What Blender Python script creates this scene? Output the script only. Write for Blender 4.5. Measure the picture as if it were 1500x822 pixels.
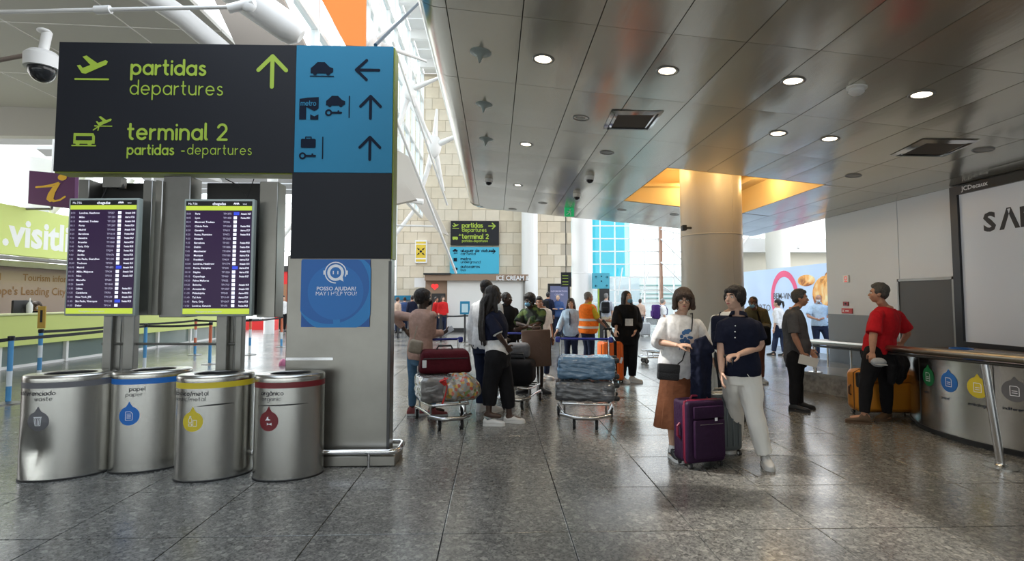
import bpy, bmesh, math, random
import numpy as np
from mathutils import Vector, Matrix
from mathutils.bvhtree import BVHTree
from mathutils import noise
V = Vector
R = math.radians
random.seed(7)
for o in list(bpy.data.objects): bpy.data.objects.remove(o)
scene = bpy.context.scene
C = scene.collection
# ------------------------------------------------------------------ camera, world, sun, exposure
CH = 1.52; FPX = 790.0; PCX = 750.0; PCY = 393.0
PITCH = math.atan(45/790); YAW = math.atan(25/790)
cd = bpy.data.cameras.new('camera'); cam = bpy.data.objects.new('camera', cd); C.objects.link(cam)
cam.location = (0, 0, CH); cam.rotation_euler = (math.pi/2 + PITCH, 0, -YAW)
cd.sensor_fit = 'HORIZONTAL'; cd.sensor_width = 36; cd.lens = 36*FPX/1500
cd.shift_y = -18/1500; cd.clip_start = .05; cd.clip_end = 400
scene.camera = cam
w = bpy.data.worlds.new('world'); scene.world = w; w.use_nodes = True
nt = w.node_tree; nt.nodes.clear()
wo = nt.nodes.new('ShaderNodeOutputWorld'); bg = nt.nodes.new('ShaderNodeBackground')
tc = nt.nodes.new('ShaderNodeTexCoord'); sx = nt.nodes.new('ShaderNodeSeparateXYZ'); cr = nt.nodes.new('ShaderNodeValToRGB')
nt.links.new(tc.outputs['Generated'], sx.inputs[0]); nt.links.new(sx.outputs['Z'], cr.inputs['Fac'])
cr.color_ramp.elements[0].position = 0; cr.color_ramp.elements[0].color = (1, .97, .93, 1)
cr.color_ramp.elements[1].position = .8; cr.color_ramp.elements[1].color = (.74, .86, 1, 1)
nt.links.new(cr.outputs[0], bg.inputs['Color']); bg.inputs['Strength'].default_value = 2.0
nt.links.new(bg.outputs[0], wo.inputs[0])
sl = bpy.data.lights.new('sun', 'SUN'); sl.energy = 2.5; sl.angle = R(2); sl.color = (1, .95, .87)
so = bpy.data.objects.new('sun', sl); C.objects.link(so); so.rotation_euler = (R(44), R(0), R(-108))
vs = scene.view_settings; scene.display_settings.display_device = 'sRGB'
vs.view_transform = 'Standard'; vs.look = 'None'; vs.gamma = 1; vs.use_curve_mapping = False
vs.exposure = 0.7

# ------------------------------------------------------------------ pixel to place
CM = (Matrix.Translation(cam.location) @ cam.rotation_euler.to_matrix().to_4x4())
def ray(px, py):
    d = CM.to_3x3() @ V(((px-PCX)/FPX, -(py-PCY)/FPX, -1)); return d
def P(px, py, Y):
    d = ray(px, py); return V((0, 0, CH)) + d*(Y/d.y)
def G(px, py, z=0.0):
    d = ray(px, py); return V((0, 0, CH)) + d*((z-CH)/d.z)
def PX(px, X, py=438):
    d = ray(px, py); return V((0, 0, CH)) + d*(X/d.x)
# ------------------------------------------------------------------ materials
MATS = {}
def mat(name, col, rough=.6, metal=0, bump=0, bscale=40, emit=0, spec=.5, var=0, vscale=6, coat=0, aniso=None, alpha=None):
    if name in MATS: return MATS[name]
    m = bpy.data.materials.new(name); m.use_nodes = True; MATS[name] = m
    n = m.node_tree; b = n.nodes['Principled BSDF']
    c = (col[0], col[1], col[2], 1)
    b.inputs['Base Color'].default_value = c
    b.inputs['Roughness'].default_value = rough; b.inputs['Metallic'].default_value = metal
    b.inputs['Specular IOR Level'].default_value = spec
    if coat: b.inputs['Coat Weight'].default_value = coat; b.inputs['Coat Roughness'].default_value = .08
    if emit:
        b.inputs['Emission Color'].default_value = c; b.inputs['Emission Strength'].default_value = emit
    t = None
    if bump or var:
        t = n.nodes.new('ShaderNodeTexCoord')
    if var:
        nz = n.nodes.new('ShaderNodeTexNoise'); nz.inputs['Scale'].default_value = vscale; nz.inputs['Detail'].default_value = 5
        n.links.new(t.outputs['Object'], nz.inputs['Vector'])
        mr = n.nodes.new('ShaderNodeMapRange'); mr.inputs['From Min'].default_value = .3; mr.inputs['From Max'].default_value = .7
        mr.inputs['To Min'].default_value = 1-var; mr.inputs['To Max'].default_value = 1+var
        n.links.new(nz.outputs['Fac'], mr.inputs['Value'])
        mx = n.nodes.new('ShaderNodeVectorMath'); mx.operation = 'SCALE'; mx.inputs[0].default_value = col[:3]
        n.links.new(mr.outputs[0], mx.inputs['Scale']); n.links.new(mx.outputs[0], b.inputs['Base Color'])
    if bump:
        nz = n.nodes.new('ShaderNodeTexNoise'); nz.inputs['Scale'].default_value = bscale; nz.inputs['Detail'].default_value = 4
        mp = n.nodes.new('ShaderNodeMapping'); n.links.new(t.outputs['Object'], mp.inputs['Vector'])
        if aniso: mp.inputs['Scale'].default_value = aniso
        n.links.new(mp.outputs[0], nz.inputs['Vector'])
        bp = n.nodes.new('ShaderNodeBump'); bp.inputs['Strength'].default_value = bump; bp.inputs['Distance'].default_value = .02
        n.links.new(nz.outputs['Fac'], bp.inputs['Height']); n.links.new(bp.outputs[0], b.inputs['Normal'])
    return m
def cloth(name, col, rough=.85, bump=.5, bscale=11):
    return mat('cloth_'+name, col, rough, bump=bump, bscale=bscale, spec=.2, var=.12, vscale=25)
STEEL = mat('brushed_steel', (.52, .51, .48), .22, 1, bump=.06, bscale=60, aniso=(6, 6, .15))
CHROME = mat('chrome', (.75, .75, .76), .14, 1)
DSTEEL = mat('dull_steel', (.27, .265, .25), .42, 1, bump=.15, bscale=3, var=.12, vscale=3)
STEEL2 = mat('pillar_steel', (.30, .29, .265), .36, 1, bump=.1, bscale=3, var=.1, vscale=2.5)
BLACK = mat('black_plastic', (.012, .012, .014), .45)
RUBBER = mat('rubber', (.02, .02, .022), .7)
WHITE = mat('white_paint', (.8, .8, .79), .45)
PRINTW = mat('white_print', (.85, .87, .9), .5)
SIGNK = mat('sign_charcoal', (.012, .0135, .019), .5, spec=.3)
SIGNB = mat('sign_blue', (.022, .205, .36), .45, spec=.3)
LIME = mat('lime_print', (.36, .50, .05), .5)
LIMEE = mat('lime_edge', (.30, .36, .04), .4)
SIGND = mat('sign_ink', (.006, .012, .028), .7, spec=.15)
GREYM = mat('grey_frame', (.33, .38, .36), .4)
SKINL = mat('skin_light', (.62, .38, .27), .5, var=.06, vscale=30)
SKINP = mat('skin_pale', (.70, .44, .33), .5, var=.06, vscale=30)
SKINT = mat('skin_tan', (.42, .21, .13), .5, var=.08, vscale=30)
SKIND = mat('skin_dark', (.055, .028, .018), .45, var=.08, vscale=30)
SKINM = mat('skin_brown', (.16, .075, .045), .5, var=.08, vscale=30)
LIPS = mat('lips', (.45, .12, .11), .4)
EYEW = mat('eye_white', (.8, .78, .75), .3); EYED = mat('eye_dark', (.02, .012, .01), .2)
HAIRK = mat('hair_black', (.012, .009, .009), .5, bump=.8, bscale=60, aniso=(1, 1, .25))
HAIRB = mat('hair_brown', (.05, .028, .018), .5, bump=.8, bscale=60, aniso=(1, 1, .25))
HAIRG = mat('hair_grey', (.20, .19, .18), .6, bump=.8, bscale=60)
HAIRDG = mat('hair_dark_grey', (.06, .055, .05), .6, bump=.8, bscale=60)

def granite():
    m = bpy.data.materials.new('granite_tile'); m.use_nodes = True; n = m.node_tree; b = n.nodes['Principled BSDF']
    g = n.nodes.new('ShaderNodeNewGeometry')
    v1 = n.nodes.new('ShaderNodeTexVoronoi'); v1.inputs['Scale'].default_value = 32; n.links.new(g.outputs['Position'], v1.inputs['Vector'])
    v2 = n.nodes.new('ShaderNodeTexVoronoi'); v2.inputs['Scale'].default_value = 80; n.links.new(g.outputs['Position'], v2.inputs['Vector'])
    nz = n.nodes.new('ShaderNodeTexNoise'); nz.inputs['Scale'].default_value = 1.2; nz.inputs['Detail'].default_value = 6; n.links.new(g.outputs['Position'], nz.inputs['Vector'])
    sp = n.nodes.new('ShaderNodeSeparateColor'); n.links.new(v1.outputs['Color'], sp.inputs[0])
    sp2 = n.nodes.new('ShaderNodeSeparateColor'); n.links.new(v2.outputs['Color'], sp2.inputs[0])
    r1 = n.nodes.new('ShaderNodeValToRGB'); n.links.new(sp.outputs[0], r1.inputs[0])
    e = r1.color_ramp.elements; e[0].position = 0; e[0].color = (.085, .085, .082, 1); e[1].position = 1; e[1].color = (.36, .355, .33, 1)
    x = e.new(.45); x.color = (.13, .13, .125, 1); x = e.new(.86); x.color = (.19, .188, .178, 1)
    r2 = n.nodes.new('ShaderNodeValToRGB'); n.links.new(sp2.outputs[1], r2.inputs[0])
    e = r2.color_ramp.elements; e[0].color = (.045, .045, .045, 1); e[1].color = (.28, .275, .26, 1)
    x = e.new(.5); x.color = (.155, .155, .15, 1)
    mx = n.nodes.new('ShaderNodeMixRGB'); mx.inputs[0].default_value = .5
    n.links.new(r1.outputs[0], mx.inputs[1]); n.links.new(r2.outputs[0], mx.inputs[2])
    m2 = n.nodes.new('ShaderNodeMixRGB'); m2.blend_type = 'MULTIPLY'; m2.inputs[0].default_value = 1
    r3 = n.nodes.new('ShaderNodeValToRGB'); n.links.new(nz.outputs['Fac'], r3.inputs[0])
    r3.color_ramp.elements[0].position = .3; r3.color_ramp.elements[0].color = (.85, .84, .83, 1); r3.color_ramp.elements[1].position = .7; r3.color_ramp.elements[1].color = (1.12, 1.11, 1.07, 1)
    n.links.new(mx.outputs[0], m2.inputs[1]); n.links.new(r3.outputs[0], m2.inputs[2]); n.links.new(m2.outputs[0], b.inputs['Base Color'])
    mr = n.nodes.new('ShaderNodeMapRange'); mr.inputs['To Min'].default_value = .13; mr.inputs['To Max'].default_value = .3
    n.links.new(nz.outputs['Fac'], mr.inputs['Value']); n.links.new(mr.outputs[0], b.inputs['Roughness'])
    b.inputs['Specular IOR Level'].default_value = .75
    return m
GRAN = granite()
GROUT = mat('joint', (.02, .02, .02), .9)
def ceilmat():
    m = mat('ceiling_metal', (.62, .59, .51), .2, .75, bump=.22, bscale=1.3, aniso=(2.2, .5, 1))
    return m
CEILM = ceilmat()
STONE = mat('limestone', (.66, .58, .45), .8, bump=.15, bscale=30, var=.07, vscale=2)
STONE2 = mat('limestone_light', (.70, .63, .51), .8, bump=.15, bscale=30, var=.07, vscale=2)
def glassmat(name, tint, gl=.035):
    m = bpy.data.materials.new(name); m.use_nodes = True; n = m.node_tree; n.nodes.clear()
    o = n.nodes.new('ShaderNodeOutputMaterial'); t = n.nodes.new('ShaderNodeBsdfTransparent'); g = n.nodes.new('ShaderNodeBsdfGlossy')
    t.inputs[0].default_value = (*tint, 1); g.inputs['Roughness'].default_value = .02; mx = n.nodes.new('ShaderNodeMixShader')
    mx.inputs[0].default_value = gl; n.links.new(t.outputs[0], mx.inputs[1]); n.links.new(g.outputs[0], mx.inputs[2]); n.links.new(mx.outputs[0], o.inputs[0])
    MATS[name] = m; return m
GLASS = glassmat('clear_glass', (.93, .97, .98)); GLASST = glassmat('teal_glass', (.45, .80, .86))

# ------------------------------------------------------------------ mesh builder
class MB:
    def __init__(s): s.v = []; s.f = []; s.m = []; s.mi = 0
    def add(s, vs, fs):
        k = len(s.v); s.v += [V(a) for a in vs]; s.f += [[i+k for i in f] for f in fs]; s.m += [s.mi]*len(fs); return s
    def box(s, c, d, M=None):
        x, y, z = d[0]/2, d[1]/2, d[2]/2
        vs = [V((a, b, e)) for a in (-x, x) for b in (-y, y) for e in (-z, z)]
        vs = [(M @ q if M else q)+V(c) for q in vs]
        return s.add(vs, [(0, 1, 3, 2), (4, 6, 7, 5), (0, 4, 5, 1), (2, 3, 7, 6), (0, 2, 6, 4), (1, 5, 7, 3)])
    def bb(s, a, b):
        return s.box([(a[i]+b[i])/2 for i in range(3)], [abs(b[i]-a[i]) for i in range(3)])
    def rbox(s, c, d, r=.02, seg=2, M=None, taper=None):
        bm = bmesh.new(); bmesh.ops.create_cube(bm, size=1)
        for v in bm.verts: v.co = V((v.co.x*d[0], v.co.y*d[1], v.co.z*d[2]))
        bmesh.ops.bevel(bm, geom=bm.edges[:], offset=r, segments=seg, affect='EDGES', profile=.5)
        vs = []
        for v in bm.verts:
            q = v.co.copy()
            if taper: q = taper(q)
            vs.append((M @ q if M else q)+V(c))
        bm.verts.index_update(); s.add(vs, [[v.index for v in f.verts] for f in bm.faces]); bm.free(); return s
    def loft(s, rings, cap=True, close=True):
        n = len(rings[0]); vs = [p for r in rings for p in r]; fs = []
        for i in range(len(rings)-1):
            for j in range(n if close else n-1):
                a = i*n+j; b = i*n+(j+1) % n; fs.append((a, b, b+n, a+n))
        if cap: fs.append(tuple(range(n))[::-1]); fs.append(tuple((len(rings)-1)*n+j for j in range(n)))
        return s.add(vs, fs)
    def tube(s, pts, r, n=10, cap=True, rounded=False, flat=1, side=None):
        pts = [V(p) for p in pts]; k = len(pts); rs = list(r) if isinstance(r, (list, tuple)) else [r]*k
        if rounded:
            d0 = (pts[0]-pts[1]).normalized(); d1 = (pts[-1]-pts[-2]).normalized()
            pts = [pts[0]+d0*rs[0]*.85, pts[0]+d0*rs[0]*.5]+pts+[pts[-1]+d1*rs[-1]*.5, pts[-1]+d1*rs[-1]*.85]
            rs = [rs[0]*.45, rs[0]*.85]+rs+[rs[-1]*.85, rs[-1]*.45]; k += 4
        rings = []; up = None
        for i in range(k):
            t = (pts[min(i+1, k-1)]-pts[max(i-1, 0)]).normalized()
            if up is None:
                up = V(side) if side is not None else (V((0, 0, 1)) if abs(t.z) < .9 else V((1, 0, 0)))
            up = (up-t*up.dot(t)).normalized(); sd = t.cross(up)
            rings.append([pts[i]+(up*math.cos(a)+sd*(math.sin(a)*flat))*rs[i] for a in [2*math.pi*j/n for j in range(n)]])
        return s.loft(rings, cap)
    def cyl(s, a, b, r, n=16, r2=None): return s.tube([a, b], [r, r if r2 is None else r2], n)
    def ell(s, c, r, M=None, nu=14, nv=9):
        c = V(c); vs = []; fs = []
        if not isinstance(r, (tuple, list)): r = (r, r, r)
        def q(x, y, z):
            p = V((x*r[0], y*r[1], z*r[2])); return c+(M @ p if M else p)
        vs.append(q(0, 0, -1))
        for i in range(1, nv):
            t = math.pi*i/nv-math.pi/2
            for j in range(nu):
                a = 2*math.pi*j/nu; vs.append(q(math.cos(t)*math.cos(a), math.cos(t)*math.sin(a), math.sin(t)))
        vs.append(q(0, 0, 1)); L = len(vs)-1
        for j in range(nu):
            k = (j+1) % nu; fs.append((0, 1+k, 1+j)); fs.append((L, L-nu+j, L-nu+k))
            for i in range(nv-2):
                a = 1+i*nu+j; b = 1+i*nu+k; fs.append((a, b, b+nu, a+nu))
        return s.add(vs, fs)
    def lathe(s, c, prof, n=24, M=None):
        rings = []
        for r, z in prof:
            rings.append([V(c)+((M @ V((r*math.cos(a), r*math.sin(a), z))) if M else V((r*math.cos(a), r*math.sin(a), z))) for a in [2*math.pi*j/n for j in range(n)]])
        return s.loft(rings, True)
    def prism(s, pts, off):
        n = len(pts); off = V(off); vs = [V(p) for p in pts]+[V(p)+off for p in pts]
        fs = [tuple(range(n))[::-1], tuple(range(n, 2*n))]+[(i, (i+1) % n, (i+1) % n+n, i+n) for i in range(n)]
        return s.add(vs, fs)
    def torus(s, c, R1, r, M=None, n=20, k=8, arc=(0, 360)):
        full = arc[1]-arc[0] >= 360; m = n if full else n+1; rings = []
        for i in range(m):
            a = R(arc[0]+(arc[1]-arc[0])*i/n); cc = V((math.cos(a), math.sin(a), 0)); rr = []
            for j in range(k):
                b = 2*math.pi*j/k; p = cc*(R1+r*math.cos(b))+V((0, 0, r*math.sin(b))); rr.append(V(c)+(M @ p if M else p))
            rings.append(rr)
        if full: rings.append(rings[0])
        return s.loft(rings, not full)
    def mesh(s, name, smooth=True):
        me = bpy.data.meshes.new(name); me.from_pydata([tuple(v) for v in s.v], [], s.f); me.validate()
        if any(s.m):
            me.polygons.foreach_set('material_index', s.m[:len(me.polygons)])
        bm = bmesh.new(); bm.from_mesh(me); bmesh.ops.recalc_face_normals(bm, faces=bm.faces); bm.to_mesh(me); bm.free()
        if smooth: shade(me)
        return me
def shade(me, ang=40):
    me.polygons.foreach_set('use_smooth', [True]*len(me.polygons))
    try: me.set_sharp_from_angle(angle=R(ang))
    except Exception: pass
def wm(o):
    m = o.matrix_basis.copy()
    while o.parent: o = o.parent; m = o.matrix_basis @ m
    return m
def link(name, me, m, parent=None, local=False):
    o = bpy.data.objects.new(name, me); C.objects.link(o)
    ms = m if isinstance(m, (list, tuple)) else [m]
    for x in ms: me.materials.append(x)
    if parent is not None:
        if not local: me.transform(wm(parent).inverted())
        o.parent = parent
    return o
def part(name, mb, m, parent=None, local=False, smooth=True): return link(name, mb.mesh(name, smooth), m, parent, local)
def thing(name, label, cat, loc=(0, 0, 0), rz=0, group=None):
    o = bpy.data.objects.new(name, None); C.objects.link(o); o.location = loc; o.rotation_euler = (0, 0, rz); o.empty_display_size = .1
    o['label'] = label; o['category'] = cat
    if group: o['group'] = group
    return o
def tag(o, label, cat, group=None):
    o['label'] = label; o['category'] = cat
    if group: o['group'] = group
    return o
def single(name, mb, m, label, cat, group=None, loc=None):
    """a thing of one mesh, built in world coordinates, origin put at loc or its base centre"""
    me = mb.mesh(name)
    co = [v.co for v in me.vertices]
    if loc is None: loc = V((sum(c.x for c in co)/len(co), sum(c.y for c in co)/len(co), min(c.z for c in co)))
    me.transform(Matrix.Translation(-V(loc))); o = link(name, me, m); o.location = loc
    return tag(o, label, cat, group)
def struct(name, mb, m, parent=None, smooth=True):
    o = part(name, mb, m, parent, smooth=smooth)
    if parent is None: o['kind'] = 'structure'
    return o
def sempty(name):
    o = bpy.data.objects.new(name, None); C.objects.link(o); o['kind'] = 'structure'; return o
def copy_tree(o, parent=None):
    c = o.copy(); C.objects.link(c)
    if parent: c.parent = parent
    for ch in list(o.children): copy_tree(ch, c)
    return c
tmp = bpy.data.scenes.new('tmp')
def evalmesh(ob, name):
    tmp.collection.objects.link(ob)
    with bpy.context.temp_override(scene=tmp, view_layer=tmp.view_layers[0]):
        dg = bpy.context.evaluated_depsgraph_get()
        me = bpy.data.meshes.new_from_object(ob.evaluated_get(dg)); me.name = name
    tmp.collection.objects.unlink(ob); d = ob.data; bpy.data.objects.remove(ob)
    if isinstance(d, bpy.types.Mesh): bpy.data.meshes.remove(d)
    else: bpy.data.curves.remove(d)
    me.materials.clear(); return me
def remesh(mb, name, vox=.01, smooth=2, fold=0, fscale=9, stretch=.4):
    ob = bpy.data.objects.new('t', mb.mesh('t', False))
    m = ob.modifiers.new('r', 'REMESH'); m.mode = 'VOXEL'; m.voxel_size = vox; m.use_smooth_shade = True
    if smooth:
        k = ob.modifiers.new('s', 'SMOOTH'); k.iterations = smooth; k.factor = .6
    me = evalmesh(ob, name)
    if fold:
        n_ = len(me.vertices); co = np.empty(n_*3, np.float32); me.vertices.foreach_get('co', co); co = co.reshape(-1, 3)
        nr = np.empty(n_*3, np.float32); me.vertex_normals.foreach_get('vector', nr); nr = nr.reshape(-1, 3)
        nz = noise.noise; f1 = fscale; f2 = fscale*2.3
        d = np.array([nz((x*f1, y*f1, z*f1*stretch+x*f1*.5))+.5*nz((x*f2, y*f2, z*f1*1.3+9)) for x, y, z in co.tolist()], np.float32)
        co = co+nr*(d*fold)[:, None]; me.vertices.foreach_set('co', co.ravel()); me.update()
    me.polygons.foreach_set('use_smooth', [True]*len(me.polygons))
    return me
def textmesh(s, size, res=2, bold=0, align='LEFT', sx=1):
    c = bpy.data.curves.new('t', 'FONT'); c.body = s; c.size = size; c.resolution_u = res; c.align_x = align; c.offset = bold
    me = evalmesh(bpy.data.objects.new('t', c), 'text')
    vs = [(v.co.x*sx, v.co.y) for v in me.vertices]; fs = [tuple(p.vertices) for p in me.polygons]
    bpy.data.meshes.remove(me); return vs, fs

# ------------------------------------------------------------------ flat drawing on a mapped surface
def plane_map(o, ux, uy):
    o = V(o); ux = V(ux); uy = V(uy); nn = ux.cross(uy).normalized(); return lambda u, v, w=0: o+ux*u+uy*v+nn*w
class Draw:
    def __init__(s, f, step=None): s.f0 = f; s.mb = MB(); s.step = step; s.k = 0
    def f(s, u, v): return s.f0(u, v, (s.k % 50)*2.5e-5)
    def poly(s, pts):
        s.k += 1
        s.mb.add([s.f(*p) for p in pts], [tuple(range(len(pts)))]); return s
    def rect(s, x0, y0, x1, y1):
        s.k += 1
        if not s.step: return s.poly([(x0, y0), (x1, y0), (x1, y1), (x0, y1)])
        n = max(1, int(abs(x1-x0)/s.step)); m = max(1, int(abs(y1-y0)/s.step))
        vs = [s.f(x0+(x1-x0)*i/n, y0+(y1-y0)*j/m) for j in range(m+1) for i in range(n+1)]
        s.mb.add(vs, [(j*(n+1)+i, j*(n+1)+i+1, (j+1)*(n+1)+i+1, (j+1)*(n+1)+i) for j in range(m) for i in range(n)]); return s
    def disc(s, cx, cy, r, n=28, ri=0, ry=None, rings=None):
        s.k += 1
        ry = ry or r; k = rings or (max(2, int(r/s.step)) if s.step else 1)
        def q(t, a): return s.f(cx+(ri+(r-ri)*t)*math.cos(a), cy+(ri+(ry-ri)*t)*math.sin(a))
        vs = [q(i/k, 2*math.pi*j/n) for i in range(k+1) for j in range(n)]
        s.mb.add(vs, [(i*n+j, i*n+(j+1) % n, (i+1)*n+(j+1) % n, (i+1)*n+j) for i in range(k) for j in range(n)]); return s
    def stroke(s, pts, w, caps=True):
        for i in range(1, len(pts)-1):
            a = (pts[i][0]-pts[i-1][0], pts[i][1]-pts[i-1][1]); b = (pts[i+1][0]-pts[i][0], pts[i+1][1]-pts[i][1])
            if abs(math.atan2(a[0]*b[1]-a[1]*b[0], a[0]*b[0]+a[1]*b[1])) > .95:
                s.stroke(pts[:i+1], w, caps); return s.stroke(pts[i:], w, caps)
        st = s.step; s.k += 1
        P2 = [pts[0]]
        for a, b in zip(pts, pts[1:]):
            L = math.hypot(b[0]-a[0], b[1]-a[1]); n = max(1, int(L/st)) if st else 1
            P2 += [(a[0]+(b[0]-a[0])*i/n, a[1]+(b[1]-a[1])*i/n) for i in range(1, n+1)]
        vs = []; k = len(P2)
        closed = math.hypot(P2[0][0]-P2[-1][0], P2[0][1]-P2[-1][1]) < 1e-6
        for i in range(k):
            a = P2[i-1] if i else (P2[-2] if closed else P2[0]); b = P2[i+1] if i < k-1 else (P2[1] if closed else P2[-1])
            dx, dy = b[0]-a[0], b[1]-a[1]; L = math.hypot(dx, dy) or 1
            nx, ny = -dy/L*w/2, dx/L*w/2
            vs += [s.f(P2[i][0]+nx, P2[i][1]+ny), s.f(P2[i][0]-nx, P2[i][1]-ny)]
        s.mb.add(vs, [(2*i, 2*i+1, 2*i+3, 2*i+2) for i in range(k-1)])
        if caps and not closed:
            for (a, b) in ((P2[0], P2[1]), (P2[-1], P2[-2])):
                s.k += 1
                an = math.atan2(a[1]-b[1], a[0]-b[0])
                s.mb.add([s.f(a[0]+w/2*math.cos(an+t), a[1]+w/2*math.sin(an+t)) for t in [math.pi*(j/6-.5) for j in range(7)]], [tuple(range(7))])
        return s
    def arc(s, cx, cy, r, a0, a1, w, n=14, ry=None):
        return s.stroke(arcp(cx, cy, r, a0, a1, n, ry), w)
    def text(s, t, x, y, size, align='LEFT', bold=0, res=2, sx=1):
        s.k += 1
        vs, fs = textmesh(t, size, res, bold, align, sx); s.mb.add([s.f(x+a, y+b) for a, b in vs], fs); return s
    def done(s, name, m, parent=None, local=False): return part(name, s.mb, m, parent, local, smooth=False)
def arcp(cx, cy, r, a0, a1, n=14, ry=None):
    ry = ry or r; return [(cx+r*math.cos(R(a0+(a1-a0)*i/n)), cy+ry*math.sin(R(a0+(a1-a0)*i/n))) for i in range(n+1)]
FULL = lambda: arcp(.5, .5, .5, 0, 360, 20)
def GL():
    g = {}
    g['a'] = (1, [FULL(), [(1, 1), (1, 0)]]); g['o'] = (1, [FULL()])
    g['b'] = (1, [FULL(), [(0, 1.6), (0, 0)]]); g['d'] = (1, [FULL(), [(1, 1.6), (1, 0)]])
    g['c'] = (.85, [arcp(.5, .5, .5, 48, 312)]); g['p'] = (1, [FULL(), [(0, 1), (0, -.6)]])
    g['e'] = (1, [[(0.02, .5), (1, .5)]+arcp(.5, .5, .5, 0, 315)[1:]])
    g['f'] = (.6, [[(.22, 0), (.22, 1.2)]+arcp(.52, 1.25, .3, 180, 100, 5), [(0, 1), (.5, 1)]])
    g['g'] = (1, [FULL(), [(1, 1), (1, -.1)]+arcp(.52, -.12, .48, 0, -140, 8)])
    g['h'] = (.88, [[(0, 1.6), (0, 0)], arcp(.44, .56, .44, 180, 0)+[(.88, 0)]])
    g['i'] = (.0, [[(0, 1), (0, 0)], [(0, 1.42), (0, 1.44)]]); g['l'] = (.15, [[(0, 1.6), (0, .2)]+arcp(.2, .2, .2, 180, 250, 4)])
    g['m'] = (1.5, [[(0, 1), (0, 0)], arcp(.375, .62, .375, 180, 0, 8)+[(.75, 0)], arcp(1.125, .62, .375, 180, 0, 8)+[(1.5, 0)]])
    g['n'] = (.88, [[(0, 1), (0, 0)], arcp(.44, .56, .44, 180, 0)+[(.88, 0)]])
    g['r'] = (.5, [[(0, 1), (0, 0)], arcp(.45, .5, .45, 180, 85, 6)])
    g['s'] = (.7, [arcp(.36, .75, .28, 40, 190, 8, .24)+[(.36, .51)]+arcp(.36, .25, .32, 70, -150, 10, .25)])
    g['t'] = (.55, [[(.2, 1.5), (.2, .3)]+arcp(.5, .3, .3, 180, 265, 5), [(0, 1), (.5, 1)]])
    g['u'] = (.88, [[(0, 1), (0, .44)]+arcp(.44, .44, .44, 180, 360)[1:], [(.88, 1), (.88, 0)]])
    g['v'] = (.85, [[(0, 1), (.42, 0), (.85, 1)]]); g['w'] = (1.3, [[(0, 1), (.33, 0), (.65, .95), (.97, 0), (1.3, 1)]])
    g['x'] = (.8, [[(0, 1), (.8, 0)], [(.8, 1), (0, 0)]]); g['2'] = (.95, [arcp(.46, 1.1, .45, 160, -25, 8)+[(.02, 0), (.95, 0)]])
    g['-'] = (.6, [[(.05, .5), (.55, .5)]]); g['/'] = (.5, [[(0, -.2), (.5, 1.6)]]); g[' '] = (.35, [])
    g['á'] = (1, g['a'][1]+[[(.45, 1.35), (.65, 1.6)]]); g['â'] = (1, g['a'][1]+[[(.25, 1.3), (.5, 1.55), (.75, 1.3)]])
    g['.'] = (0, [[(0, 0), (0, .02)]])
    return g
GLY = GL()
def rtext(d, s, x, y, xh, w, gap=.34, sx=1):
    for ch in s:
        wd, st = GLY[ch]
        for p in st: d.stroke([(x+a*xh*sx, y+b*xh) for a, b in p], w)
        x += (wd+gap)*xh*sx
    return x
def arrow(d, cx, cy, s, w, ang=90):
    c, n = math.cos(R(ang)), math.sin(R(ang)); q = lambda a, b: (cx+(a*c-b*n)*s, cy+(a*n+b*c)*s)
    d.stroke([q(-.5, 0), q(.46, 0)], w); d.stroke([q(.02, .42), q(.46, 0), q(.02, -.42)], w)
def scl(pts, x, y, k): return [(x+a*k, y+b*k) for a, b in pts]
PLANE = [(-.46, .08), (-.36, .1), (-.28, .0), (-.05, .1), (-.3, .36), (-.18, .4), (.16, .16), (.4, .26), (.48, .22), (.44, .12), (-.18, -.18), (-.3, -.16)]
BUS = [(-.5, -.25), (-.5, .25), (.4, .25), (.48, .1), (.48, -.25), (.35, -.25), (.3, -.36), (.2, -.36), (.15, -.25), (-.2, -.25), (-.25, -.36), (-.35, -.36), (-.4, -.25)]
CAR = [(-.5, -.22), (-.5, .02), (-.38, .12), (-.2, .3), (.12, .3), (.34, .08), (.5, .02), (.5, -.15), (.38, -.22), (.32, -.3), (.22, -.3), (.18, -.22), (-.2, -.22), (-.25, -.3), (-.35, -.3), (-.4, -.22)]
CASE = [(-.35, -.3), (-.4, -.25), (-.4, .15), (-.35, .2), (.35, .2), (.4, .15), (.4, -.25), (.35, -.3)]
def key(d, x, y, k, w):
    d.disc(x, y, .2*k, 18, .1*k); d.stroke([(x+.18*k, y), (x+.7*k, y)], w); d.stroke([(x+.55*k, y), (x+.55*k, y+.1*k)], w*.8)
#@@STRUCT
# ================================================================== STRUCTURE
T = .825; TX0 = -.336; TY0 = 3.60
floor = MB().box((2, 12, -.06), (60, 64, .06)); floor = struct('floor', floor, GROUT, smooth=False)
tm = MB(); e = .0036
a = T/2-e; tm.add([(-a, -a, -.03), (a, -a, -.03), (a, a, -.03), (-a, a, -.03), (-a, -a, -.0015), (a, -a, -.0015), (a, a, -.0015), (-a, a, -.0015),
        (-a+.003, -a+.003, 0), (a-.003, -a+.003, 0), (a-.003, a-.003, 0), (-a+.003, a-.003, 0)],
       [(0, 1, 5, 4), (1, 2, 6, 5), (2, 3, 7, 6), (3, 0, 4, 7), (4, 5, 9, 8), (5, 6, 10, 9), (6, 7, 11, 10), (7, 4, 8, 11), (8, 9, 10, 11)])
tme = tm.mesh('tile', False); tme.materials.append(GRAN)
rest = MB(); cells = []
for i in range(-26, 28):
    for j in range(-16, 34):
        x = TX0+(i+.5)*T; y = TY0+(j+.5)*T
        u = (x-y*.0316)/y if y > 0 else 9
        vis = y > 1.9 and abs(x-y*.0316)-T/2 < y*.97
        cells.append((0 if vis else 1, y if vis else 0, x, y))
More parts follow.
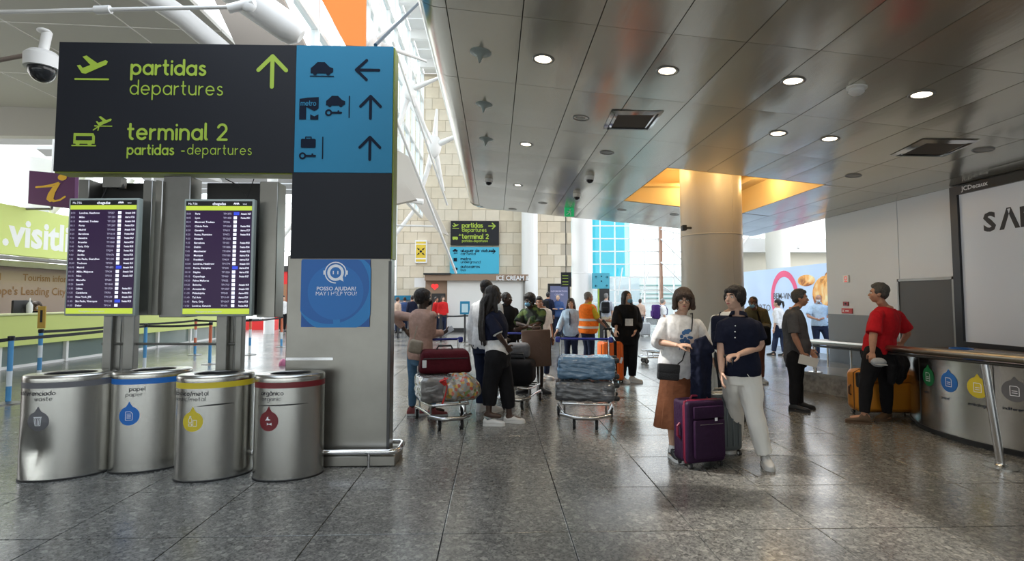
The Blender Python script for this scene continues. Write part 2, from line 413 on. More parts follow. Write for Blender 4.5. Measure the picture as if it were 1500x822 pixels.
cells.sort(key=lambda c: (c[0], c[1]))
for k, (nv, _, x, y) in enumerate(cells):
    if k < 298 and not nv:
        o = bpy.data.objects.new('tile', tme); C.objects.link(o); o.location = (x, y, 0); o.parent = floor
    else:
        n = len(rest.v); rest.v += [v+V((x, y, 0)) for v in tm.v]; rest.f += [[q+n for q in f] for f in tm.f]; rest.m += [0]*len(tm.f)
o = part('far_tiles', rest, GRAN, floor, smooth=False); o['kind'] = 'stuff'
# dark inspection hatch line in the floor
d = MB()
for p, q in (((1040, 697), (1110, 699)), ((1110, 699), (1078, 681)), ((1040, 697), (1030, 686)), ((1437, 693), (1490, 708)), ((1490, 708), (1530, 706))):
    a = G(*p); b = G(*q); n_ = (b-a).cross(V((0, 0, 1))).normalized()*.006
    d.prism([a+n_, b+n_, b-n_, a-n_], (0, 0, .0015))
part('hatch_frame', d, DSTEEL, floor)

# ---- metal ceiling: sloping plane of panels with an opening round the big column
CZ0 = CH+2.25; CS = .1
def cz(x): return CZ0-CS*x
def CEI(px, py):
    d_ = ray(px, py); t = (CZ0-CH)/(d_.z+CS*d_.x); return V((0, 0, CH))+d_*t
CXL = -.385; CXR = 6.57; CYF = 13.45; PW = .598; PL = 1.33
HX0, HX1, HY0, HY1 = 2.6, 5.05, 8.0, 10.75
ceil = sempty('ceiling')
ks = [CXL+PW*i for i in range(12)]+[CXR]
ys0 = 13.45-PL*15
def wav(i, j):
    r_ = random.Random(i*71+j); return [r_.uniform(-.006, .006) for _ in range(4)]
for i in range(len(ks)-1):
    for j in range(15):
        xa, xb = ks[i], ks[i+1]; ya, yb = ys0+PL*j, ys0+PL*(j+1)
        if xb > HX0+.05 and xa < HX1-.05 and yb > HY0+.05 and ya < HY1-.05:
            segs = []
            if ya < HY0-.05: segs.append((xa, xb, ya, HY0))
            if yb > HY1+.05: segs.append((xa, xb, HY1, yb))
            my0, my1 = max(ya, HY0), min(yb, HY1)
            if xa < HX0-.05: segs.append((xa, HX0, my0, my1))
            if xb > HX1+.05: segs.append((HX1, xb, my0, my1))
        else: segs = [(xa, xb, ya, yb)]
        for (a0, a1, b0, b1) in segs:
            m = MB(); g = .004; N = 4
            a0 += g; a1 -= g; b0 += g*.6; b1 -= g*.6
            for xx, yy in [(a0, b0)]: pass
            w4 = wav(i, j); rings = []
            vs = []
            for q in range(N+1):
                for p_ in range(N+1):
                    s_, t_ = p_/N, q/N; x = a0+(a1-a0)*s_; y = b0+(b1-b0)*t_
                    sag = -.007*math.sin(math.pi*s_)*math.sin(math.pi*t_)*(1+w4[0]*60)+w4[1]*math.sin(2*math.pi*t_)*math.sin(math.pi*s_)
                    vs.append((x, y, cz(x)+sag))
            fs = [(q*(N+1)+p_, q*(N+1)+p_+1, (q+1)*(N+1)+p_+1, (q+1)*(N+1)+p_) for q in range(N) for p_ in range(N)]
            for (x, y) in ((a0, b0), (a1, b0), (a1, b1), (a0, b1)): vs.append((x, y, cz(x)+.03))
            c0, c1, c2, c3 = 0, N, (N+1)*(N+1)-1, N*(N+1); k0 = (N+1)*(N+1)
            bot = list(range(0, N+1)); rgt = [N+(N+1)*q for q in range(N+1)]; top = [N*(N+1)+N-q for q in range(N+1)]; lft = [(N+1)*(N-q) for q in range(N+1)]
            fs += [tuple(bot+[k0+1, k0]), tuple(rgt+[k0+2, k0+1]), tuple(top+[k0+3, k0+2]), tuple(lft+[k0, k0+3]), (k0, k0+1, k0+2, k0+3)]
            m.add(vs, fs); o = part('ceiling_panel', m, CEILM, ceil)
# dark void above the joints
m = MB(); 
for (x0, x1, y0, y1) in ((CXL, HX0, ys0, CYF), (HX1, CXR, ys0, CYF), (HX0, HX1, ys0, HY0), (HX0, HX1, HY1, CYF)):
    m.prism([(x0, y0, cz(x0)+.04), (x1, y0, cz(x1)+.04), (x1, y1, cz(x1)+.04), (x0, y1, cz(x0)+.04)], (0, 0, .24))
part('ceiling_void', m, mat('void_black', (.03, .03, .028), .9), ceil, smooth=False)
# rolled lip along the left edge and round the far corner
prof = [(0, 0), (-.10, .012), (-.17, .04), (-.22, .085), (-.245, .15), (-.25, .34)]
for j in range(15):
    ya, yb = ys0+PL*j+.004, ys0+PL*(j+1)-.004
    m = MB(); r1 = [V((CXL-.004+a, ya, cz(CXL)+b)) for a, b in prof]; r2 = [V((CXL-.004+a, yb, cz(CXL)+b)) for a, b in prof]
    if j == 14:
        yb = CYF-.35; r2 = [V((CXL-.004+a, yb, cz(CXL)+b)) for a, b in prof]
    m.loft([r1+[r1[-1]+V((.3, 0, 0))], r2+[r2[-1]+V((.3, 0, 0))]]); part('edge_lip', m, CEILM, ceil)
m = MB(); rg = []
for k in range(7):
    t = R(180-90*k/6); cx, cy = CXL+.15, CYF-.35
    rg.append([V((cx+math.cos(t)*(.15-a), cy+math.sin(t)*(.15-a)*1.3, cz(cx)+b)) for a, b in prof]+[V((cx, cy, cz(cx)+.34))])
m.loft(rg); part('edge_lip', m, CEILM, ceil)
m = MB(); N = 14
for k in range(N):
    x0 = CXL+.15+(CXR-CXL-.15)*k/N+.003; x1 = CXL+.15+(CXR-CXL-.15)*(k+1)/N-.003
    r1 = [V((x0, CYF-.35+.195-a*1.3 if 0 else CYF+(-a)*1.0-.0, cz(x0)+b)) for a, b in prof]; r2 = [V((x1, CYF-a, cz(x1)+b)) for a, b in prof]
    m.loft([r1+[r1[-1]-V((0, .3, 0))], r2+[r2[-1]-V((0, .3, 0))]])
part('end_lip', m, CEILM, ceil)
# recess above the column (cream painted, lit by hidden cove light)
CREAM = mat('recess_cream', (.80, .60, .30), .6)
m = MB(); e_ = .012
def rect_ring(x0, x1, y0, y1, z): return [V((x, y, (cz(x)+z if z < .01 else z))) for x, y in ((x0, y0), (x1, y0), (x1, y1), (x0, y1))]
zt = cz(HX0)+.62
m.loft([rect_ring(HX0+e_, HX1-e_, HY0+e_, HY1-e_, -.002), rect_ring(HX0+e_, HX1-e_, HY0+e_, HY1-e_, zt)], cap=False)
m.add([V((x, y, zt)) for x, y in ((HX0, HY0), (HX1, HY0), (HX1, HY1), (HX0, HY1))], [(0, 1, 2, 3)])
m.bb((HX0+e_, HY0+e_, cz(HX0)+.26), (HX0+.14, HY1-e_, cz(HX0)+.32)).bb((HX1-.3, HY0+e_, cz(HX0)+.22), (HX1-e_, HY1-e_, cz(HX0)+.30)).bb((HX0+e_, HY1-.2, cz(HX0)+.26), (HX1-e_, HY1-e_, cz(HX0)+.32))
part('recess', m, CREAM, ceil, smooth=False)
for (x, y) in ((HX0+.35, HY0+1.3), (HX1-.35, HY0+1.3), (HX0+1.2, HY1-.35), (HX0+1.2, HY0+.3)):
    L = bpy.data.lights.new('cove', 'POINT'); L.energy = 9; L.color = (1, .72, .35); L.shadow_soft_size = .12
    lo = bpy.data.objects.new('cove_light', L); C.objects.link(lo); lo.location = (x, y, cz(x)+.28)

# ---- big columns
COLM = mat('column_paint', (.56, .53, .46), .38, var=.03, vscale=1)
cb = P(1043.5, 438, 9.35); 
def column(cx, cy, r, z1, base=True, seams=(2.62,), m_=None):
    col = sempty('trim_1')
    m = MB(); m.cyl((cx, cy, .0), (cx, cy, z1), r, 48); part('column_shaft', m, m_ or COLM, col)
    m = MB()
    for z in seams: m.lathe((cx, cy, z), [(r+.001, -.012), (r+.007, -.006), (r+.007, .006), (r+.001, .012)], 48)
    for a in (20, 200): m.box((cx+(r)*math.sin(R(a)), cy-(r)*math.cos(R(a)), z1/2), (.008, .008, z1-.1))
    part('column_joint', m, m_ or COLM, col)
    if base:
        m = MB(); m.lathe((cx, cy, 0), [(r+.02, 0), (r+.02, .42), (r+.012, .435), (r, .435)], 48); part('column_base', m, STEEL2, col)
    return col
c1 = column(cb.x, cb.y, .515, zt+.02); c1.name = 'trim_1'
q = P(853, 438, 20.5); c2 = column(q.x, q.y, .40, 6.2, True, (2.5, 5.0), WHITE); c2.name = 'trim_2'
q = P(776, 438, 26.45); c3 = column(q.x, q.y, .40, 6.2, False, (), WHITE); c3.name = 'trim_3'
q = P(1141, 438, 22.0); c4 = column(q.x, q.y, .46, 8, True, (2.5,), mat('column_pale', (.70, .68, .60), .5)); c4.name = 'trim_4'

# ---- right wall of white glass panels on a raised plinth
PANEL = mat('white_panel', (.66, .70, .74), .22, spec=.5)
DADO = mat('dado_grey', (.22, .25, .28), .5)
wr = sempty('wall_right'); WX = 6.57
def wz(y): return cz(WX)+.05
YE = 10.42
m = MB().bb((WX, -10, 0), (WX+.2, YE, 4.2)); part('wall_core', m, mat('wall_core', (.45, .47, .49), .5), wr, smooth=False)
DY0 = PX(1401, WX).y; DY1 = PX(1322, WX).y
SY = PX(1408, WX).y
m = MB().bb((WX-.03, DY1+.01, .85), (WX, YE, cz(WX)-.0)); part('white_panel', m, PANEL, wr, smooth=False)
m = MB().bb((WX-.03, SY-.06, 1.80), (WX, DY1, cz(WX))); part('white_panel', m, PANEL, wr, smooth=False)
m = MB().bb((WX-.034, DY1+.01, .3), (WX, YE, 1.23)); part('dado_panel', m, DADO, wr, smooth=False)
m = MB().bb((WX-.034, SY-.06, .3), (WX, DY0, 1.80)); part('dado_panel', m, DADO, wr, smooth=False)
dr = MB().bb((WX-.045, DY0, .33), (WX-.005, DY1, 1.80)); o = struct('door_1', dr, mat('door_grey', (.10, .105, .11), .5), smooth=False)
m = MB()
for a, b in (((WX-.06, DY0-.03, .33), (WX, DY0, 1.84)), ((WX-.06, DY1, .33), (WX, DY1+.03, 1.84)), ((WX-.06, DY0-.03, 1.80), (WX, DY1+.03, 1.84))): m.bb(a, b)
part('door_frame', m, DSTEEL, o)
# large advertising lightbox
ad = thing('advertising_panel', 'huge white wall advertisement with black frame and big dark capital letters', 'advertisement', (WX-.05, 5, .9))
m = MB().bb((WX-.05, -2, .9), (WX-.031, SY-.09, 3.0)); part('panel_face', m, mat('ad_white', (.62, .66, .72), .25, emit=.06), ad, smooth=False)
m = MB().bb((WX-.085, SY-.10, .5), (WX-.03, SY+.02, cz(WX)-.01)).bb((WX-.085, -2, 3.0-.02), (WX-.031, SY, cz(WX)-.01)).bb((WX-.085, -2, .86), (WX-.031, SY, .93))
part('frame', m, mat('frame_black', (.012, .013, .018), .35), ad)
zt_ = P(1445, 340, PX(1445, WX).y).z; zb_ = P(1445, 314, PX(1445, WX).y).z
d = Draw(plane_map((WX-.052, PX(1446, WX, 330).y, 1.52), (0, -1, 0), (0, 0, 1)))
hh = abs(zb_-zt_); d.text('S', 0, zt_-1.52, hh*1.42, bold=.012, sx=1.15); d.text('\u039bMSUNG', .235, zt_-1.52, hh*1.42, bold=.012, sx=1.1)
d.done('lettering', mat('ink_navy', (.012, .016, .03), .5), ad)
d = Draw(plane_map((WX-.087, PX(1417, WX, 270).y, 3.02), (0, -1, 0), (0, 0, 1))); d.text('JCDecaux', 0, 0.0, .085, bold=.002, sx=1.15); d.done('lettering', PRINTW, ad)
# plinth
pl = MB(); pp = [(5.12, 9.0), (5.45, 8.2), (5.52, 7.5), (6.52, 7.5), (6.52, 11.2), (6.3, 11.2)]
pl.prism([(x, y, 0) for x, y in pp], (0, 0, .27)); o = struct('trim_5', pl, mat('marble_plinth', (.30, .29, .27), .4, var=.35, vscale=14), smooth=False)
tp = MB(); tp.prism([(x-.02, y-(.0), .27) for x, y in pp], (0, 0, .05)); part('plinth_top', tp, mat('plinth_polished', (.38, .38, .37), .12), o, smooth=False)
# ---- Welcome banner wall, farther right
bw = sempty('wall_banner'); BX = 9.2
bt = P(1158, 391, PX(1158, BX, 391).y).z
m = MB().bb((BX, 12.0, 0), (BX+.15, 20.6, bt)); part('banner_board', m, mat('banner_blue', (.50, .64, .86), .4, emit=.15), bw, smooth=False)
f = plane_map((BX-.006, 0, 0), (0, -1, 0), (0, 0, 1))
def BP(px, py): q_ = PX(px, BX, py); return (-q_.y, q_.z)
cu = BP(1160, 434); d = Draw(f); 
cc = BP(1149, 437); d.stroke(arcp(cc[0], cc[1], .72, 0, 360, 40, .78), .20); d.done('pink_ring', mat('ring_pink', (.85, .11, .25), .5, emit=.1), bw)
d = Draw(plane_map((BX-.008, 0, 0), (0, -1, 0), (0, 0, 1))); d.text('BEM-VINDO', BP(1133, 440)[0], BP(1133, 438)[1], .27, sx=1.1, bold=.004)
d.text('PORTO', BP(1098, 446)[0]+.2, BP(1098, 446)[1]-.2, .3, sx=1.3); d.done('lettering', mat('ink_grey', (.10, .10, .12), .5), bw)
def tartmat():
    m = bpy.data.materials.new('custard_tart'); m.use_nodes = True; n = m.node_tree; b = n.nodes['Principled BSDF']
    t = n.nodes.new('ShaderNodeTexCoord'); v = n.nodes.new('ShaderNodeTexNoise'); v.inputs['Scale'].default_value = 2.2; v.inputs['Detail'].default_value = 5; v.inputs['Distortion'].default_value = 1.2
    n.links.new(t.outputs['Object'], v.inputs['Vector']); r = n.nodes.new('ShaderNodeValToRGB'); n.links.new(v.outputs['Fac'], r.inputs[0])
    e = r.color_ramp.elements; e[0].position = .38; e[0].color = (.30, .07, .015, 1); e[1].position = .66; e[1].color = (.95, .78, .42, 1); x = e.new(.48); x.color = (.85, .38, .08, 1)
    n.links.new(r.outputs[0], b.inputs['Base Color']); n.links.new(r.outputs[0], b.inputs['Emission Color']); b.inputs['Emission Strength'].default_value = .1; return m
TART = tartmat()
d = Draw(plane_map((BX-.007, 0, 0), (0, -1, 0), (0, 0, 1)))
for (px, py, rx, rz_) in ((1211, 431, .66, .52), (1181, 411, .45, .17), (1220, 403, .35, .13)):
    cc = BP(px, py); d.disc(cc[0], cc[1], rx, 30, 0, rz_)
d.done('tart_picture', TART, bw)
d = Draw(plane_map((BX-.009, 0, 0), (0, -1, 0), (0, 0, 1)))
for k in range(9):
    cc = BP(1213+(k % 3)*7, 462+(k//3)*13); d.stroke(arcp(cc[0], cc[1], .2, 30+k*40, 300+k*40, 12), .035)
d.done('blue_scrolls', mat('scroll_blue', (.05, .16, .35), .5), bw)

# ---- back wall of limestone blocks
WB = 27.0; wb = sempty('wall_back')
X0 = P(580, 438, WB).x; X1 = P(838, 438, WB).x
m = MB().bb((X0+.02, WB+.02, 0), (X1-.02, WB+.5, 13.0)); part('wall_core', m, mat('joint_stone', (.47, .42, .34), .9), wb, smooth=False)
bw_, bh_ = .685, .57; nb = 0
bm_ = MB(); bm_.rbox((0, 0, 0), (bw_-.012, .06, bh_-.012), .006, 1); bme = [bm_.mesh('block', False) for _ in (0, 1)]
bme[0].materials.append(STONE); bme[1].materials.append(STONE2)
for j in range(22):
    off = (j % 2)*.5*bw_
    for i in range(-1, int((X1-X0)/bw_)+1):
        x = X0+bw_*(i+.5)+off
        if x-bw_/2 < X0-.01 or x+bw_/2 > X1+.01: continue
        o = bpy.data.objects.new('block', bme[random.random() > .6]); C.objects.link(o); o.parent = wb; o.location = (x, WB, .0+bh_*(j+.5)+.3)
# side return (angled, paler) left of the wall end
m = MB()
for j in range(22):
    for k in range(2):
        x = X0+.17 if j % 2 and k == 0 else X1-.17
        if j % 2: m.box((x, WB, bh_*(j+.5)+.3), (bw_/2-.02, .06, bh_-.02))
part('half_blocks', m, STONE, wb)['kind'] = 'stuff'

# ---- glazed curtain walls
FRM = mat('mullion_white', (.82, .84, .84), .4)
def curtain(name, org, ux, width, z0, z1, nu, nz, gl, bar=.05, frame=FRM, tealcols=0, extra=None):
    w_ = sempty(name); org = V(org); ux = V(ux).normalized(); nrm = ux.cross(V((0, 0, 1)))
    M = Matrix((ux, nrm, V((0, 0, 1)))).transposed(); pw = width/nu; ph = (z1-z0)/nz
    b = MB().box((0, 0, 0), (pw-bar*.6, .012, ph-bar*.6), M); meA = b.mesh('pane', False); meA.materials.append(gl); meB = meA.copy(); meB.materials.clear(); meB.materials.append(GLASST)
    for i in range(nu):
        for j in range(nz):
            o = bpy.data.objects.new('pane', meB if i < tealcols and j > nz//3 else meA); C.objects.link(o); o.parent = w_; o.location = org+ux*(i+.5)*pw+V((0, 0, z0+(j+.5)*ph))
    for i in range(nu+1):
        m = MB().box(org+ux*i*pw+V((0, 0, (z0+z1)/2)), (bar, bar*1.8, z1-z0), M); part('mullion', m, frame, w_, smooth=False)
    for j in range(nz+1):
        m = MB().box(org+ux*width/2+V((0, 0, z0+j*ph)), (width, bar*1.5, bar), M); part('transom', m, frame, w_, smooth=False)
    return w_
YG = 27.5
gx0 = P(858, 438, YG).x; gx1 = P(1180, 438, YG).x
curtain('window_1', (gx0, YG, 0), (1, 0, 0), gx1-gx0, 0, 6.6, 15, 10, GLASS, .06, tealcols=3)
# leaning tube braces before the far glazing
m = MB()
for (pa, pb) in (((1010, 346), (968, 336)), ((1010, 392), (968, 350)), ((1010, 424), (968, 384)), ((1010, 446), (972, 420)), ((905, 432), (912, 392)), ((950, 398), (938, 440))):
    m.cyl(P(*pa, YG-.5), P(*pb, YG-.5), .035, 8)
part('brace', m, FRM, bpy.data.objects['window_1'])
q = P(969, 438, YG-.3)
m = MB().bb((q.x-.06, YG-.4, 0), (q.x+.06, YG-.2, 6.6)); part('post', m, mat('rust_brown', (.35, .2, .14), .6), bpy.data.objects['window_1'])
# slim glazed strip left of the stone wall
gx = P(566, 438, WB).x; curtain('window_2', (gx, WB, 0), (1, 0, 0), X0-gx, 0, 12.6, 1, 16, GLASS, .07)
# far-left hall glazing, low
YL = 34; gx = P(-40, 438, YL).x; gx2 = P(566, 438, YL).x
curtain('window_3', (gx, YL, 0), (1, 0, 0), gx2-gx, 0, 10.5, 26, 7, GLASS, .09)
# high clerestory rising along the left of the hall
curtain('window_4', (-3.7, 8, 0), (0, 1, 0), WB-8, 5.6, 13.0, 13, 5, GLASS, .09, tealcols=0)
# high roof slab between clerestory and stone wall
rf = sempty('ceiling_high'); k = 0
ROOFW = mat('roof_white', (.74, .74, .73), .5)
for i in range(14):
    y = 8+1.36*i; m = MB().bb((-3.6, y+.04, 13.0), (9, y+1.32, 13.12)); part('roof_panel', m, ROOFW, rf, smooth=False)
for i in range(7):
    y = 8.5+2.8*i; m = MB().bb((-3.6, y, 12.6), (9, y+.22, 13)); part('roof_beam', m, WHITE, rf, smooth=False)
# left low canopy soffit
cf = sempty('ceiling_canopy'); SOF = mat('soffit_white', (.58, .56, .52), .55)
def soz(x): return 5.7+(x+3.8)*-.03
xs = [-15.2+1.9*i for i in range(7)]
for i in range(6):
    for j in range(5):
        xa, xb = xs[i]+.012, xs[i+1]-.012; ya, yb = 2.2+2.06*j+.012, 2.2+2.06*(j+1)-.012
        if i == 5: xb = min(xb, -4.3)
        m = MB().prism([(xa, ya, soz(xa)), (xb, ya, soz(xb)), (xb, yb, soz(xb)), (xa, yb, soz(xa))], (0, 0, .06)); part('soffit_panel', m, SOF, cf, smooth=False)
m = MB().bb((-15.2, 12.5, 5.25), (-4.2, 12.75, 6.1)); part('edge_beam', m, SOF, cf, smooth=False)
# sloping roof slats beyond the canopy, left
m = MB()
for k in range(9):
    m.box((-10.5, 14.2+1.9*k, 6.6+.10*k), (12, .5, .16), Matrix.Rotation(R(-18), 3, 'X'))
part('roof_slats', m, mat('slat_grey', (.42, .43, .43), .5), cf)
part('roof_rafter', MB().cyl((-13, 13, 6.3), (-13, 32, 7.6), .12, 10).cyl((-8.6, 13, 6.3), (-8.6, 32, 7.6), .12, 10), WHITE, cf)
# big white tubes at the canopy edge (upper left)
tb = sempty('trim_6')
part('roof_tube', MB().tube([P(150, -140, 6.4), P(300, -45, 6.7), P(424, 42, 7.0)], .20, 20, rounded=True), WHITE, tb)
part('roof_tube', MB().tube([P(200, -20, 6.6), P(268, 26, 6.9), P(350, 95, 7.2)], .13, 16, rounded=True), WHITE, tb)
part('tie_rod', MB().cyl(P(-60, 19, 5.9), P(352, 10, 5.9), .022, 10).cyl(P(140, 15, 5.9), P(162, 14, 5.9), .045, 10), WHITE, tb)
part('rod_fork', MB().ell(P(364, 7, 5.9), (.09, .05, .09)).cyl(P(335, 13, 5.9), P(372, 4, 5.9), .05, 10), WHITE, tb)
part('tube_bracket', MB().prism([P(300, -30, 7.6), P(400, -30, 7.6), P(446, 66, 7.6), P(345, 66, 7.6)], (0, .25, 0)), mat('bracket_taupe', (.30, .26, .22), .6), tb)
# big white posts of the left hall
for n_, (px, Y, r_) in enumerate(((47, 17.2, .36), (118, 19, .2), (395, 24, .22), (556, 25, .16))):
    q = P(px, 438, Y); ob = struct('trim_%d' % (7+n_), MB().cyl((q.x, q.y, 0), (q.x, q.y, 5.9 if n_ == 0 else 8), r_, 20), WHITE)
    part('strut', MB().cyl((q.x, q.y, 3.6), (q.x+1.6, q.y, 5.7), .09, 12).cyl((q.x, q.y, 3.6), (q.x-1.6, q.y, 5.7), .06, 12), WHITE, ob)

# ---- white tubular trusses high in the middle
tr = sempty('trim_truss')
nodes = [((548, 62), 13, (600, 20), (505, -30), (560, -60), (520, 160), (625, 90)), ((600, 132), 16.5, (648, 112), (545, 40), (600, 60), (565, 250), (632, 210)),
         ((636, 214), 20, (690, 190), (590, 130), (640, 160), (612, 300), (650, 280))]
for c_, Y, *ends in nodes:
    a = P(*c_, Y); m = MB(); m.ell(a, (.22*Y/16, .22*Y/16, .34*Y/16))
    for k, e_ in enumerate(ends):
        m.tube([a, P(*e_, Y+(k-2)*.3)], [.10*Y/16, .035*Y/16], 10)
    part('truss_node', m, WHITE, tr)
m = MB(); m.cyl(P(520, 20, 12.2), P(668, 400, 22), .05, 10).cyl(P(575, 60, 14), P(655, 300, 23), .04, 10); part('long_tube', m, WHITE, tr)
for pts, Y in ((((574, 215), (600, 230), (657, 345), (640, 338), (574, 255)), 20.0), (((574, 262), (590, 262), (610, 292), (574, 300)), 18.0)):
    part('roof_fin', MB().prism([P(x, y, Y) for x, y in pts], (0, .25, 0)), mat('fin_taupe', (.52, .48, .43), .5), tr)
m = MB(); m.cyl(P(575, 330, 21), P(645, 332, 21), .035, 8).cyl(P(585, 232, 20.4), P(640, 330, 20.4), .07, 8).cyl(P(575, 290, 19), P(620, 296, 19), .10, 8); part('fin_rod', m, WHITE, tr)
single('stay_cable', MB().cyl(P(550, 66, 5.2), P(614, 4, 7.6), .018, 8), mat('cable_dark', (.06, .08, .10), .4), 'thin dark stay cable from the big sign up to the metal ceiling edge', 'cable')

# ---- outside beyond the glass
def ext(name, mb, m, label, cat='building'): return single(name, mb, m, label, cat)
single('orange_panel', MB().prism([P(x, y, 11) for x, y in ((440, -60), (536, -60), (535, 68), (506, 66))], (0, .08, 0)).cyl(P(532, 0, 11.04), P(532, 0, 11.04)+V((0, 0, 6)), .02, 6), mat('orange_cladding', (.80, .22, .03), .6), 'orange wedge shaped panel high above the big sign', 'panel')
bo = thing('terminal_building', 'pale terminal building beyond the far right glazing, with a teal glass tower', 'building', (8, 44, 0))
part('wall', MB().bb((6.5, 44, 0), (24, 50, 3.4)), mat('far_white', (.75, .76, .74), .7), bo)
q0, q1 = P(866, 438, 42), P(916, 438, 42); part('glass_tower', MB().bb((q0.x-1, 42, 3.2), (q1.x, 46, 9.2)), mat('far_teal', (.16, .62, .68), .4), bo)
part('wall', MB().bb((q0.x-1, 41.5, 1.0), (q1.x+1, 42, 3.2)), mat('far_grey', (.55, .62, .63), .6), bo)
for k in range(5): part('rail', MB().bb((6.5, 43.9, 1.2+.35*k), (24, 43.95, 1.28+.35*k)), mat('far_green', (.15, .35, .32), .5), bo)
# upper level behind the banner
ml = sempty('wall_mezzanine'); 
m = MB().bb((9.6, 23.5, 2.2), (22, 23.8, 3.55)); part('fascia', m, mat('cream_wall', (.72, .69, .58), .6), ml, smooth=False)
m = MB().bb((9.6, 22.9, 3.55), (22, 23.5, 4.15)); part('beam', m, WHITE, ml, smooth=False)
for k in range(7): part('brace', MB().cyl((10.5+1.3*k, 22.8, 3.7), (11.3+1.3*k, 22.8, 4.6), .05, 8), WHITE, ml)
part('lower_wall', MB().bb((9.6, 24, 0), (22, 24.2, 2.3)), mat('cream_low', (.62, .62, .56), .6), ml, smooth=False)

# ---- behind the viewer: unseen walls added to cut the light and stripe the steel
wf = sempty('wall_added_light_block'); FW = mat('added_light_block', (.34, .32, .29), .7)
xx = -22.0; k = 0
while xx < 12:  # piers 0.7 m, glazed bays 2.3 m
    part('pier', MB().bb((xx, -9.3, 0), (xx+.7, -9.0, 4.4)), FW, wf, smooth=False); o = part('added_glass_bay', MB().bb((xx+.7, -9.18, 0), (xx+3.0, -9.14, 3.4)), GLASS, wf, smooth=False)
    part('transom_panel', MB().bb((xx+.7, -9.3, 3.4), (xx+3.0, -9.0, 4.4)), FW, wf, smooth=False); part('added_bay_stile', MB().bb((xx+1.8, -9.2, 0), (xx+1.88, -9.1, 3.4)), DSTEEL, wf, smooth=False); xx += 3.0
part('upper_wall', MB().bb((-22, -9.3, 4.4), (12, -9.0, 13.2)), FW, wf, smooth=False)
ww = struct('wall_added_west', MB().bb((-22.3, -9.3, 0), (-22, 4, 13.2)), FW, smooth=False)  # unseen side wall, added with the rear one to block light
struct('ceiling_added_rear', MB().bb((-22, -9, 5.75), (-4.2, 2.15, 5.9)), SOF, smooth=False)  # unseen slab added behind the viewer to hold back sky light
# ================================================================== SIGN PYLON AND DISPLAYS
SY_ = 5.10
sg = thing('wayfinding_sign', 'huge charcoal and blue overhead departures sign on its steel pillar, towering over the bins', 'sign', (-1.5, SY_+.1, 0))
xl = P(78, 250, SY_).x; xm = P(430, 250, SY_).x; xr = P(574, 250, SY_).x
zt = P(330, 65, SY_).z; zb = P(330, 252.5, SY_).z; TH = .2
zk = P(500, 379, SY_).z
part('charcoal_box', MB().bb((xl, SY_, zb), (xm, SY_+TH, zt)), SIGNK, sg, smooth=False)
part('blue_box', MB().bb((xm+.004, SY_-.004, P(500, 253, SY_).z), (xr, SY_+TH, zt)), SIGNB, sg, smooth=False)
part('lower_charcoal_box', MB().bb((xm-.01, SY_-.002, zk), (xr, SY_+TH, P(500, 253, SY_).z-.004)), SIGNK, sg, smooth=False)
part('lime_edge', MB().bb((xl-.004, SY_+.02, zb-.012), (xm, SY_+TH+.004, zb)).bb((xr, SY_+.02, zk), (xr+.012, SY_+TH+.004, zt)).bb((xl-.012, SY_+.02, zb), (xl, SY_+TH, zt)), LIMEE, sg, smooth=False)
part('steel_pillar', MB().rbox(((xm+xr)/2-.02, SY_+.12, (zk+.02)/2+.05), (xr-xm+.04, .22, zk-.06), .008, 1), STEEL2, sg)
part('pillar_edge', MB().bb((xr-.02, SY_+.005, .1), (xr+.006, SY_+.03, zk-.02)), mat('edge_dark', (.08, .08, .08), .4, .8), sg)
part('plinth', MB().rbox(((xm+xr)/2+.02, SY_+.12, .05), (xr-xm+.12, .40, .10), .01, 1), STEEL2, sg)
m = MB(); zr = .135
m.tube([(xm-.5, SY_-.08, zr), (xr+.02, SY_-.08, zr), (xr+.075, SY_-.06, zr), (xr+.10, SY_, zr), (xr+.10, SY_+.2, zr), (xr+.07, SY_+.27, zr), (xr-.3, SY_+.29, zr)], .024, 12)
m.cyl((xr-.16, SY_-.08, 0), (xr-.16, SY_-.08, zr), .014, 10).cyl((xm+.15, SY_-.08, 0), (xm+.15, SY_-.08, zr), .014, 10)
part('bumper_rail', m, CHROME, sg)
part('seam', MB().bb((xm-.03, SY_+.0, P(430, 528, SY_).z), (xm+.40, SY_+.01, P(430, 524, SY_).z)), CHROME, sg)
dpx = 1/FPX*SY_
class PD(Draw):
    """draw in photo-like units (1 unit = about one pixel at the sign's distance) on the sign's face"""
def signdraw(x0, y0, Y=SY_, off=.0035):
    o = P(x0, y0, Y); k = Y/FPX
    return Draw(plane_map(o-V((0, off, 0)), (k, 0, 0), (0, 0, k)))
# text block 1
d = signdraw(0, 0)
def at(px, py, Y=SY_): return P(px, py, Y)
def dtext(s, px, py, xh, w, sx=1, gap=.34, Y=SY_, off=.004):
    dd = signdraw(px, py, Y, off); rtext(dd, s, 0, 0, xh, w, gap, sx); return dd
mbs = MB()
for s, px, py, xh, w, sx, gap in (('partidas', 193, 108.5, 13.5, 3.6, .92, .40), ('departures', 191, 138, 13, 1.9, .87, .40), ('terminal 2', 188, 203.5, 14.5, 3.6, .91, .42), ('partidas', 187, 226, 9, 2.3, .84, .42), ('-', 266, 226, 9, 1.6, .8, .4), ('departures', 275, 226, 9, 1.3, .83, .46)):
    dtext(s, px, py, xh, w, sx, gap).done('lettering', LIME, sg)
dd = signdraw(135, 100); dd.poly(scl(PLANE, 0, 0, 47)); dd.stroke([(-23, -16.5), (24, -16.5)], 2.6); dd.done('pictogram', LIME, sg)
dd = signdraw(399, 104); arrow(dd, 0, 0, 48, 6, 90); dd.done('pictogram', LIME, sg)
dd = signdraw(124, 203); dd.poly(scl(BUS, 0, 0, 31)); dd.stroke([(-17, -10.5), (16, -10.5)], 2); dd.done('pictogram', LIME, sg)
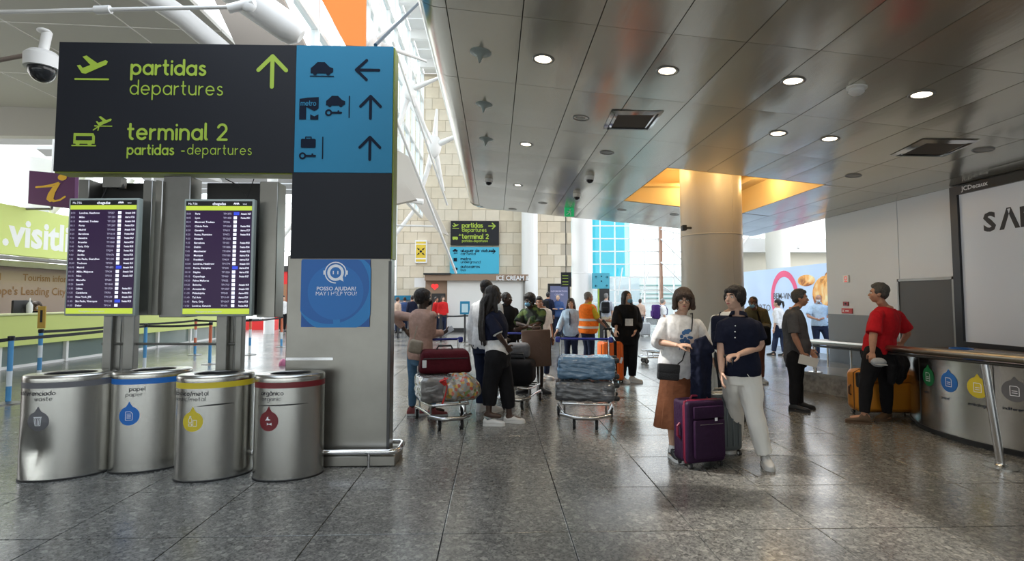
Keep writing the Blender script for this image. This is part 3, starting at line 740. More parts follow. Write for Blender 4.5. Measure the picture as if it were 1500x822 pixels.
dd = signdraw(152, 180); dd.poly(scl(PLANE, 0, 0, 24)); dd.stroke([(-12, -5), (12, -5)], 1.5); arrow(dd, -10, -8, 10, 1.6, 35); dd.done('pictogram', LIME, sg)
dd = signdraw(124, 205.5, off=.006); dd.rect(-12, 0, 11, 6); dd.done('bus_windows', SIGNK, sg)
dd = signdraw(472, 101, off=.008); dd.poly(scl(CAR, 0, 0, 33)); dd.stroke([(-17, -11.5), (17, -11.5)], 1.6); dd.done('pictogram', SIGND, sg)
for ax, ay, an in ((538, 103, 180), (543, 157, 90), (542, 217, 90)):
    dd = signdraw(ax, ay, off=.008); arrow(dd, 0, 0, 35, 4.2, an); dd.done('pictogram', SIGND, sg)
dd = signdraw(453, 159, off=.008)
dd.poly([(-14, 14), (-2, 16), (14, 17), (14, 0), (8, -4), (-4, 2), (-14, 0)]); dd.poly([(-14, 0), (-4, 2), (-4, -17), (-14, -17)]); dd.poly([(2, -9), (8, -12), (14, -9), (14, -17), (2, -17)]); dd.done('pictogram', SIGND, sg)
dd = signdraw(492, 149, off=.008); dd.poly(scl(CAR, 0, 0, 28)); key(dd, -10, -17, 26, 3.2); dd.stroke([(20, 8), (20, -24)], 1.6); dd.done('pictogram', SIGND, sg)
dd = signdraw(452, 209, off=.008); dd.poly(scl(CASE, 0, 0, 27)); dd.stroke([(-4, 5), (-4, 8), (4, 8), (4, 5)], 1.6); key(dd, -8, -20, 26, 3.2); dd.stroke([(21, 8), (21, -24)], 1.6); dd.done('pictogram', SIGND, sg)
dd = dtext('metro', 441.5, 155, 4.6, 1.0, .82, .3, off=.012); dd.done('lettering', SIGNB, sg)
# help poster on the pillar
po = thing('help_poster', 'square blue help poster with white headset face on the steel pillar', 'poster', at(492, 479)-V((0, .004, 0)))
x0, x1 = at(442, 430).x, at(542, 430).x; z0, z1 = at(492, 479).z, at(492, 380).z
part('sheet', MB().bb((x0, SY_-.004, z0), (x1, SY_+.006, z1)), mat('poster_navy', (.015, .10, .36), .4), po, smooth=False)
def clipdisc(d, cx, cy, r, b, ri=0, n=64):
    for j in range(n):
        a0, a1 = 2*math.pi*j/n, 2*math.pi*(j+1)/n
        q = []
        for (rr, a) in ((ri, a0), (r, a0), (r, a1), (ri, a1)):
            q.append((min(max(cx+rr*math.cos(a), b[0]), b[2]), min(max(cy+rr*math.sin(a), b[1]), b[3])))
        d.poly(q if ri else q[1:3]+[(cx, cy)])
B = (-50, -49, 50, 49)
dd = signdraw(492, 430, off=.0055); clipdisc(dd, 2, 3, 60, B, 0); dd.done('outer_ring', mat('poster_mid', (.02, .22, .55), .4), po)
dd = signdraw(492, 430, off=.0065); clipdisc(dd, -8, 12, 56, B, 0); dd.done('middle_ring', mat('poster_deep', (.018, .13, .42), .4), po)
dd = signdraw(492, 430, off=.0075); clipdisc(dd, 0, 2, 40, B, 0); dd.done('inner_disc', mat('poster_bright', (.02, .17, .50), .4), po)
m = MB()
dd = signdraw(492, 399.5, off=.0085); dd.disc(0, 0, 12, 28, 8); dd.poly([(6, -10), (11.5, -13), (10, -5)]); dd.stroke(arcp(0, 0, 15, -20, 270, 24), 1.6); dd.rect(-17.5, -3, -14.5, 3); dd.rect(14.5, -3, 17.5, 3); dd.rect(-4, -2.5, -2.5, 2.5); dd.rect(2.5, -2.5, 4, 2.5); dd.done('headset_face', PRINTW, po)
dd = signdraw(492, 425.5, off=.0085); dd.text('POSSO AJUDAR?', 1, 0, 7.6, 'CENTER', .12, sx=1.02); dd.done('lettering', PRINTW, po); dd = signdraw(492, 425.5, off=.0085); dd.text('MAY I HELP YOU?', 1, -7.2, 7.6, 'CENTER', 0, sx=1.0); dd.done('lettering', PRINTW, po)

# display pylon
dy = 5.0
fp = thing('display_pylon', 'tall grey steel pylon frame holding the two arrival screens under the big sign', 'pylon', (-3.2, 5.3, 0))
def bx(px0, px1, py0, py1, y0, y1): 
    a = P(px0, (py0+py1)/2, y0); b = P(px1, (py0+py1)/2, y0); return (a.x, y0, P((px0+px1)/2, py1, y0).z), (b.x, y1, P((px0+px1)/2, py0, y0).z)
DK = mat('housing_dark', (.035, .035, .035), .5, .3)
for n_, m_, px0, px1, py0, py1, y0, y1 in (
    ('side_panel', DSTEEL, 236, 276, 258, 465, 5.12, 5.32), ('side_panel', STEEL2, 378, 405, 266, 465, 5.12, 5.32), ('edge_strip', DSTEEL, 206, 220, 264, 462, 5.10, 5.2),
    ('edge_strip', STEEL2, 224, 235, 264, 462, 5.08, 5.2), ('back_panel', DK, 128, 208, 268, 462, 5.30, 5.34), ('back_panel', DK, 300, 378, 268, 462, 5.30, 5.34),
    ('side_panel', DSTEEL, 114, 130, 263, 300, 5.12, 5.32), ('post', DSTEEL, 147, 160, 462, 676, 5.16, 5.24), ('post', DSTEEL, 163, 174, 462, 676, 5.20, 5.28), ('post', DSTEEL, 177, 193, 462, 676, 5.16, 5.24),
    ('post', DSTEEL, 314, 330, 462, 676, 5.16, 5.24), ('post', DSTEEL, 334, 340, 462, 676, 5.22, 5.28), ('post', DSTEEL, 342, 352, 462, 676, 5.16, 5.24)):
    a, b = bx(px0, px1, py0, py1, y0, y1)
    if n_ == 'post': a = (a[0], a[1], 0)
    part(n_, MB().rbox([(a[i]+b[i])/2 for i in range(3)], [abs(b[i]-a[i]) for i in range(3)], .006, 1), m_, fp)
a = P(150, 504, 5.2); b = P(352, 504, 5.2); part('cross_bar', MB().cyl(a, b, .012, 8), DSTEEL, fp)
part('bracket', MB().bb(P(200, 349, 5.12), P(218, 340, 5.2)), DSTEEL, fp); part('bracket', MB().bb(P(150, 274, 5.12), P(186, 262, 5.2)), DSTEEL, fp)
part('cable', MB().tube([P(150, 290, 5.15), P(160, 268, 5.15), P(178, 262, 5.15), P(182, 275, 5.15), P(172, 276, 5.15), P(168, 268, 5.15)], .008, 8), BLACK, fp); part('cable', MB().tube([P(330, 262, 5.2), P(350, 272, 5.2), P(362, 290, 5.2), P(372, 262, 5.2)], .005, 6), BLACK, fp)
part('foot_plate', MB().bb((P(140, 670, 5.2).x, 5.0, 0), (P(200, 670, 5.2).x, 5.4, .02)).bb((P(308, 670, 5.2).x, 5.0, 0), (P(358, 670, 5.2).x, 5.4, .02)), DSTEEL, fp)
part('conduit', MB().cyl(P(364, 560, 5.1), (P(364, 560, 5.1).x, 5.1, .0), .006, 8), CHROME, fp)
SCR = mat('screen_purple', (.022, .010, .036), .3, emit=.5, spec=.25); SCRW = mat('screen_text', (.75, .75, .85), .4, emit=.55); SCRD = mat('screen_dim', (.40, .38, .50), .4, emit=.4)
SCL = mat('screen_lime', (.42, .52, .05), .4, emit=.5); SCK = mat('screen_black', (.01, .01, .015), .3); SCB = mat('screen_blue', (.03, .06, .55), .4, emit=.5); SCR_R = mat('screen_red', (.6, .06, .06), .4, emit=.5); SCO = mat('screen_orange', (.65, .22, .03), .4, emit=.5)
CITY1 = ['Londres, Heathrow', 'Milão', 'Montreal, Trudeau', 'Porto', 'Madrid', 'Barcelona', 'Genebra', 'Bruxelas', 'Paris, Orly', 'Málaga', 'Sevilha', 'São Paulo, Guarulhos', 'Toulouse', 'Madrid', 'Milão, Malpensa', 'Nice', 'Marselha', 'Luanda', 'Lisboa', 'Casablanca', 'New York, JFK', 'São Paulo, Viracopos', 'Dakar']
CITY2 = ['Paris', 'Lyon', 'Montreal, Trudeau', 'Cidade Praia', 'Genebra', 'Roma, Fiumicino', 'Newark', 'Barcelona', 'Dublin', 'Manchester', 'Munique', 'Frankfurt', 'Londres, Heathrow', 'Roma, Ciampino', 'Naples', 'Copenhaga', 'Palma Mallorca', 'Bolonha', 'Amesterdão', 'Philadelphia', 'Tel Aviv', 'Paris, Orly', 'Londres, Gatwick']
def display(name, label, quad, cities, seed, yaw, W, H, c):
    rr = random.Random(seed); t = thing(name, label, 'screen', c, yaw)
    part('casing', MB().rbox((0, .028, 0), (W+.04, .056, H+.04), .01, 2), GREYM, t, local=True)
    f = plane_map((0, -.003, 0), (1, 0, 0), (0, 0, 1)); 
    d = Draw(f); d.rect(-W/2, -H/2, W/2, H/2); d.done('screen', SCR, t, True)
    def dr(off): return Draw(plane_map((0, -.003-off, 0), (1, 0, 0), (0, 0, 1)))
    d = dr(.001); d.rect(-W/2, H/2-.045, W/2, H/2); d.done('header', SCK, t, True)
    d = dr(.001); d.rect(-W/2, H/2-.085, W/2, H/2-.045); d.done('lime_bar', SCL, t, True); d = dr(.001); d.rect(-W/2, -H/2, W/2, -H/2+.05); d.done('lime_bar', SCL, t, True)
    d = dr(.002); d.text('chegadas', -.06, H/2-.035, .034, bold=.0006); d.text('Ma 7:56', -W/2+.02, H/2-.033, .026); d.text('ANA', W*.22, H/2-.03, .024, bold=.001); d.text('vinci', W*.36, H/2-.032, .02)
    rows = len(cities); top = H/2-.097; rh = (H-.097-.055)/rows; d2 = dr(.002); boxes = [dr(.0015) for _ in range(4)]
    for k, cy in enumerate(cities):
        y = top-rh*(k+1)+rh*.28; s_ = rh*.62
        d2.text('%d:%02d' % (8+k//6, (k*5) % 60), -W/2+.008, y, s_); d.text(cy, -W/2+.085, y, s_, bold=.0004)
        for q_ in range(1): d2.text('TP%d' % rr.randint(100, 1999), W*.07, y, s_, bold=.0003)
        b = rr.choice([0, 0, 0, 0, 1, 0, 2 if k % 5 == 3 else 0, 3 if k == 7 else 0]); 
        boxes[b].rect(W*.225, y-rh*.1, W*(.225+(.05 if b == 0 else .085)), y+rh*.62)
        if rr.random() > .13: d.text(rr.choice(['Previsto 09:%02d', 'Aterrou 07:%02d', 'Atrasado 10:%02d']) % rr.randint(10, 59), W*.335, y, s_, bold=.0006, sx=.62)
    d2.text('Passageiros em aeroporto', -W*.3, -H/2+.015, .022); o1 = d.done('lettering', SCRW, t, True); o2 = d2.done('small_lettering', SCRD, t, True); o1['kind'] = o2['kind'] = 'stuff'
    for b, m_ in zip(boxes, (SCRW, SCB, SCR_R, SCO)):
        if b.mb.f: b.done('airline_boxes', m_, t, True)['kind'] = 'stuff'
    return t
c = P(149, 376, 4.93); display('arrivals_screen', 'left of the two tall arrival screens, turned slightly, near the information desk', 0, CITY1, 3, R(-3), .605, 1.02, c)
c = P(319, 377, 4.98); display('arrivals_screen', 'right of the two tall arrival screens, close beside the steel pillar', 0, CITY2, 5, R(-1), .60, 1.03, c)
part('mount_arm', MB().cyl(P(149, 380, 4.98), P(160, 380, 5.32), .03, 8), DSTEEL, fp); part('mount_arm', MB().cyl(P(319, 380, 5.03), P(325, 380, 5.32), .03, 8), DSTEEL, fp)

# ================================================================== RECYCLING BINS
def recycling_bin(px0, px1, pyb, label, band, icon, lines, rot, dent=False, slot=False, a=.345, b=.205, H=.87):
    c = G((px0+px1)/2, pyb-14); c.z = 0; Lc = (px0+px1)/2
    t = thing('recycling_bin', label, 'bin', c, rot, 'row of steel recycling bins')
    n = 64
    def el(ang, s=1): # superellipse, pointed slightly
        x = a*math.cos(ang); y = b*math.sin(ang); return x*s, y*s
    def pos(ang, z, off=0):
        x, y = el(ang); nx, ny = math.cos(ang)/a, math.sin(ang)/b; L = math.hypot(nx, ny); k = 1
        dx = dy = 0
        if dent and z < .50:
            da = (math.degrees(ang)-232) % 360; da = da-360 if da > 180 else da
            ff = max(0, 1-abs(da)/30)*max(0, 1-abs(z-.25)/.24); 
            g2 = max(0, 1-abs(da+2)/8)*max(0, 1-abs(z-.27)/.2)
            off -= .055*ff-.0*g2
        return V((x+nx/L*off, y+ny/L*off, z))
    zs = [.0, .03]+[.03+.04*k for k in range(1, 20)]
    zs = [z for z in zs if z < H-.10]+[H-.10]
    if slot: zs = [z for z in zs if not (.60 < z < .645)]+[.612, .636]; zs.sort()
    m = MB(); rings = [[pos(2*math.pi*j/n, z, 0) for j in range(n)] for z in zs]
    m.loft(rings, cap=True); part('body', m, STEEL, t, True)
    m = MB(); m.loft([[pos(2*math.pi*j/n, z, o) for j in range(n)] for z, o in ((0, .004), (.014, .006), (.018, .0))]); part('base_ring', m, DK, t, True)
    m = MB(); m.loft([[pos(2*math.pi*j/n, z, o) for j in range(n)] for z, o in ((H-.10, .0015), (H-.052, .0015))], cap=False); part('colour_band', m, band, t, True)
    m = MB(); ins = [[V((el(2*math.pi*j/n, s)[0]*(1 if s > .7 else .9), el(2*math.pi*j/n, s)[1], z)) for j in range(n)] for s, z in ((.90, H+.006), (.80, H+.008), (.66, H+.004), (.64, H+.0))]
    m.loft([[pos(2*math.pi*j/n, z, o) for j in range(n)] for z, o in ((H-.052, .001), (H-.02, .003), (H-.004, -.002), (H+.004, -.012))]+ins, cap=False); part('lid', m, STEEL, t, True)
    m = MB(); m.loft([[V((el(2*math.pi*j/n, s)[0]*.9, el(2*math.pi*j/n, s)[1], z)) for j in range(n)] for s, z in ((.64, H+.0), (.60, H-.16))], cap=False); m.mi = 0
    m.add([V((el(2*math.pi*j/n, .60)[0]*.9, el(2*math.pi*j/n, .60)[1], H-.16)) for j in range(n)], [tuple(range(n))]); part('opening', m, BLACK, t, True)
    # surface map: u metres along perimeter from the front-left facing point
    tab = []; N = 720; s0 = 0
    for k in range(N+1):
        ang = -math.pi*1.0+2*math.pi*k/N; x, y = el(ang)
        if k: s0 += math.hypot(x-px_, y-py_)
        tab.append((s0, ang)); px_, py_ = x, y
    # icon centre angle
    def mapper(ang0, zc, off):
        i0 = min(range(N+1), key=lambda i: abs(tab[i][1]-ang0)); b0 = tab[i0][0]
        def f(u, v, w=0):
            s_ = b0+u; lo = 0; hi = N
            s_ = min(max(s_, 0), tab[-1][0])
            while hi-lo > 1:
                md = (lo+hi)//2
                if tab[md][0] <= s_: lo = md
                else: hi = md
            fr = (s_-tab[lo][0])/max(1e-9, tab[hi][0]-tab[lo][0]); return pos(tab[lo][1]+(tab[hi][1]-tab[lo][1])*fr, zc+v, off+w)
        return f
    ANG = R(-122)
    f = mapper(ANG, .50, .002); d = Draw(f, .012); d.disc(0, 0, .082, 32); 
    d.poly([(-.03, .073), (.03, .073), (.012, .10), (0, .125), (-.012, .10)]); d.done('drop_emblem', band, t, True)
    d = Draw(mapper(ANG, .50, .0035), .02); wi = .004
    if icon == 'bin':
        d.stroke([(-.026, .028), (-.02, -.035), (.02, -.035), (.026, .028), (-.026, .028)], wi); [d.stroke([(x, .02), (x*.8, -.028)], .005) for x in (-.013, 0, .013)]; d.stroke([(-.03, .036), (.03, .036)], .005)
    elif icon == 'paper':
        d.stroke([(-.026, -.036), (-.026, .036), (.012, .036), (.028, .02), (.028, -.036), (-.026, -.036)], wi); [d.stroke([(-.015, y), (.016, y)], .004) for y in (-.02, -.008, .004, .016)]
    elif icon == 'pack':
        d.stroke([(-.03, -.005), (-.03, .02), (-.022, .03), (-.022, .045), (-.012, .045), (-.012, .03), (-.004, .02), (-.004, -.005), (-.03, -.005)], wi); d.stroke([(.006, -.036), (.006, .012), (.034, .012), (.034, -.036), (.006, -.036)], wi); d.stroke([(-.03, -.034), (-.03, -.016), (-.004, -.016), (-.004, -.034), (-.03, -.034)], wi)
    else:
        d.poly([(-.03, .005), (-.018, .018), (-.012, .035), (-.002, .038), (.0, .02), (.02, .012), (.004, .006), (-.012, .008)]); d.poly([(-.012, -.034), (-.012, -.012), (.0, -.02), (.016, -.018), (.028, -.012), (.028, -.034), (.016, -.028), (0, -.026)])
    d.done('pictogram', PRINTW, t, True)
    if lines:
        d = Draw(mapper(R(-122), .685, .0025), .02); 
        for q_, (ln, ww_) in enumerate(zip(lines, (.0046, .003))):
            wdt = sum(GLY[c_][0]+.4 for c_ in ln)*.021; rtext(d, ln, .125-wdt-(q_*.02), .03-q_*.046, .021, ww_, .4, 1.0)
        d.done('lettering', mat('bin_ink', (.02, .02, .025), .5), t, True)
    if slot:
        m = MB(); u0, u1 = slot; fm = mapper(R(-90), .625, .0016); k = 18; up = []; lo_ = []
        for i in range(k+1):
            u = u0+(u1-u0)*i/k; h_ = .0075*math.sin(math.pi*min(1, max(.02, i/k)))+.0012; up.append(fm(u, h_+.008*i/k)); lo_.append(fm(u, -h_*.4+.008*i/k))
        m.add(up+lo_, [(i, i+1, k+2+i, k+1+i) for i in range(k)]); part('flap_gap', m, BLACK, t, True)
    return t
GB = mat('band_grey', (.13, .13, .14), .45); BB = mat('band_blue', (.01, .14, .50), .4); YB = mat('band_yellow', (.66, .52, .03), .4); RB = mat('band_maroon', (.17, .012, .018), .4); GNB = mat('band_green', (.01, .16, .05), .4)
recycling_bin(38, 158, 708, 'dented steel bin with grey band and waste emblem, leftmost of the row', GB, 'bin', ('indiferenciado', 'waste'), R(26), dent=True, a=.33)
recycling_bin(171, 269, 697, 'steel bin with blue band and paper emblem, set back between grey and yellow bins', BB, 'paper', ('papel', 'paper'), R(30), a=.31, b=.2)
recycling_bin(263, 363, 709, 'steel bin with yellow band and bottle emblem', YB, 'pack', ('plástico/metal', 'plastic/metal'), R(24), slot=(-.13, .15), a=.30)
recycling_bin(372, 473, 709, 'steel bin with maroon band and food waste emblem, nearest the pillar', RB, 'food', ('orgânico', 'organic'), R(16), slot=(-.26, .16), a=.285, b=.2)

# ================================================================== INFORMATION DESK
LG = mat('desk_lime', (.58, .66, .20), .4); DX = -10.4
de = thing('information_desk', 'long lime green information counter behind the barriers on the left', 'counter', (DX, 15, 0))
ya, yb = 10.0, 21.0
part('front_panel', MB().bb((DX-.06, ya, .50), (DX, yb, 1.16)), LG, de); part('counter_top', MB().rbox((DX-.16, (ya+yb)/2, 1.18), (.42, yb-ya, .04), .01, 1), mat('desk_top', (.66, .70, .38), .3), de)
for k in range(6):
    y0 = ya+.1+k*1.8; part('base_panel', MB().bb((DX-.2, y0, 0.04), (DX-.16, y0+1.72, .5)), mat('base_glassy', (.16, .21, .20), .15), de); part('base_divider', MB().bb((DX-.22, y0+1.73, 0), (DX-.08, y0+1.80, .5)), WHITE, de)
part('kick_plate', MB().bb((DX-.2, ya, 0), (DX-.12, yb, .06)), WHITE, de)
dk = sempty('wall_left'); LX = -12.6
part('information_wall', MB().bb((LX-.1, 6, 0), (LX, 22, 2.35)), mat('taupe_pink', (.36, .27, .25), .6), dk, smooth=False)
part('rib', MB().bb((LX-.1, 6, 2.35), (LX+.25, 22, 2.5)), DSTEEL, dk)
def LP(px, py, X): q = PX(px, X, py); return q.y, q.z
y0, z0 = LP(-20, 413, LX); gold = mat('gold_letters', (.26, .13, .05), .5)
d = Draw(plane_map((LX+.008, 0, 0), (0, 1, 0), (0, 0, 1))); 
yv, zv = LP(-60, 411, LX); d.text('Lisboa Card', yv-.20, LP(20, 411, LX)[1], .26, bold=.004); yv, zv = LP(33, 411, LX); d.text('Tourism information', yv, zv, .26, bold=.004)
yv, zv = LP(-16, 433, LX); d.text("Europe's Leading City Tourist Destination", yv-.25, LP(40, 432, LX)[1], .30, bold=.004); d.done('lettering', gold, dk)
fa = thing('visit_sign', 'lime green sloping fascia sign with white web address letters above the information counter', 'sign', (-11.2, 12, 2.4)); FX = -11.2
za, zc_ = LP(60, 309, FX)[1], LP(60, 377, FX)[1]
part('fascia', MB().bb((FX-.25, 8.5, zc_), (FX, 21, za)), mat('fascia_lime', (.66, .76, .24), .45, emit=.12), fa, smooth=False)
part('under_rail', MB().bb((FX-.25, 8.5, zc_-.10), (FX+.02, 21, zc_-.03)), DSTEEL, fa)
d = Draw(plane_map((FX+.006, 0, 0), (0, 1, 0), (0, 0, 1))); yv, zv = LP(2, 357, FX); d.text('.visitlisboa.com', yv-.0, zv, .92, bold=.03, sx=.95); 
d.text('www', yv-2.0, zv, .92, bold=.03, sx=.95); d.done('lettering', mat('white_letters', (.82, .84, .82), .5, emit=.15), fa)
for yy in (10, 14, 18): part('hanger', MB().cyl((FX-.12, yy, za), (FX-.12, yy, 5.7), .03, 8), WHITE, fa)
si = thing('information_sign', 'purple hanging sign with a yellow letter i, above the lime fascia', 'sign', P(77, 300, 13.1)); Yi = 13.1
a, b = P(42, 301, Yi), P(110, 255, Yi); part('panel', MB().prism([P(43, 250, Yi), P(110, 256, Yi), P(109, 306, Yi), P(41, 298, Yi)], (0, .12, 0)), mat('purple', (.10, .012, .10), .5), si, smooth=False)
o = P(76, 279, Yi); k = Yi/FPX; d = Draw(plane_map(o-V((0, .006, 0)), (k, 0, 0), (0, 0, k)))
d.disc(14, 19, 6.4, 20, 0, 4.6); d.stroke([(-22, 4.5), (-12, 5.5), (0, 8), (9, 11), (6, 4), (0, -6), (-2, -12), (3, -16), (12, -14), (19, -9)], 2.6); d.poly([(-12, 4), (2, 7), (12, 11), (5, -3), (3, -12), (6, -15), (-2, -17), (-7, -13), (-5, -5), (1, 5)])
d.done('letter', mat('amber', (.85, .48, .02), .5), si); q = P(76, 299, Yi+.06); part('bracket', MB().cyl(q, (q.x, q.y, za-.02), .03, 8).cyl((q.x, q.y, za-.02), (FX-.1, q.y, za-.02), .03, 8), DSTEEL, si)
# things on the counter
q = V((DX-.35, 13.0, 1.2)); single('sanitiser_bottle', MB().lathe((DX-.2, LP(43, 455, DX-.2)[0], 1.2), [(.05, 0), (.06, .05), (.06, .18), (.03, .24), (.015, .26), (.015, .34)], 14), WHITE, 'small white pump bottle standing on the lime counter', 'bottle')
yq = LP(32, 455, DX-.3)[0]; m = MB().rbox((DX-.3, yq, 1.33), (.06, .5, .32), .02).cyl((DX-.3, yq, 1.2), (DX-.3, yq, 1.3), .04, 10); single('counter_monitor', m, BLACK, 'black computer monitor on the lime counter beside the clerk', 'monitor')

# ================================================================== BARRIERS
SB = mat('post_blue', (.08, .30, .58), .4); SO = mat('post_orange', (.62, .16, .08), .4); SW = mat('post_print', (.70, .76, .80), .4)
POST = {}
def stanchion(p, label, scheme, h=.98, grp='retractable belt posts by the information counter', topsign=False):
    t = thing('barrier_post', label, 'barrier', (p.x, p.y, 0), 0, grp)
    part('base', MB().lathe((0, 0, 0), [(.17, 0), (.17, .012), (.10, .025), (.035, .035)], 24), DSTEEL, t, True)
    n = len(scheme)
    for k, m_ in enumerate(scheme):
        part('sleeve', MB().cyl((0, 0, .03+(h-.10)*k/n), (0, 0, .03+(h-.10)*(k+1)/n), .034, 14), m_, t, True)
    part('head', MB().lathe((0, 0, 0), [(.036, h-.07), (.042, h-.06), (.042, h-.005), (.03, h)], 16), BLACK, t, True)
    if topsign:
        s_ = part('sign_holder', MB().rbox((0, 0, h+.21), (.14, .02, .40), .006, 1), mat('holder_yellow', (.60, .38, .06), .4), t, True)
        part('sign_slot', MB().bb((-.02, -.014, h+.12), (.02, -.011, h+.34)), BLACK, s_, True)
    return t
def gp(px, py): return G(px, py)
def py_of(Y): return 438+CH*FPX/Y
def gd(px, Y): q = P(px, 470, Y); return V((q.x, q.y, 0))
pts = [(gd(18, 8.17), (SB, SW, SB, SB), 'nearest belt post, blue, at the left frame edge', False), (gd(61, 10), (SW, SB, SW, SB), 'belt post topped by a yellow sign holder', True),
       (gd(193, 12.8), (SB, SW, SO, SO), 'orange topped belt post seen left between the pylon legs', False), (gd(214, 12.0), (SW, SB, SB, SB), 'blue belt post seen beside the left pylon leg', False),
       (gd(287, 15), (SB, SO, SW, SO), 'orange and blue belt post just left of the right pylon leg', False), (gd(309, 12.9), (SB, SB, SO, SO), 'belt post with orange top hugging the right pylon leg', False),
       (gd(367, 15), (SW, SB, SW, SO), 'whitish belt post between right pylon leg and pillar', False), (gd(413, 17.4), (SB, SW, SO, SO), 'farthest belt post, left of the pillar near the red stand', False)]
BELT = mat('belt_black', (.02, .02, .022), .7)
posts = [stanchion(p, lb, sc_, topsign=ts) for p, sc_, lb, ts in pts]
def belt(a, b, owner, z=.93, sag=.02):
    m = MB(); n = 8; rg = []
    for k in range(n+1):
        q = a.lerp(b, k/n); zz = z-sag*math.sin(math.pi*k/n); dr_ = (b-a).normalized(); nn = V((-dr_.y, dr_.x, 0))*.003
        rg.append([V((q.x, q.y, zz-.025))+nn, V((q.x, q.y, zz+.025))+nn, V((q.x, q.y, zz+.025))-nn, V((q.x, q.y, zz-.025))-nn])
    m.loft(rg); part('belt', m, BELT, owner)
PT = [p[0] for p in pts]
belt(PT[0], gd(-70, 7.6), posts[0]); belt(PT[0], PT[3], posts[0]); belt(PT[1], PT[2], posts[1]); belt(PT[2], PT[4], posts[2]); belt(PT[3], PT[5], posts[3]); belt(PT[4], PT[6], posts[4]); belt(PT[6], PT[7], posts[6])
# barriers in front of the ice cream kiosk
kp = [(645, 19, ), (681, 19), (687, 18), (583, 21), (600, 24)]
kt = [stanchion(gd(px, Y), lb, (BLACK,), grp='black belt posts before the ice cream kiosk') for (px, Y), lb in zip([(646, 19), (681, 19), (688, 17.6), (583, 20.5)], ['slim black belt post behind the pink sweater person', 'slim black belt post under the small blue notice', 'slim black belt post just right of the notice post', 'slim black belt post in the far queue beside the pillar'])]
belt(gd(646, 19), gd(681, 19), kt[0]); belt(gd(681, 19), gd(735, 19.5), kt[1]); belt(gd(646, 19), gd(583, 20.5), kt[0])
nb_ = thing('notice_board', 'small blue framed notice on a black pole before the kiosk shutter', 'sign', gd(681, 18.9)); q = P(681, 451, 18.85)
part('frame', MB().rbox((q.x, 18.85, q.z), (.34, .03, .46), .01, 1), SIGNB, nb_); part('sheet', MB().bb((q.x-.11, 18.828, q.z-.16), (q.x+.11, 18.834, q.z+.14)), mat('sheet', (.5, .68, .75), .5), nb_); part('pole', MB().cyl((q.x, 18.87, 0), (q.x, 18.87, q.z-.2), .02, 8), BLACK, nb_)

# ================================================================== FAR KIOSK, SIGNS
YK = 25.0
ic = thing('ice_cream_kiosk', 'shuttered white ice cream kiosk with brown fascia against the stone wall', 'kiosk', gd(712, YK))
KW = mat('kiosk_white', (.74, .74, .72), .5, bump=.4, bscale=1.5); KB = mat('kiosk_brown', (.28, .19, .13), .6)
def qb(px0, px1, py0, py1, y0, y1): a, b = bx(px0, px1, py0, py1, y0, y1); return MB().bb(a, b)
def qf(px0, px1, py0, y0, y1): a, b = bx(px0, px1, py0, 480, y0, y1); return MB().bb((a[0], y0, 0), (b[0], y1, b[2]))
part('shutter', qf(655, 770, 410, YK, YK+.95), KW, ic, smooth=False); part('fascia', qb(622, 774, 402, 411, YK-.25, YK+.2), KB, ic, smooth=False); part('roof_edge', qb(620, 660, 400, 402.5, YK-.35, YK+1), BLACK, ic)
part('side_wall', qf(623, 656, 410, YK+.1, YK+.95), KB, ic, smooth=False); part('doorway', qf(632, 652, 430, YK+.06, YK+.1), DK, ic); part('kick_plate', MB().bb((P(655, 480, YK).x, YK-.04, .0), (P(770, 480, YK).x, YK, .18)), DK, ic)
part('post', MB().bb((P(766, 440, YK).x, YK-.06, 0), (P(769, 440, YK).x, YK, 2.5)), DSTEEL, ic)
dd = signdraw(727, 410.5, YK-.28, .01); dd.text('ICE CREAM &', 0, 0, 9.5, bold=.15, sx=.86); dd.done('lettering', PRINTW, ic)
dd = signdraw(637, 420, YK+.08, .03); dd.disc(-2.4, 1, 3, 14); dd.disc(2.4, 1, 3, 14); dd.poly([(-5, 0), (5, 0), (0, -5)]); dd.done('heart_sign', mat('heart_red', (.75, .03, .03), .5, emit=.6), ic)
part('white_box', qb(607, 626, 407, 421, YK+.2, YK+.6), WHITE, ic)
DSG = lambda px, py, Y, off=.01: signdraw(px, py, Y, off)
YS = 26.765
s2 = thing('departures_sign', 'far charcoal departures sign with lime letters on the limestone wall', 'sign', P(695, 358, YS)); part('panel', qb(660, 731, 324, 359, YS, YS+.2), SIGNK, s2, smooth=False)
m = MB()
for s, px, py, xh, w, sx, gap in (('partidas', 677, 333, 3.9, 1.3, .9, .4), ('departures', 677, 339.5, 3.6, .8, .84, .4), ('terminal 2', 677, 349.5, 4.1, 1.3, .88, .42), ('partidas-departures', 677, 354.5, 2.2, .5, .82, .35)):
    dtext(s, px, py, xh, w, sx, gap, YS, .01).done('lettering', LIME, s2)
dd = DSG(667, 331, YS); dd.poly(scl(PLANE, 0, 0, 10)); dd.stroke([(-4, -3.6), (5, -3.6)], .8); arrow(dd, 54, 0, 10, 1.5, 0); dd.poly(scl(BUS, 0, -18, 8)); dd.poly(scl(PLANE, 7, -14, 5)); dd.done('pictogram', LIME, s2)
s3 = thing('transport_sign', 'far blue sign for car rental, metro and bus on the limestone wall', 'sign', P(695, 401, YS)); part('panel', qb(659, 731, 362, 401, YS, YS+.2), mat('sign_cyan', (.05, .42, .62), .5), s3, smooth=False)
m = MB()
for s, px, py, xh, w in (('aluguer de viaturas', 675, 369, 2.6, .7), ('car rental', 675, 373.5, 2.3, .45), ('metro', 675, 381, 2.6, .7), ('underground', 675, 385.5, 2.3, .45), ('autocarros', 675, 392.5, 2.6, .7), ('bus', 675, 397, 2.3, .45)):
    dtext(s, px, py, xh, w, .95, .36, YS, .01).done('lettering', SIGND, s3)
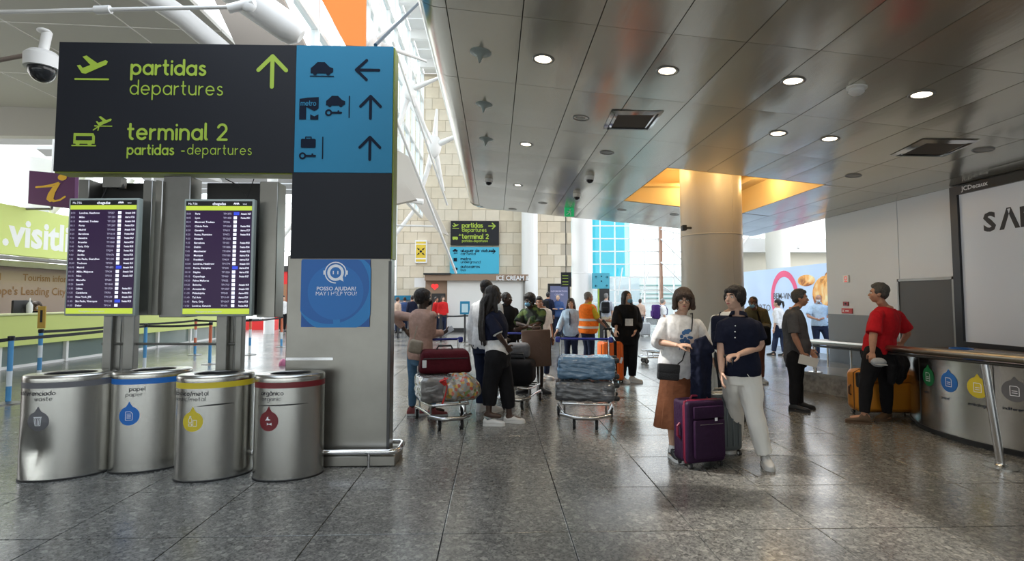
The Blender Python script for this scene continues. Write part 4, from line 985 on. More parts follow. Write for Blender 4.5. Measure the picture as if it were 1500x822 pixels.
dd = DSG(667, 367, YS); dd.poly(scl(CAR, 0, 0, 7)); key(dd, -1, -4, 6, .7); arrow(dd, 55, -1, 8, 1, 0); dd.poly(scl(BUS, 0, -27, 7)); dd.rect(-2.5, -16, 2.5, -11); dd.done('pictogram', SIGND, s3)
s4 = thing('meeting_point_sign', 'small yellow meeting point sign with black arrows high on the limestone wall', 'sign', P(616, 384, YS)); part('panel', qb(608, 625, 352, 385, YS, YS+.2), PRINTW, s4, smooth=False)
dd = DSG(616.5, 368.5, YS, .008); dd.rect(-7.2, -9.5, 7.2, 10); dd.rect(-7.2, -15, 7.2, -11.5); dd.rect(-7.2, 11.5, 7.2, 14.5); dd.done('yellow_field', mat('meeting_yellow', (.75, .55, .05), .5), s4)
dd = DSG(616.5, 368.5, YS, .014); dd.disc(0, 0, 1.8, 14)
for k in range(4): a = 45+90*k; c_, s_ = math.cos(R(a)), math.sin(R(a)); dd.stroke([(c_*7, s_*7), (c_*3.3, s_*3.3)], 1.2); dd.poly([(c_*2.6, s_*2.6), (c_*5-s_*1.8, s_*5+c_*1.8), (c_*5+s_*1.8, s_*5-c_*1.8)])
dd.done('arrows', SIGND, s4)
s5 = thing('direction_sign', 'small dark hanging sign between the two far white columns', 'sign', P(829, 420, 21)); part('panel', qb(822, 837, 399, 420, 21, 21.1), SIGNK, s5); part('rod', MB().cyl(P(829, 399, 21.05), (P(829, 399, 21.05).x, 21.05, 13.0), .015, 8), BLACK, s5)
dd = DSG(824, 404, 21); [dd.stroke([(0, -y), (8, -y)], .8) for y in (0, 4, 9, 13)]; dd.done('lettering', LIME, s5)
s6 = thing('totem_sign', 'blue square sign on a dark post right of the far white column', 'sign', gd(884, 20)); part('panel', qb(868, 893, 400, 423, 20, 20.12), mat('sign_cyan2', (.06, .36, .48), .5), s6); part('post', qf(878, 893, 422.8, 20.0, 20.15), BLACK, s6); part('lime_edge', qf(876.6, 878, 422.8, 20.0, 20.15), LIME, s6)
dd = DSG(872, 406, 20); arrow(dd, 1, 0, 3.5, .6, 90); arrow(dd, 17, 0, 3.5, .6, 0); dd.disc(9, 1, 1, 10); dd.disc(9, -6, 1, 10); arrow(dd, 1, -13, 3.5, .6, 180); arrow(dd, 17, -13, 3.5, .6, 90); dd.done('pictogram', SIGND, s6)
s7 = thing('digital_totem', 'black information totem with dim screen before the stone wall', 'screen', gd(819, 22)); part('body', qf(803, 835, 415.5, 22, 22.2), BLACK, s7, smooth=False); part('screen', qb(806, 832, 419, 455, 21.985, 22.0), mat('totem_screen', (.08, .09, .16), .3, emit=.5), s7, smooth=False)
dd = DSG(819, 428, 21.98, .006); dd.text('INFORMATION', 0, 0, 3.6, 'CENTER'); dd.text('CENTRE', 0, -5, 3.6, 'CENTER'); dd.done('lettering', SCRD, s7)
s8 = thing('exit_sign', 'green emergency exit sign hanging under the metal ceiling edge', 'sign', P(834, 317, 12.2)); part('lower_box', qb(827, 841, 304, 317, 12.2, 12.26), mat('exit_green', (.01, .30, .10), .4, emit=.5), s8); part('upper_box', qb(827, 841, 284, 300, 12.2, 12.26), mat('exit_dim', (.02, .14, .07), .4, emit=.2), s8)
part('hanger', MB().cyl(P(834, 284, 12.23), (P(834, 284, 12.23).x, 12.23, cz(P(834, 284, 12.23).x)+.01), .01, 8), DSTEEL, s8)
dd = signdraw(834, 310.5, 12.2, .004); dd.disc(1, 3, 1.3, 10); dd.stroke([(0, 1), (-1, -2), (-4, -4)], 1.2); dd.stroke([(0, 0), (2, -2), (2, -5)], 1.2); dd.stroke([(-3, 1), (3, 0)], 1); dd.done('pictogram', PRINTW, s8)['kind'] = 'stuff'
dd = signdraw(834, 292, 12.2, .004); dd.text('EXIT', 0, -2, 5, 'CENTER', sx=.8); dd.done('lettering', LIME, s8)
# small fittings on the right wall
def wsign(px0, px1, py0, py1, name, label, m_, ink=None):
    a = PX(px0, WX-.035, py1); b = PX(px1, WX-.035, py0); t = thing(name, label, 'sign', (WX-.04, (a.y+b.y)/2, min(a.z, b.z)))
    part('plate', MB().bb((WX-.05, b.y, a.z), (WX-.034, a.y, b.z)), m_, t, smooth=False); return t, a, b
t_, a, b = wsign(1236, 1244, 403, 414, 'safety_notice', 'tiny white and red safety notice high on the white wall', WHITE); d = Draw(plane_map((WX-.052, (a.y+b.y)/2, (a.z+b.z)/2), (0, -1, 0), (0, 0, 1))); d.disc(0, .01, .04, 16, .025); d.rect(-.04, -.06, .04, -.045); d.done('pictogram', SCR_R, t_)
t_, a, b = wsign(1234, 1249, 452, 459, 'fire_notice', 'red fire notice plate low on the white wall', mat('notice_red', (.55, .04, .04), .5)); d = Draw(plane_map((WX-.052, a.y-.05, (a.z+b.z)/2), (0, -1, 0), (0, 0, 1))); d.stroke([(-.02, -.02), (.02, .02)], .01); d.stroke([(-.02, .02), (.02, -.02)], .01); d.rect(.06, -.01, .16, .01); d.done('pictogram', PRINTW, t_)
t_, a, b = wsign(1236, 1243, 442, 448, 'alarm_button', 'small dark red alarm call point above the fire notice', mat('alarm_red', (.30, .02, .03), .4)); part('button', MB().bb((WX-.06, (a.y+b.y)/2-.02, (a.z+b.z)/2-.015), (WX-.05, (a.y+b.y)/2+.02, (a.z+b.z)/2+.015)), BLACK, t_)
# ---- ceiling fittings
def ceilthing(px, py, kind, label, on=True):
    c = CEI(px, py); M = Matrix.Rotation(math.atan(CS), 3, 'Y'); z = c.z
    if kind == 'downlight':
        t = thing('ceiling_downlight', label, 'light', c, 0, 'round downlights in the metal ceiling')
        part('trim_ring', MB().lathe(c, [(.105, .01), (.105, -.004), (.098, -.012), (.082, -.012), (.075, .0)], 28, M), DSTEEL, t)
        part('lens', MB().lathe(c, [(.078, -.004), (.04, -.009), (.002, -.010)], 24, M), mat('lamp_on', (1, .84, .6), .4, emit=7) if on else mat('lamp_off', (.30, .28, .24), .3), t)
        if on:
            L = bpy.data.lights.new('lamp', 'SPOT'); L.energy = 28; L.color = (1, .82, .6); L.spot_size = R(100); L.spot_blend = .6; L.shadow_soft_size = .07
            lo = bpy.data.objects.new('lamp', L); C.objects.link(lo); lo.location = c-V((0, 0, .04)); lo.parent = t; lo.location = V((0, 0, -.04))
    elif kind == 'cone':
        t = thing('cone_sensor', label, 'fitting', c, 0, 'grey cone shaped fittings along the ceiling edge')
        part('disc', MB().lathe(c, [(.10, .0), (.10, -.008), (.085, -.016), (.002, -.018)][::1], 26, M), GREYM, t); part('cone', MB().lathe(c, [(.07, -.016), (.035, -.035), (.018, -.07), (.010, -.10), (.002, -.104)], 20, M), GREYM, t)
    elif kind == 'dome':
        t = thing('dome_camera', label, 'camera', c); part('housing', MB().lathe(c, [(.075, 0), (.078, -.05), (.070, -.07)], 22, M), WHITE, t); part('dome', MB().ell(c-V((0, 0, .07)), (.062, .062, .055)), mat('dome_black', (.01, .01, .012), .08), t)
    else:
        t = thing('smoke_detector', label, 'detector', c); part('base', MB().lathe(c, [(.085, 0), (.085, -.012), (.06, -.02)], 24, M), WHITE, t); part('head', MB().lathe(c, [(.06, -.02), (.065, -.045), (.045, -.065), (.002, -.07)], 24, M), WHITE, t)
    return t
for px, py, on, lb in ((796, 86, 1, 'lit downlight nearest the camera on the left, right of the cone fittings'), (978, 103, 1, 'lit downlight just above the square vent, middle of the ceiling'), (1162, 118, 1, 'lit downlight immediately left of the smoke detector'), (1350, 138, 1, 'lit downlight farthest right, beyond the smoke detector'),
    (771, 211, 1, 'small lit downlight far left, in the second lit row'), (1140, 195, 1, 'left of the two lit downlights close together above the big column'), (1216, 203, 1, 'right of the two lit downlights close together above the big column'), (759, 271, 1, 'tiny lit downlight beside the far left dome camera'),
    (851, 172, 0, 'unlit downlight left of the square vent'), (889, 223, 0, 'unlit downlight below the square vent'), (795, 297, 0, 'unlit downlight near the exit sign'), (751, 306, 0, 'unlit downlight at the ceiling far corner'), (1250, 257, 0, 'unlit downlight right of the column recess'), (1440, 219, 0, 'unlit downlight right of the long vent'), (911, 307, 0, 'unlit downlight behind the exit sign, left of the column recess'), (988, 314, 0, 'unlit downlight just left of the big column at the far ceiling edge')):
    ceilthing(px, py, 'downlight', lb, on)
for px, py, lb in ((704, 76, 'largest, nearest cone fitting on the ceiling edge'), (709, 152, 'middle cone fitting on the ceiling edge'), (712, 203, 'smallest, farthest cone fitting on the ceiling edge')): ceilthing(px, py, 'cone', lb)
for px, py, lb in ((716, 262, 'black dome camera beyond the cone fittings'), (864, 258, 'black dome camera under the square vent'), (845, 284, 'black dome camera beside the exit sign')): ceilthing(px, py, 'dome', lb)
ceilthing(1255, 128, 'smoke', 'white round smoke detector between two lit downlights')
def vent(quad, label):
    c = [CEI(*p) for p in quad]; cen = sum(c, V())/4; t = thing('ceiling_vent', label, 'vent', cen); dn = V((0, 0, -.012))
    def ins(k): return [p.lerp(cen, k) for p in c]
    m = MB(); o_ = ins(0); i_ = ins(.14); m.loft([[p+dn for p in o_], [p+dn*2.4 for p in i_], [p+V((0, 0, .02)) for p in i_]], cap=False); part('outer_frame', m, CHROME, t)
    m = MB(); m.loft([[p+dn for p in ins(.2)], [p+dn*2 for p in ins(.3)], [p+V((0, 0, .02)) for p in ins(.3)]], cap=False); part('inner_frame', m, CHROME, t)
    part('black_slot', MB().add([p+dn*.6 for p in ins(.1)], [(0, 1, 2, 3)]), BLACK, t); g_ = ins(.3); m = MB()
    for k in range(9):
        a0, a1 = (k+.1)/9, (k+.75)/9; m.prism([g_[0].lerp(g_[3], a0)+dn, g_[1].lerp(g_[2], a0)+dn, g_[1].lerp(g_[2], a1)+dn*1.6, g_[0].lerp(g_[3], a1)+dn*1.6], (0, 0, .004))
    part('louvre', m, mat('louvre_brown', (.10, .085, .07), .5), t)
vent(((896, 161), (973, 161), (952, 189), (883, 188)), 'square chrome framed air vent in the middle of the metal ceiling')
vent(((1352, 203), (1436, 204), (1384, 228), (1303, 227)), 'brown louvred air vent at the right of the metal ceiling')
# dome camera on an arm, upper left
cm = thing('dome_camera', 'large white dome camera hanging left of the big sign', 'camera', P(62, 98, 6.2)); q = P(62, 98, 6.2)
part('housing', MB().lathe(q, [(.17, -.02), (.175, .12), (.13, .17), (.06, .19)], 28), WHITE, cm); part('dome', MB().ell(q-V((0, 0, .03)), (.135, .135, .15), nu=24, nv=14), mat('dome_smoke', (.02, .022, .025), .06), cm); part('mount', MB().cyl(q+V((0, 0, .18)), q+V((.02, .02, .42)), .05, 14).ell(q+V((.0, 0, .42)), (.07, .07, .03)), WHITE, cm)
part('arm', MB().cyl(q+V((-.12, 0, .15)), P(-20, 92, 6.2), .025, 10), mat('arm_brown', (.25, .2, .17), .5), cm)
# clamp on the big column
single('column_camera', MB().rbox(P(1002, 334, 8.85), (.07, .10, .09), .01).cyl(P(1002, 334, 8.85)+V((.03, 0, 0)), P(1012, 334, 8.95), .02, 8), DK, 'small dark camera clamped to the left side of the big column', 'camera')

# ================================================================== HANDRAIL AND CURVED RECYCLING COUNTER
hr = thing('handrail', 'long tilted grey metal handrail with round posts in front of the curved steel bins', 'railing', (5, 7, 0))
A = V((5.30, 8.97, .80)); Bq = V((4.45, 4.83, 1.0)); dirn = (Bq-A).normalized(); E = Bq+dirn*1.6
RAILM = mat('rail_metal', (.40, .36, .30), .3, 1)
def flatbar(a, b, w_, h_):
    dr_ = (b-a).normalized(); s_ = dr_.cross(V((0, 0, 1))).normalized(); u_ = s_.cross(dr_); rg = []
    for p in (a, b): rg.append([p+s_*(w_*math.cos(t))+u_*(h_*math.sin(t)) for t in [2*math.pi*k/18 for k in range(18)]])
    return rg
m = MB(); m.loft(flatbar(A, E, .055, .038)); m.ell(A, (.055, .055, .038)); part('top_rail', m, RAILM, hr)
m = MB(); m.loft(flatbar(A+V((0, 0, -.06)), E+V((0, 0, -.06)), .03, .015)); part('under_rail', m, DK, hr)
pb = G(1467, 685); pt = Bq+V((.02, .0, -.05)); part('post', MB().cyl(pb, pt, .033, 20), CHROME, hr); part('post_base', MB().lathe(pb, [(.13, 0), (.13, .012), (.05, .02), (.036, .035)], 28), STEEL, hr)
pq = A.lerp(Bq, .045); part('post', MB().cyl((pq.x, pq.y, .30), pq-V((0, 0, .04)), .03, 16), CHROME, hr); part('post_base', MB().lathe((pq.x, pq.y, .3), [(.11, 0.02), (.11, .03), (.04, .04)], 24), STEEL, hr)
RC = V((6.46, 5.75, 0)); RR = 1.56
rc = thing('recycling_counter', 'curved steel recycling station with green, blue, yellow and grey emblems beneath the handrail', 'bin', RC); n = 40
def arcpts(r, z): return [V((RC.x+r*math.cos(R(92+176*k/n)), RC.y+r*math.sin(R(92+176*k/n)), z)) for k in range(n+1)]
m = MB(); m.loft([arcpts(RR, .05), arcpts(RR, .86)], cap=False, close=False); part('drum', m, STEEL, rc)
m = MB(); m.loft([arcpts(RR-.03, .0), arcpts(RR-.03, .05), arcpts(RR+.012, .052), arcpts(RR+.012, .065), arcpts(RR, .066)], cap=False, close=False); part('base_ring', m, DK, rc)
m = MB(); m.add(arcpts(RR-.02, .86)+arcpts(RR*.55, .875), [(i, i+1, n+2+i, n+1+i) for i in range(n)]); m.add(arcpts(RR*.55, .875), [tuple(range(n+1))])
m.loft([arcpts(RR, .86), arcpts(RR-.02, .862)], cap=False, close=False); part('top', m, mat('counter_brown', (.22, .15, .11), .25), rc)
for k in range(5): a = R(108+36*k); part('hole_rim', MB().torus((RC.x+(RR-.35)*math.cos(a), RC.y+(RR-.35)*math.sin(a), .872), .12, .010), [BB, GNB, BB, YB, GB][k], rc)
for k in range(6): a = R(92+35.2*k); part('door_joint', MB().bb((RC.x+RR*math.cos(a)-.004, RC.y+RR*math.sin(a)-.004, .07), (RC.x+RR*math.cos(a)+.004, RC.y+RR*math.sin(a)+.004, .86)), DK, rc)
def drm(ac, zc, off): return lambda u, v, w=0: V((RC.x+(RR+off+w)*math.cos(ac+u/RR), RC.y+(RR+off+w)*math.sin(ac+u/RR), zc+v))
for (px, py), bm__, ic_ in (((1360, 552), GNB, 'bottle'), ((1390, 560), BB, 'paper'), ((1432, 568), YB, 'pack'), ((1486, 573), GB, 'bin')):
    # find angle on drum whose projection hits px
    best = None
    for k in range(400):
        a = R(100+170*k/400); x = RC.x+RR*math.cos(a); y = RC.y+RR*math.sin(a)
        dvec = P(px, py, 1.0)-V((0, 0, CH)); e_ = abs(x/y-dvec.x/dvec.y)
        if best is None or (e_ < best[0]): best = (e_, a, y)
        if best[2] > 8: best = None
    a = best[1]; z = P(px, py, RC.y+RR*math.sin(a)).z
    d = Draw(drm(a, z, .003), .02); d.disc(0, 0, .105, 30); d.poly([(-.03, .098), (.03, .098), (0, .14)]); d.done('drop_emblem', bm__, rc)
    d = Draw(drm(a, z, .006), .03); d.stroke([(-.035, -.045), (-.035, .045), (.02, .045), (.035, .03), (.035, -.045), (-.035, -.045)], .006); d.stroke([(-.02, -.02), (.02, -.02)], .006); d.stroke([(-.02, .0), (.02, .0)], .006); d.done('pictogram', PRINTW, rc)
    d = Draw(drm(a, z-.19, .004), .03); rtext(d, {'bottle': 'vidro', 'paper': 'papel', 'pack': 'embalagens', 'bin': 'indiferenciado'}[ic_], -.10, 0, .018, .004, .4); d.done('lettering', SIGND, rc)
# low bench behind the rail on the plinth
bn = thing('bench', 'low grey bench against the white wall behind the handrail', 'bench', (6.25, 9.6, .32)); part('seat', MB().rbox((6.25, 9.7, .72), (.34, 1.3, .04), .01), DSTEEL, bn)
for x in (6.12, 6.4):
    for y in (9.15, 10.25): part('leg', MB().cyl((x, y, .32), (x, y, .71), .018, 8), CHROME, bn)
# socket on plinth end
single('wall_socket', MB().rbox((5.10, 8.98, .2), (.02, .09, .09), .004).bb((5.085, 8.965, .19), (5.09, 8.995, .21)), WHITE, 'small white socket box on the marble plinth corner', 'socket')
# ================================================================== PEOPLE
UP = V((0, 0, 1))
def hd(h): return V((math.sin(R(h)), -math.cos(R(h)), 0))
def lf(h): return V((math.cos(R(h)), math.sin(R(h)), 0))
TW = [(-.16, .125, .10), (0, .165, .118), (.2, .158, .115), (.42, .136, .102), (.65, .148, .115), (.82, .160, .112), (.93, .150, .095), (1.0, .118, .078), (1.06, .072, .06), (1.2, .055, .055)]
def interp(tab, t):
    if t <= tab[0][0]: return tab[0][1:]
    for a, b in zip(tab, tab[1:]):
        if t <= b[0]:
            k = (t-a[0])/(b[0]-a[0]); return tuple(a[i]+(b[i]-a[i])*k for i in range(1, len(a)))
    return tab[-1][1:]
class Fig:
    def __init__(s, H, base, h, chest=None, face=None, pitch=0, build=1.0, belly=0, j=None, Y=None, lean=0, stance=.095, shw=1.0, fem=False, head=None, foot=None, step=0):
        az = math.degrees(math.atan2(base[0], base[1])); h -= az; chest = None if chest is None else chest-az; face = None if face is None else face-az; foot = {q_: v_-az for q_, v_ in (foot or {}).items()}
        s.H = H; k = H/1.7; s.k = k; s.h = h; s.ch = h if chest is None else chest; s.face = s.ch if face is None else face; s.pitch = pitch
        s.build = build; s.belly = belly; s.base = V(base); s.fem = fem
        F, L = hd(h), lf(h); FC, LC = hd(s.ch), lf(s.ch); B = s.base; J = {}
        up = lambda z: UP*(z*H)
        J['hL'] = B+L*.088*k+up(.515); J['hR'] = B-L*.088*k+up(.515)
        ln = FC*lean
        J['sL'] = B+LC*.172*k*shw+up(.815)+ln; J['sR'] = B-LC*.172*k*shw+up(.815)+ln
        J['eL'] = J['sL']+LC*.05*k+up(-.185)-FC*.02; J['eR'] = J['sR']-LC*.05*k+up(-.185)-FC*.02
        J['wL'] = J['eL']+FC*.06*k+up(-.145)+LC*.0; J['wR'] = J['eR']+FC*.06*k+up(-.145)
        J['aL'] = B+L*stance*k+up(.048)+F*step; J['aR'] = B-L*stance*k+up(.048)-F*step
        J['kL'] = (J['hL']+J['aL'])/2+F*.03; J['kR'] = (J['hR']+J['aR'])/2+F*.03
        J['head'] = (J['sL']+J['sR'])/2+up(.118)+hd(s.face)*.025
        s.foot = foot
        if j and 'sL' in j and 'sR' in j:
            md = (J['sL']+J['sR'])/2
            for q_ in ('sL', 'sR'): J[q_] = md+(J[q_]-md)*.84
        for n_, v in (j or {}).items():
            if len(v) == 3 and not isinstance(v, V): v = P(v[0], v[1], Y+v[2])
            elif isinstance(v, V): pass
            else: # relative (side, fwd, z) metres in chest frame from base
                v = B+LC*v[0]+FC*v[1]+UP*v[2]
            J[n_] = V(v)
        s.J = J
        s.hm = (J['hL']+J['hR'])/2; s.sm = (J['sL']+J['sR'])/2+UP*.032
        J['sL'] = J['sL']-UP*.028*k; J['sR'] = J['sR']-UP*.028*k
        s.neckb = s.sm
    def lat(s, t):
        J = s.J; a = (J['hL']-J['hR']).normalized(); b = (J['sL']-J['sR']); b = b.normalized() if b.length > .12 else lf(s.ch)
        l_ = a.lerp(b, min(1, max(0, t))).normalized(); ax = (s.sm-s.hm).normalized(); l_ = (l_-ax*l_.dot(ax)).normalized(); return l_, l_.cross(ax)*-1 if False else ax.cross(l_)*-1
    def ring(s, t, inflate=0, n=20, wid=1, dep=1, drop=0):
        l_, f_ = s.lat(t); f_ = -f_ if f_.dot(hd(s.ch)) < 0 else f_
        w_, d_ = interp(TW, t); kb = s.k*s.build
        if s.fem: w_ *= (.93 if t > .6 else 1.0)
        c = s.hm+(s.sm-s.hm)*t; bel = s.belly*math.exp(-((t-.32)/.25)**2)
        bust = .022*math.exp(-((t-.68)/.13)**2) if s.fem else .008*math.exp(-((t-.72)/.15)**2)
        out = []
        for i in range(n):
            a = 2*math.pi*i/n; cx, sx = math.cos(a), math.sin(a); e = .82
            x = math.copysign(abs(cx)**e, cx)*(w_*kb*wid+inflate); dd = d_*kb*dep+inflate
            y = math.copysign(abs(sx)**e, sx)*(dd+((bel+bust*s.k) if sx > 0 else 0))
            out.append(c+l_*x+f_*y)
        return out
    def arm(s, side, t):
        S, E, W = s.J['s'+side], s.J['e'+side], s.J['w'+side]
        return S.lerp(E, t) if t <= 1 else E.lerp(W, t-1)
    def leg(s, side, t):
        S, E, W = s.J['h'+side], s.J['k'+side], s.J['a'+side]
        return S.lerp(E, t) if t <= 1 else E.lerp(W, t-1)
ARMR = [(0, .056), (.15, .053), (.5, .046), (.9, .040), (1.0, .039), (1.25, .040), (1.6, .032), (2.0, .025)]
LEGR = [(0, .092), (.15, .092), (.5, .076), (.9, .058), (1.0, .055), (1.3, .056), (1.6, .046), (1.9, .037), (2.0, .036)]
def limb(f, which, a, b, infl=0, steps=9, tab=None, build=1):
    tab = tab or (ARMR if which[0] == 's' else LEGR); g = f.arm if which[0] == 's' else f.leg; ts = [a+(b-a)*i/steps for i in range(steps+1)]
    infl = infl if callable(infl) else (lambda t, v=infl: v)
    return [g(which[1], t) for t in ts], [interp(tab, t)[0]*f.k*build+infl(t) for t in ts]
def hand(m, f, side, spec=None, fing=True):
    W = f.J['w'+side]; E = f.J['e'+side]; d = (W-E).normalized(); k = f.k
    spec = spec or {}
    d = V(spec['dir']).normalized() if 'dir' in spec else d
    body = (f.hm*.4+f.sm*.6)-W; nrm = V(spec['palm']) if 'palm' in spec else (body-d*body.dot(d)); nrm = (nrm-d*nrm.dot(d)).normalized()
    sd = d.cross(nrm).normalized(); curl = spec.get('curl', .35)
    # thumb side: forward of body
    th = sd if sd.dot(hd(f.ch)+UP*.3) > 0 else -sd
    M = Matrix((th, nrm, d)).transposed()
    m.tube([W-d*.02, W+d*.015*k, W+d*.05*k, W+d*.085*k], [.024*k, .027*k, .033*k, .032*k], 12, flat=.5, side=th, rounded=False)
    m.ell(W+d*.05*k, (.038*k, .016*k, .048*k), M)
    if not fing:
        m.ell(W+d*.11*k+nrm*.01, (.034*k, .015*k, .05*k), M); m.tube([W+d*.03*k+th*.025*k, W+d*.085*k+th*.045*k], [.011*k, .008*k], 8, rounded=True); return
    for i, (o, L) in enumerate(((.029, .068), (.0098, .078), (-.0098, .073), (-.029, .058))):
        p = W+d*.088*k+th*o*k; a = 0; pts = [p-d*.02*k, p]; dr_ = d.copy()
        for s_, c_ in ((.45, .6), (.3, 1.0), (.25, 1.1)):
            a += curl*c_; dr_ = d*math.cos(a)+nrm*math.sin(a); p = p+dr_*L*s_*k; pts.append(p)
        m.tube(pts, [.0095*k, .0095*k, .009*k, .0085*k, .007*k], 8, rounded=True)
    p = W+d*.02*k+th*.02*k; q = p+(d*.55+th*.75+nrm*.3).normalized()*.042*k; r_ = q+(d*.85+th*.3+nrm*.45).normalized()*.032*k; e_ = r_+(d+nrm*.5).normalized()*.022*k
    m.tube([p, q, r_, e_], [.014*k, .012*k, .0105*k, .008*k], 8, rounded=True)
def head_frame(f):
    F = hd(f.face); L = lf(f.face); a = R(f.pitch); F2 = F*math.cos(a)+UP*math.sin(a); U2 = UP*math.cos(a)-F*math.sin(a)
    return F2, L, U2
def headmesh(m, f, hs=1.0):
    c = f.J['head']; F, L, U = head_frame(f); M = Matrix((L, F, U)).transposed(); k = hs*min(1.03, max(.95, f.k))
    def e(l, fw, u, r, **kw): m.ell(c+(L*l+F*fw+U*u)*k, tuple(x*k for x in r), M, **kw)
    e(0, -.012, .030, (.075, .092, .086), nu=20, nv=14); e(0, .022, -.022, (.062, .068, .085), nu=18, nv=12); e(0, .040, -.080, (.036, .038, .030)); e(0, .01, -.065, (.053, .052, .045))
    e(0, .068, .028, (.045, .022, .018)); e(.036, .055, -.028, (.022, .025, .022)); e(-.036, .055, -.028, (.022, .025, .022))
    m.tube([c+(F*.078+U*.018)*k, c+(F*.092-U*.010)*k, c+(F*.103-U*.028)*k], [.008*k, .010*k, .012*k], 10, rounded=True); e(0, .090, -.031, (.017, .012, .008))
    for s_ in (1, -1): e(s_*.074, -.008, -.012, (.009, .019, .031))
    e(0, .083, -.060, (.022, .010, .010)); e(0, .078, -.056, (.026, .012, .022))
    m.tube([f.sm-UP*.05, f.sm+UP*.02, c+(-U*.10-F*.020)*k, c+(-U*.04-F*.015)*k], [.058*k, .054*k, .050*k, .050*k], 16, side=L)
    return c, F, L, U, M, k
class Person:
    def __init__(s, name_label, f, skin, vox=.008, hs=1.0, hands=None, fing=True, group=None, barelegs=True, eyes=True, lips=True, brow=None, loc=None):
        s.f = f; s.vox = vox; s.t = thing('person', name_label, 'person', loc or f.base, 0, group)
        m = MB(); hands = hands or {}
        m.loft([f.ring(t, -.006) for t in (-.16, -.08, 0, .2, .42, .65, .8, .9, 1.0, 1.06, 1.12)])
        for sd in 'LR':
            p, r_ = limb(f, 's'+sd, 0, 2); r_ = [x*(.9 if f.fem else 1.02)*f.build**.5 for x in r_]; m.tube([p[0].lerp(f.sm, .5), p[0]], [r_[0]*.8, r_[0]*.9], 12, rounded=True); m.tube(p, r_, 12, rounded=True)
            p, r_ = limb(f, 'h'+sd, 0, 2); m.tube([p[0]+UP*.06+(f.hm-p[0])*.2]+p+[p[-1]-UP*.03], [r_[0]]+r_+[.036*f.k], 14, rounded=True)
            hand(m, f, sd, hands.get(sd), fing)
            d = s.footdir(sd); a = f.J['a'+sd]; m.tube([a-d*.03-UP*.03, a+d*.05-UP*.045, a+d*.13-UP*.055], [.034, .034, .026], 10, rounded=True)
        c, F, L, U, M, k = headmesh(m, f, hs); s.hc = (c, F, L, U, M, k)
        s.body = link('body', remesh(m, 'body', vox, 2), skin, s.t)
        if eyes:
            for q in (1, -1):
                ec = c+(L*(.031*q)+F*.0745+U*.004)*k; e_ = part('eye', MB().ell(ec, (.0135*k, .011*k, .0085*k), M), EYEW, s.t); part('iris', MB().ell(ec+F*.0065*k, (.0058*k, .0056*k, .0062*k), M), EYED, e_)
                part('eyebrow', MB().tube([c+(L*(.014*q)+F*.089+U*.026)*k, c+(L*(.032*q)+F*.085+U*.032)*k, c+(L*(.050*q)+F*.071+U*.026)*k], [.0035*k, .0045*k, .0025*k], 6, rounded=True), brow or HAIRK, s.t)
        if lips: part('mouth', MB().tube([c+(L*-.021+F*.079-U*.0535)*k, c+(L*-.010+F*.0925-U*.0565)*k, c+(F*.0965-U*.0565)*k, c+(L*.010+F*.0925-U*.0565)*k, c+(L*.021+F*.079-U*.0535)*k], [.002*k, .0052*k, .0058*k, .0052*k, .002*k], 8, rounded=True), LIPS, s.t)
    def footdir(s, sd):
        h = s.f.foot.get(sd, s.f.h+(8 if sd == 'L' else -8)); return hd(h)
    def top(s, m_, hem=-.12, neck=1.02, sleeve=.75, loose=.018, sl=.018, name='shirt', fold=.006, collar=None, flare=0, wid=1, cuff=None, sides='LR', neckr=None):
        f = s.f; m = MB(); ts = [hem, hem+.06]+[x for x in (.0, .15, .3, .42, .55, .65, .75, .85, .93, 1.0) if x > hem+.08]+([neck] if neck > 1.01 else [])
        m.loft([f.ring(t, loose+flare*max(0, (.6-t)), 24, wid) for t in ts]+([f.ring(neck+.03, loose*.4+.004, 24, .85)]))
        for sd in sides:
            sv = sleeve[sd] if isinstance(sleeve, dict) else sleeve
            p, r_ = limb(f, 's'+sd, 0, sv, lambda t: sl*min(1.15, .3+1.1*t)); b_ = f.build**.5; r_ = [x*b_ for x in r_]; m.ell(p[0], (r_[0]*1.02, r_[0]*1.02, r_[0])); m.tube([p[0].lerp(f.sm, .6), p[0].lerp(f.sm, .2)-UP*.006], [r_[0]*.8, r_[0]*.92], 14, rounded=True); m.tube(p, r_, 14)
        o = link(name, remesh(m, name, max(.008, s.vox), 2, fold, 8, .5), m_, s.t); s.shirt = o
        if collar:
            l_, f_ = f.lat(1); c = f.sm+UP*.045+hd(f.ch)*.012; M = Matrix((lf(f.ch), hd(f.ch), UP)).transposed() @ Matrix.Rotation(R(16), 3, 'X')
            mm = MB(); n = 22; r0 = []
            for kk, (rr, z) in enumerate(((.062, .02), (.068, .028), (.085, -.012), (.080, -.014), (.064, -.01))):
                r0.append([c+M @ V((rr*math.sin(R(18+324*i/n)), rr*math.cos(R(18+324*i/n))*.95, z)) for i in range(n+1)])
            mm.loft(r0+[r0[0]], cap=False, close=False); part('collar', mm, collar if not isinstance(collar, bool) else m_, s.t)
        return o
    def pants(s, m_, loose=.016, to=1.93, lower=.016, name='trousers', fold=.006, waist=.05):
        f = s.f; m = MB(); m.loft([f.ring(t, loose, 24) for t in (-.22, -.14, -.06, 0, .06, waist)])
        for sd in 'LR':
            p, r_ = limb(f, 'h'+sd, 0, to, lambda t: loose+(lower-loose)*t/2, 11); m.tube([p[0]+UP*.05+(f.hm-p[0])*.25]+p, [r_[0]]+r_, 16)
        o = link(name, remesh(m, name, max(.008, s.vox), 2, fold, 9, .6), m_, s.t); s.pant = o; return o
